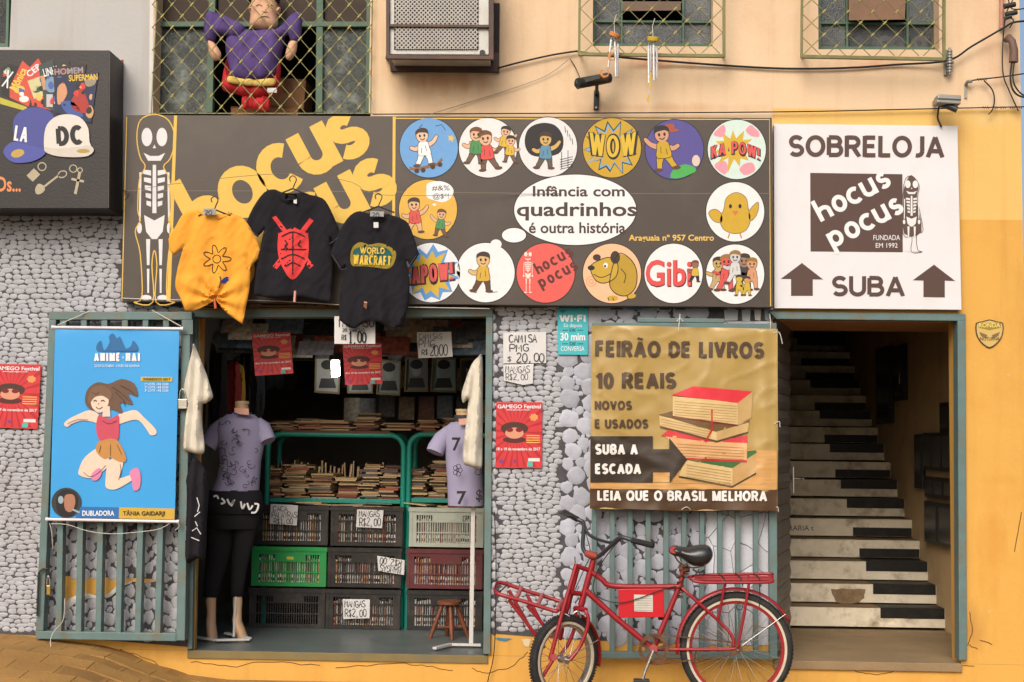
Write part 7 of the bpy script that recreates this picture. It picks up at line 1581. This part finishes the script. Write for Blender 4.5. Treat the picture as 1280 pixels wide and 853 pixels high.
for lg_ in (legL, legR): b.loft([L(*q, YMn, k, -.03 * max(0, (q[2] - 770) / 30)) for q, k in lg_], 16)
b.build('body', mskin, mq, smooth=True)
b = MB(); b.loft([L(294.5, 311, 501.5, YMn, .95), L(294, 311.5, 505, YMn, .95)], 24); b.build('neck_cap', mat('pale_wood_cap', (206, 186, 140)), mq)
b = MB(); b.loft([L(290, 315, 515.5, YMn, .95), L(291, 314, 518, YMn, .95)], 24); b.build('blue_collar_band', mat('blue_band', (60, 120, 190)), mq)
slab('price_tag', [(293, 510), (311, 511), (311, 519), (300, 518), (293, 515)], YMn - .12, .003, mat('pink_tag', (226, 170, 150)), mq)
lil = cot('lilac_cotton', (150, 146, 176))
b = MB()
rings = []
for (q, k) in (((284, 318, 518), .7), ((273, 328, 526), .62), ((269, 332, 538), .6), ((273, 330, 556), .64), ((275, 326, 576), .68), ((272, 325, 594), .7), ((266, 324, 610), .7), ((263, 324, 616), .7), ((266, 320, 615.5), .6)): rings.append(L(*q, YMn, k))
b.loft(rings, 40)
def sleeve(pts, rs): b.tube([W(x, y, Y) for x, y, Y in pts], rs, 16, sq=.9)
sleeve([(282, 528, YMn), (272, 538, YMn), (263, 552, YMn - .02), (259, 558, YMn - .03)], [.045, .062, .066, .064]); sleeve([(320, 528, YMn), (328, 536, YMn), (333, 547, YMn - .02), (335, 552, YMn - .03)], [.045, .06, .058, .054])
me_o = b.build('printed_t_shirt', lil, mq, smooth=True)
# deform slightly for folds
for v in me_o.data.vertices:
    n_ = noise.noise(Vector((v.co.x * 9, v.co.y * 9, v.co.z * 6))); v.co += Vector((0, -.018 * n_, 0))
rg = random.Random(5); st_ = []; st2 = []
def fz(x): return math.sqrt(max(.05, 1 - ((x - 298) / 27.0) ** 2))
pm = MB()
for i in range(46):
    x, y = rg.uniform(276, 320), rg.uniform(526, 608); r = rg.uniform(2, 4.5); a0 = rg.uniform(0, 360)
    pts = ell(x, y, r, r * rg.uniform(.6, 1), 9, a0, a0 + rg.uniform(150, 320))
    for p in ribbon_polys(pts, .75):
        pm.poly([W(px, py, YMn - .1095 * fz(px) * (1.0 if y > 545 else .93) * (1.02 if 560 < py else 1) - .017 - .0002 * (i % 9)) for px, py in p][::-1])
pm.build('printed_doodles', ink((40, 40, 52)), me_o)
tro = cot('black_trouser_cloth', (36, 35, 38))
b = MB(); b.loft([L(*q, YMn, .68) for q in ((266, 324, 612), (259, 325, 622), (257, 326, 636), (258, 325, 650), (262, 323, 660))], 32)
b.loft([L(*q, YMn, .85) for q in ((259, 295, 648), (259, 292, 680), (257, 285, 705), (255, 277, 728), (254, 273, 745), (257, 270, 747))], 20)
b.loft([L(*q, YMn, .85) for q in ((291, 325, 648), (291, 317, 680), (289, 310, 705), (288, 306, 728), (288.5, 304, 745), (291, 301, 747))], 20)
o = b.build('trousers', tro, mq, smooth=True)
for v in o.data.vertices: v.co += Vector((.006, -.012, 0)) * noise.noise(Vector((v.co.x * 14, v.co.y * 9, v.co.z * 11)))
b = MB(); b.loft([L(*q, YMn, .74) for q in ((263, 326, 613), (256, 328, 620), (254, 329, 632), (258, 327, 641))], 32); sk_ = b.build('tied_black_shirt', bk, mq, smooth=True)
lines('white_lettering', [smoothp(q_, 4, False) for q_ in [[(267, 621), (271, 620), (273, 624)], [(277, 623), (281, 628), (276, 630)], [(284, 624), (288, 631), (293, 625), (289, 633)], [(301, 627), (303, 636), (306, 630)], [(309, 629), (312, 637), (316, 632)], [(318, 630), (323, 631), (320, 640), (314, 641)]]], 2.3, YMn - .155, ink((220, 220, 220)), mq)
whm = mat('white_steel_base', (206, 206, 204), rough=.4, dirt=.3)
b = MB()
for a, c in (((243, 797, .42), (270, 803, .30)), ((270, 803, .3), (312, 800, .36)), ((282, 795.5, .62), (312, 800, .40))): p, q = W(*a), W(*c); p.z = q.z = .022; b.bar(p, q, .03, .014, up=(0, 0, 1))
p = W(290, 799, .4); b.tube([(p.x, .45, .02), (p.x, .5, .5)], .01, 8); b.build('stand_base', whm, mq, bev=.002)
# second torso
YT2 = .32
m2 = thing('torso_mannequin', W(592, 806, YT2), 'shop torso in a lilac t-shirt with black figures, on a white pole stand', 'mannequin')
b = MB(); b.loft([L(*q, YT2, k) for *q, k in ((570, 588, 513, .9), (571, 588, 526, .9), (562, 598, 532, .7), (556, 604, 545, .6), (560, 602, 620, .6))], 24); b.build('torso', mskin, m2, smooth=True)
b = MB(); b.loft([L(569.5, 588.5, 511.5, YT2, .95), L(569.5, 588.5, 514.5, YT2, .95)], 24); b.build('neck_cap', mat('pale_wood_cap', (206, 186, 140)), m2)
b = MB(); b.loft([L(567.5, 589.5, 519, YT2, 1), L(567.5, 589.5, 526, YT2, 1)], 24); b.build('neck_band', mat('dark_label_band', (60, 60, 66)), m2)
slab('price_tag', [(573, 524), (583, 523), (583, 531), (574, 531)], YT2 - .12, .003, mat('pink_tag', (226, 170, 150)), m2)
lil2 = cot('pale_lilac_cotton', (158, 154, 184))
b = MB(); b.loft([L(*q, YT2, k) for *q, k in ((564, 594, 528, .75), (556, 601, 534, .66), (554, 604, 545, .64), (557, 604, 575, .68), (559, 605, 600, .7), (560, 606, 632, .68), (563, 603, 632, .6))], 40)
b.tube([W(562, 538, YT2), W(553, 548, YT2), W(546, 560, YT2 - .03), (W(543.5, 566, YT2 - .04))], [.04, .056, .06, .058], 16, sq=.9)
o = b.build('numbered_t_shirt', lil2, m2, smooth=True)
for v in o.data.vertices: v.co += Vector((0, -.012, 0)) * noise.noise(Vector((v.co.x * 9, v.co.y * 9, v.co.z * 6)))
YY = YT2 - .115
text('printed_number', [('7', 565, 547, 576, 564, 0, .06), ('7', 571, 614, 583, 631, 0, .06), ('$', 595, 612, 603, 628, 0, .03)], YY - .04, ink((28, 28, 34)), o)
lines('printed_flower', [ell(572 + 3.2 * math.cos(a), 588 + 5 * math.sin(a), 2.8, n=10) for a in [k * 1.257 for k in range(5)]] + [ell(572, 588, 2, n=8), ell(598, 590, 4, n=10)], .8, YY - .045, ink((28, 28, 34)), o, closed=True)
p = W(592, 600, YT2)
b = MB(); b.bar((p.x, YT2, .02), (p.x, YT2, 1.0), .028, .028); b.build('stand_pole', whm, m2, bev=.002)
b = MB(); q = W(592, 806, YT2); b.bar((q.x + .05, YT2 - .02, .02), (q.x - .16, YT2 - .02, .02), .03, .016, up=(0, 0, 1)); b.bar((q.x - .15, YT2 - .02, .0205), (q.x - .24, YT2 - .2, .0205), .03, .016, up=(0, 0, 1)); b.build('stand_base', whm, m2, bev=.002)
# stool
wdm = mat('red_brown_wood', (120, 68, 46), rough=.45, var=.25, vs=5, stretch=(6, 6, 1))
YST = .72; c = W(561.5, 751, YST); t = thing('wooden_stool', (c.x, YST, 0), 'small round red brown wooden stool in front of the bottom right crate', 'stool')
b = MB(); b.loft([((c.x, YST, c.z - .024), .076, .076), ((c.x, YST, c.z - .02), .083, .083), ((c.x, YST, c.z - .003), .083, .083), ((c.x, YST, c.z), .078, .078)], 28); b.build('seat', wdm, t, bev=0)
for i, (dx, dy) in enumerate(((-.125, -.04), (.03, -.1), (.135, .02), (-.02, .11))): b = MB(); b.tube([(c.x + dx * .35, YST + dy * .35, c.z - .022), (c.x + dx * .75, YST + dy * .75, .09), (c.x + dx, YST + dy, .0)], [.013, .017, .012], 10); b.build('leg', wdm, t, smooth=True)
b = MB(); b.tube([(c.x - .1, YST - .03, .075), (c.x + .11, YST + .015, .075)], .008, 8); b.tube([(c.x + .024, YST - .08, .085), (c.x - .016, YST + .09, .085)], .008, 8); b.build('stretcher', wdm, t, smooth=True)
# ================================================================ BICYCLE
YB_ = -.60
redp = mat('worn_red_paint', (152, 24, 36), rough=.38, var=.15, vs=14, bump=.05, dirt=.55, drgb=(120, 40, 38), ds=14, spec=.5)
pinkp = mat('faded_red_paint', (170, 92, 92), rough=.6, var=.2, vs=20, dirt=.4)
rub = mat('tyre_rubber', (44, 44, 46), rough=.8, var=.2, vs=20, bump=.4, bs=160, dirt=.5, drgb=(96, 88, 76), ds=8); crm = mat('cream_sidewall', (206, 196, 176), rough=.6, dirt=.4, drgb=(140, 120, 96)); 
chrome = mat('chrome', (200, 200, 198), metal=.9, rough=.25); rust = mat('rusty_steel', (110, 76, 54), rough=.7, metal=.3, var=.4, vs=30, dirt=.6, drgb=(70, 50, 40)); blkp = mat('black_bar_paint', (46, 50, 56), rough=.35, spec=.6)
bike = thing('cargo_bicycle', (W(820, 860, YB_).x, YB_, GZ), 'worn red cargo bicycle with front and rear racks parked against the shop wall', 'bicycle')
def B(x, y, d=0.0): return W(x, y, YB_ + d)
def bt(name, pts, r, m=redp, sm=1, n=10, par=None):
    q = [tuple(B(*p)) for p in pts]
    if sm > 1: q = smoothp(q, sm, False)
    if isinstance(r, list) and len(q) != len(r): r = r[0]
    b = MB(); b.tube(q, r, n); return b.build(name, m, par or bike, smooth=True)
def wheel(C, R_, yaw, tyre_w, name_label, nsp):
    # wheel in local x-z plane rotated by yaw about z
    u = Vector((math.cos(yaw), math.sin(yaw), 0)); n_ = Vector((-math.sin(yaw), math.cos(yaw), 0)); z = Vector((0, 0, 1))
    P = lambda a, r, o=0.0: C + u * (r * math.cos(a)) + z * (r * math.sin(a)) + n_ * o
    def ring(r, prof, m, name, par, seg=72):
        b = MB(); vs = []; k = len(prof)
        for i in range(seg):
            a = 2 * math.pi * i / seg
            for (dr, o) in prof: vs.append(P(a, r + dr, o))
        fs = []
        for i in range(seg):
            j = (i + 1) % seg
            for q in range(k): l = (q + 1) % k; fs.append((i * k + q, i * k + l, j * k + l, j * k + q))
        b.add(vs, fs); return b.build(name, m, par, smooth=True)
    tw = tyre_w
    w_ = ring(R_ - tw * .5, [(tw * .5 * math.cos(t), tw * .46 * math.sin(t)) for t in [2 * math.pi * i / 12 for i in range(12)]], rub, 'wheel', bike)
    # tread blocks
    b = MB()
    for i in range(90):
        a = 2 * math.pi * i / 90
        for o in (-.012, 0, .012):
            aa = a + (.035 if o == 0 else 0); r0_ = R_ - .004
            q = [P(aa - .017, r0_, o - .004), P(aa + .017, r0_, o - .004), P(aa + .017, r0_, o + .004), P(aa - .017, r0_, o + .004)]; q2 = [P(aa - .015, R_ + .0025, o - .0035), P(aa + .015, R_ + .0025, o - .0035), P(aa + .015, R_ + .0025, o + .0035), P(aa - .015, R_ + .0025, o + .0035)]
            b.add(q + q2, [(4, 5, 6, 7), (0, 1, 5, 4), (1, 2, 6, 5), (2, 3, 7, 6), (3, 0, 4, 7)])
    b.build('tread', rub, w_, kind='stuff')
    ri = R_ - tw
    ring(ri, [(-.002, -tw * .42), (.012, -tw * .45), (.012, tw * .45), (-.002, tw * .42)], crm, 'sidewall_band', w_)
    ring(ri - .012, [(-.008, -.012), (.010, -.0135), (.010, .0135), (-.008, .012)], redp if R_ > .3 else chrome, 'rim', w_)
    b = MB(); b.tube([C - n_ * .035, C + n_ * .035], .016, 14); b.tube([C - n_ * .03, C - n_ * .026], .026, 14); b.tube([C + n_ * .026, C + n_ * .03], .026, 14); b.tube([C - n_ * .06, C + n_ * .06], .006, 8); b.build('hub', chrome, w_, smooth=False)
    for i in range(nsp):
        a = 2 * math.pi * i / nsp; s_ = 1 if i % 2 else -1; b = MB(); off = .45 * (1 if (i // 2) % 2 else -1)
        b.tube([P(a + off, .024, .027 * s_), P(a, ri - .016, 0)], .0016, 5); b.build('spoke', chrome, w_)
    return w_, P
CR = B(920.5, 811); RR = (W(991, 811, YB_).x - W(850, 811, YB_).x) / 2
wr, PR = wheel(CR, RR, 0.0, .048, '', 32)
CF = B(705, 824, -.02); RF = .258
yawf = R(41)
wf2, PF = wheel(CF, RF, yawf, .052, '', 24)
# ground the wheels: report
print('wheel bottoms', CR.z - RR, CF.z - RF, 'GZ', GZ)
# frame
bt('head_tube', [(742, 700), (726, 757)], .019)
bt('frame_tube', [(738, 714), (752, 724), (769, 733), (850, 733.5)], .0165, sm=5)
bt('frame_tube', [(731, 737), (768, 771), (816, 811)], .018, sm=1)
bt('frame_tube', [(817, 811), (851, 729), (855, 708)], .016, sm=1)
for s_ in (-.028, .028):
    bt('frame_tube', [(849, 732, 0), (862, 744, s_), (900, 778, s_), (915, 795, s_ * 1.4), (917, 808, s_ * 1.6)], .010, sm=4)
    bt('frame_tube', [(820, 812, s_ * .4), (860, 812, s_), (906, 812, s_ * 1.5), (919, 811, s_ * 1.6)], .009, sm=3)
slab('side_box', [(773, 736.5), (830, 736), (830.5, 772), (773.5, 772.5)], YB_ - .018, .036, mat('red_box_paint', (196, 32, 44), rough=.35, var=.06, dirt=.3, drgb=(150, 40, 46)), bike, bev=.004)
slab('paper_label', [(792.5, 743.5), (816, 744), (816, 765), (793, 764.5)], YB_ - .021, .002, mat('worn_label', (206, 204, 196), dirt=.5, drgb=(170, 164, 150), ds=20), bike)
lines('label_lines', [[(794, 748 + 3 * i), (815, 748.2 + 3 * i)] for i in range(6)], .5, YB_ - .0225, ink((150, 140, 130)), bike)
bt('bottom_bracket', [(817, 811, -.05), (817, 811, .05)], .024, redp)
# chainring, chain, cranks, pedals
b = MB(); c = B(817, 812, -.045); n = 36; vs = []
for i in range(n * 2): a = math.pi * i / n; r = .092 if i % 2 else .085; vs.append(c + Vector((r * math.cos(a), 0, r * math.sin(a))))
for i in range(n * 2): a = math.pi * i / n; vs.append(c + Vector((.068 * math.cos(a), 0, .068 * math.sin(a))))
b.add(vs + [v + Vector((0, .004, 0)) for v in vs], [(i, (i + 1) % (2 * n), 2 * n + (i + 1) % (2 * n), 2 * n + i) for i in range(2 * n)] + [(4 * n + i, 6 * n + i, 6 * n + (i + 1) % (2 * n), 4 * n + (i + 1) % (2 * n)) for i in range(2 * n)] + [(i, 4 * n + i, 4 * n + (i + 1) % (2 * n), (i + 1) % (2 * n)) for i in range(2 * n)])
for i in range(5): a = 2 * math.pi * i / 5 + .3; b.bar(c + Vector((.015 * math.cos(a), .002, .015 * math.sin(a))), c + Vector((.07 * math.cos(a), .002, .07 * math.sin(a))), .014, .004)
b.build('chainring', rust, bike)
cg = MB(); cc = B(920.5, 811, -.045)
cg.loft([((cc.x, cc.y, cc.z), .001, .001)], 3) if False else None
ch = MB(); top = [c + Vector((.0, .002, .089)), cc + Vector((0, .002, .034))]; bot = [c + Vector((0, .002, -.089)), cc + Vector((0, .002, -.034))]
for a, e in (top, bot):
    for i in range(34): p = a.lerp(e, i / 34); q = a.lerp(e, (i + .8) / 34); ch.bar(p, q, .009, .006)
ch.build('chain', rust, bike, kind='stuff')
bt('rear_sprocket', [(920.5, 811, -.047), (920.5, 811, -.043)], .034, rust, n=20)
bt('crank', [(817, 813, -.062), (806, 841, -.066), (803, 851, -.068)], .009, chrome); bt('crank', [(817, 811, .06), (828, 783, .066), (831, 772, .068)], .009, chrome)
pd = MB(); p = B(803, 852, -.11); pd.box(p.x - .05, p.x + .04, p.y - .035, p.y + .035, p.z - .012, p.z + .012); pd.build('pedal', blk, bike, bev=.004)
pd = MB(); p = B(831, 772, .11); pd.box(p.x - .04, p.x + .04, p.y - .035, p.y + .035, p.z - .012, p.z + .012); pd.build('pedal', blk, bike, bev=.004)
bt('kickstand', [(870, 815, .02), (868, 848, .06), (866, 866, .10)], .008, chrome)
# mudguards
def guard(P, r, a0, a1, hw, name, m=redp, seg=28):
    b = MB(); vs = []
    for i in range(seg + 1):
        a = R(a0 + (a1 - a0) * i / seg)
        for o, dr in ((-hw, -.012), (-hw * .7, 0), (0, .004), (hw * .7, 0), (hw, -.012)): vs.append(P(a, r + dr, o))
    b.add(vs, [(i * 5 + k, i * 5 + k + 1, i * 5 + k + 6, i * 5 + k + 5) for i in range(seg) for k in range(4)])
    o = b.build(name, m, bike, smooth=True); s_ = o.modifiers.new('thickness', 'SOLIDIFY'); s_.thickness = .002; return o
guard(PR, RR + .022, 186, 28, .032, 'rear_mudguard'); guard(PF, RF + .02, 62, -14, .03, 'front_mudguard')
for s_ in (-.03, .03): bt('mudguard_stay', [(922, 811, s_), (982, 768, s_)], .0025, chrome)
bt('mudguard_stay', [(707, 824, -.03), (748, 800, -.12)], .0025, chrome)
# fork and steering
nF = Vector((-math.sin(yawf), math.cos(yawf), 0)); uF = Vector((math.cos(yawf), math.sin(yawf), 0))
def fk(name, pts, r, m=redp, sm=3):
    q = [tuple(p) for p in pts]; q = smoothp(q, sm, False) if sm > 1 else q; b = MB(); b.tube(q, r, 10); return b.build(name, m, bike, smooth=True)
crown = B(725.5, 759)
for s_ in (-1, 1):
    o = nF * (.052 * s_); fk('fork_blade', [crown, crown + o * .9 + Vector((0, 0, -.02)), B(728, 778) + o, B(718, 806) + o, CF + o], .0115)
fk('fork_crown', [crown - nF * .05 + Vector((0, 0, -.012)), crown + nF * .05 + Vector((0, 0, -.012))], .014, sm=1)
bt('brake_caliper', [(716, 768, -.06), (722, 764, -.06), (726, 772, -.05)], .006, chrome, sm=3); bt('brake_caliper', [(712, 771, -.03), (706, 768, -.03), (704, 777, -.03)], .006, chrome, sm=3)
bt('stem_clamp', [(733, 692, -.0), (739, 694, -.02), (746, 696, -.03)], [.020, .024, .018], mat('rusty_red', (150, 60, 48), rough=.7, dirt=.6, drgb=(90, 50, 36)), n=12)
bt('stem_clamp', [(741, 704), (743, 690)], .016, chrome)
bt('handlebar', [(707, 641, .22), (722, 649.5, .18), (729.5, 654, .16), (729, 670, .1), (729, 686, .04), (737, 696, 0), (745, 697, -.03), (753, 692, -.06), (765, 681, -.12), (776, 672, -.17), (790, 675.5, -.2), (816, 682, -.26)], .0125, blkp, sm=4)
bt('handlebar_brace', [(729.5, 654, .16), (735, 667, .12), (745, 673.5, .06), (758, 677.5, -.03), (766, 678, -.09), (776, 672, -.17)], .010, blkp, sm=4)
gripm = mat('grip_rubber', (36, 36, 38), rough=.75, bump=.5, bs=260)
bt('grip', [(705, 640, .225), (722, 649.5, .18)], .0175, gripm); bt('grip', [(790, 675.5, -.2), (817, 682.3, -.263)], .0175, gripm)
bt('brake_lever', [(718, 647, .15), (712, 645, .12), (700, 641.5, .16)], .005, blk, sm=3)
bt('brake_cable', [(776, 674, -.17), (762, 690, -.12), (748, 712, -.05), (742, 740, -.03), (765, 753, -.03), (790, 751, -.03), (825, 738, -.03), (845, 733, -.02)], .0028, cabm, sm=5)
bt('brake_cable', [(728, 655, .15), (738, 690, .0), (730, 712, -.03), (716, 745, -.03), (712, 768, -.04)], .0028, cabm, sm=5)
# saddle
sd_ = [(836, 689), (838, 684), (844, 682), (854, 684), (862, 683.5), (874, 681), (885, 682), (890, 688), (891, 696), (887, 703), (880, 707.5), (868, 708), (860, 704), (850, 697), (840, 694)]
soft('saddle', smoothp(sd_, 3), YB_ - .0, .075, mat('black_saddle_vinyl', (38, 42, 46), rough=.3, spec=.6, bump=.06, bs=30), bike, sw=13, step=2.4, back=1.0)
decal('saddle_patch', [smoothp([(837, 687), (840, 683.5), (845, 684), (842, 688), (845, 692), (839, 691)], 3)], YB_ - .066, ink((170, 60, 56)), bike)
for s_ in (-.03, .03): bt('saddle_spring', [(857 + 3.5 * math.sin(i * 1.0), 705 + i * .9, s_ + .018 * math.cos(i * 1.0)) for i in range(20)], .004, rust)
bt('saddle_rail', [(843, 694, -.02), (850, 704, -.02), (866, 710, -.025), (880, 707, -.03)], .005, rust, sm=3); bt('saddle_clamp', [(849, 711), (862, 712)], .017, rust)
bt('lock_chain', [(850 + 4 * math.sin(i * 1.3), 716 + i * 1.5, .03 * math.cos(i * 1.3)) for i in range(22)], .005, rust)
bt('bungee_strap', [(866, 712, -.06), (874, 716, -.08), (881, 713, -.1), (878, 720, -.1)], .006, blk, sm=3)
# rear rack
hw = .075
def rr(pts, r=.0085, nm='rear_rack_tube'): return bt(nm, pts, r, redp, sm=1)
lp = [(862, 722, -hw * .5), (872, 727.5, -hw), (905, 728.5, -hw), (961, 728, -hw), (965, 724, -hw * .6), (964, 719, hw * .6), (960, 717.5, hw), (900, 718.5, hw), (876, 719.5, hw), (864, 721, hw * .5)]
b = MB(); b.tube([B(*p) for p in smoothp(lp, 4)], .009, 8, closed=True); b.build('rear_rack_hoop', redp, bike, smooth=True)
for k_, y0_ in ((-.035, 725.3), (0, 723.3), (.035, 721.2)): rr([(868, y0_, k_), (963, y0_, k_)], .006)
rr([(903, 729, -hw), (903, 718.5, hw)], .007); rr([(935, 729, -hw), (935, 718.5, hw)], .007)
for s_ in (-1, 1): rr([(906, 730, s_ * hw * .9), (902, 752, s_ * .055), (898, 774, s_ * .045)], .0075, 'rack_strut'); rr([(936, 730, s_ * hw * .9), (930, 770, s_ * .06), (922, 809, s_ * .055)], .0085, 'rack_strut')
for x in (904, 925, 948): bt('luggage_strap', [(x - 6, 717, hw), (x, 722, 0), (x + 3, 729, -hw - .008), (x + 3, 733, -hw)], .004, blk, sm=3)
bt('hanging_strap', [(949, 729, -hw - .01), (950, 744, -hw - .01), (949, 759, -hw - .01)], .003, cabm, sm=2); bt('hanging_strap', [(925, 753, -.06), (921, 757, -.06), (922, 762, -.06), (927, 762, -.06), (929, 756, -.06)], .0028, cabm, sm=3)
# front rack
fh = .10
lp = [(620, 734, .03), (626, 728.5, fh), (660, 739.5, fh * 1.1), (700, 752, fh * 1.1), (703, 756, fh * .4), (697, 763.5, -fh), (690, 763, -fh * 1.05), (655, 752, -fh * 1.05), (624, 743, -fh), (619, 738, -.04)]
b = MB(); b.tube([B(*p) for p in smoothp(lp, 4)], .0115, 8, closed=True); b.build('front_rack_hoop', redp, bike, smooth=True)
for (xa, ya), (xb, yb_) in (((652, 735), (645, 749)), ((678, 743.5), (672, 757)), ((702, 752), (697, 762))): bt('rack_slat', [(xa, ya, fh), (xb, yb_, -fh)], .0125, pinkp)
for s_ in (-1, 1):
    d_ = s_ * fh * .9
    bt('rack_strut', [(636, 750 if s_ < 0 else 738, d_), (660, 781, d_ * .8), (681, 810, d_ * .7)], .011); bt('rack_strut', [(659, 757 if s_ < 0 else 744, d_), (675, 776, d_ * .8), (689, 796, d_ * .7)], .0105)
bt('rack_upright', [(720.5, 705, -.05), (702.5, 767, -.08), (687.5, 825, -.10)], .013); bt('rack_upright', [(724, 706, .05), (712, 750, .08), (700, 800, .10)], .012)
bt('rack_tie', [(719, 707, -.05), (737, 713.5, 0)], .014); bt('rack_tie', [(713, 740, -.06), (728, 743, 0)], .014); bt('rack_tie', [(714, 742, .06), (728, 743, 0)], .012)
bt('rack_foot', [(693, 822, -.1), (680, 843, -.11), (666, 868, -.12)], .011)
bt('rack_bolt', [(692.5, 822, -.12), (692.5, 822, -.09)], .02, redp, n=14); bt('rack_bolt', [(687, 794, -.1), (687, 794, -.08)], .014, redp, n=12)
bt('tie_wire', [(622, 728, 0), (619, 735, -.05), (624, 740, -.06), (634, 731, .02)], .004, cabm, sm=3); bt('tie_wire', [(719, 704, -.05), (718.5, 696, -.05)], .003, cabm)
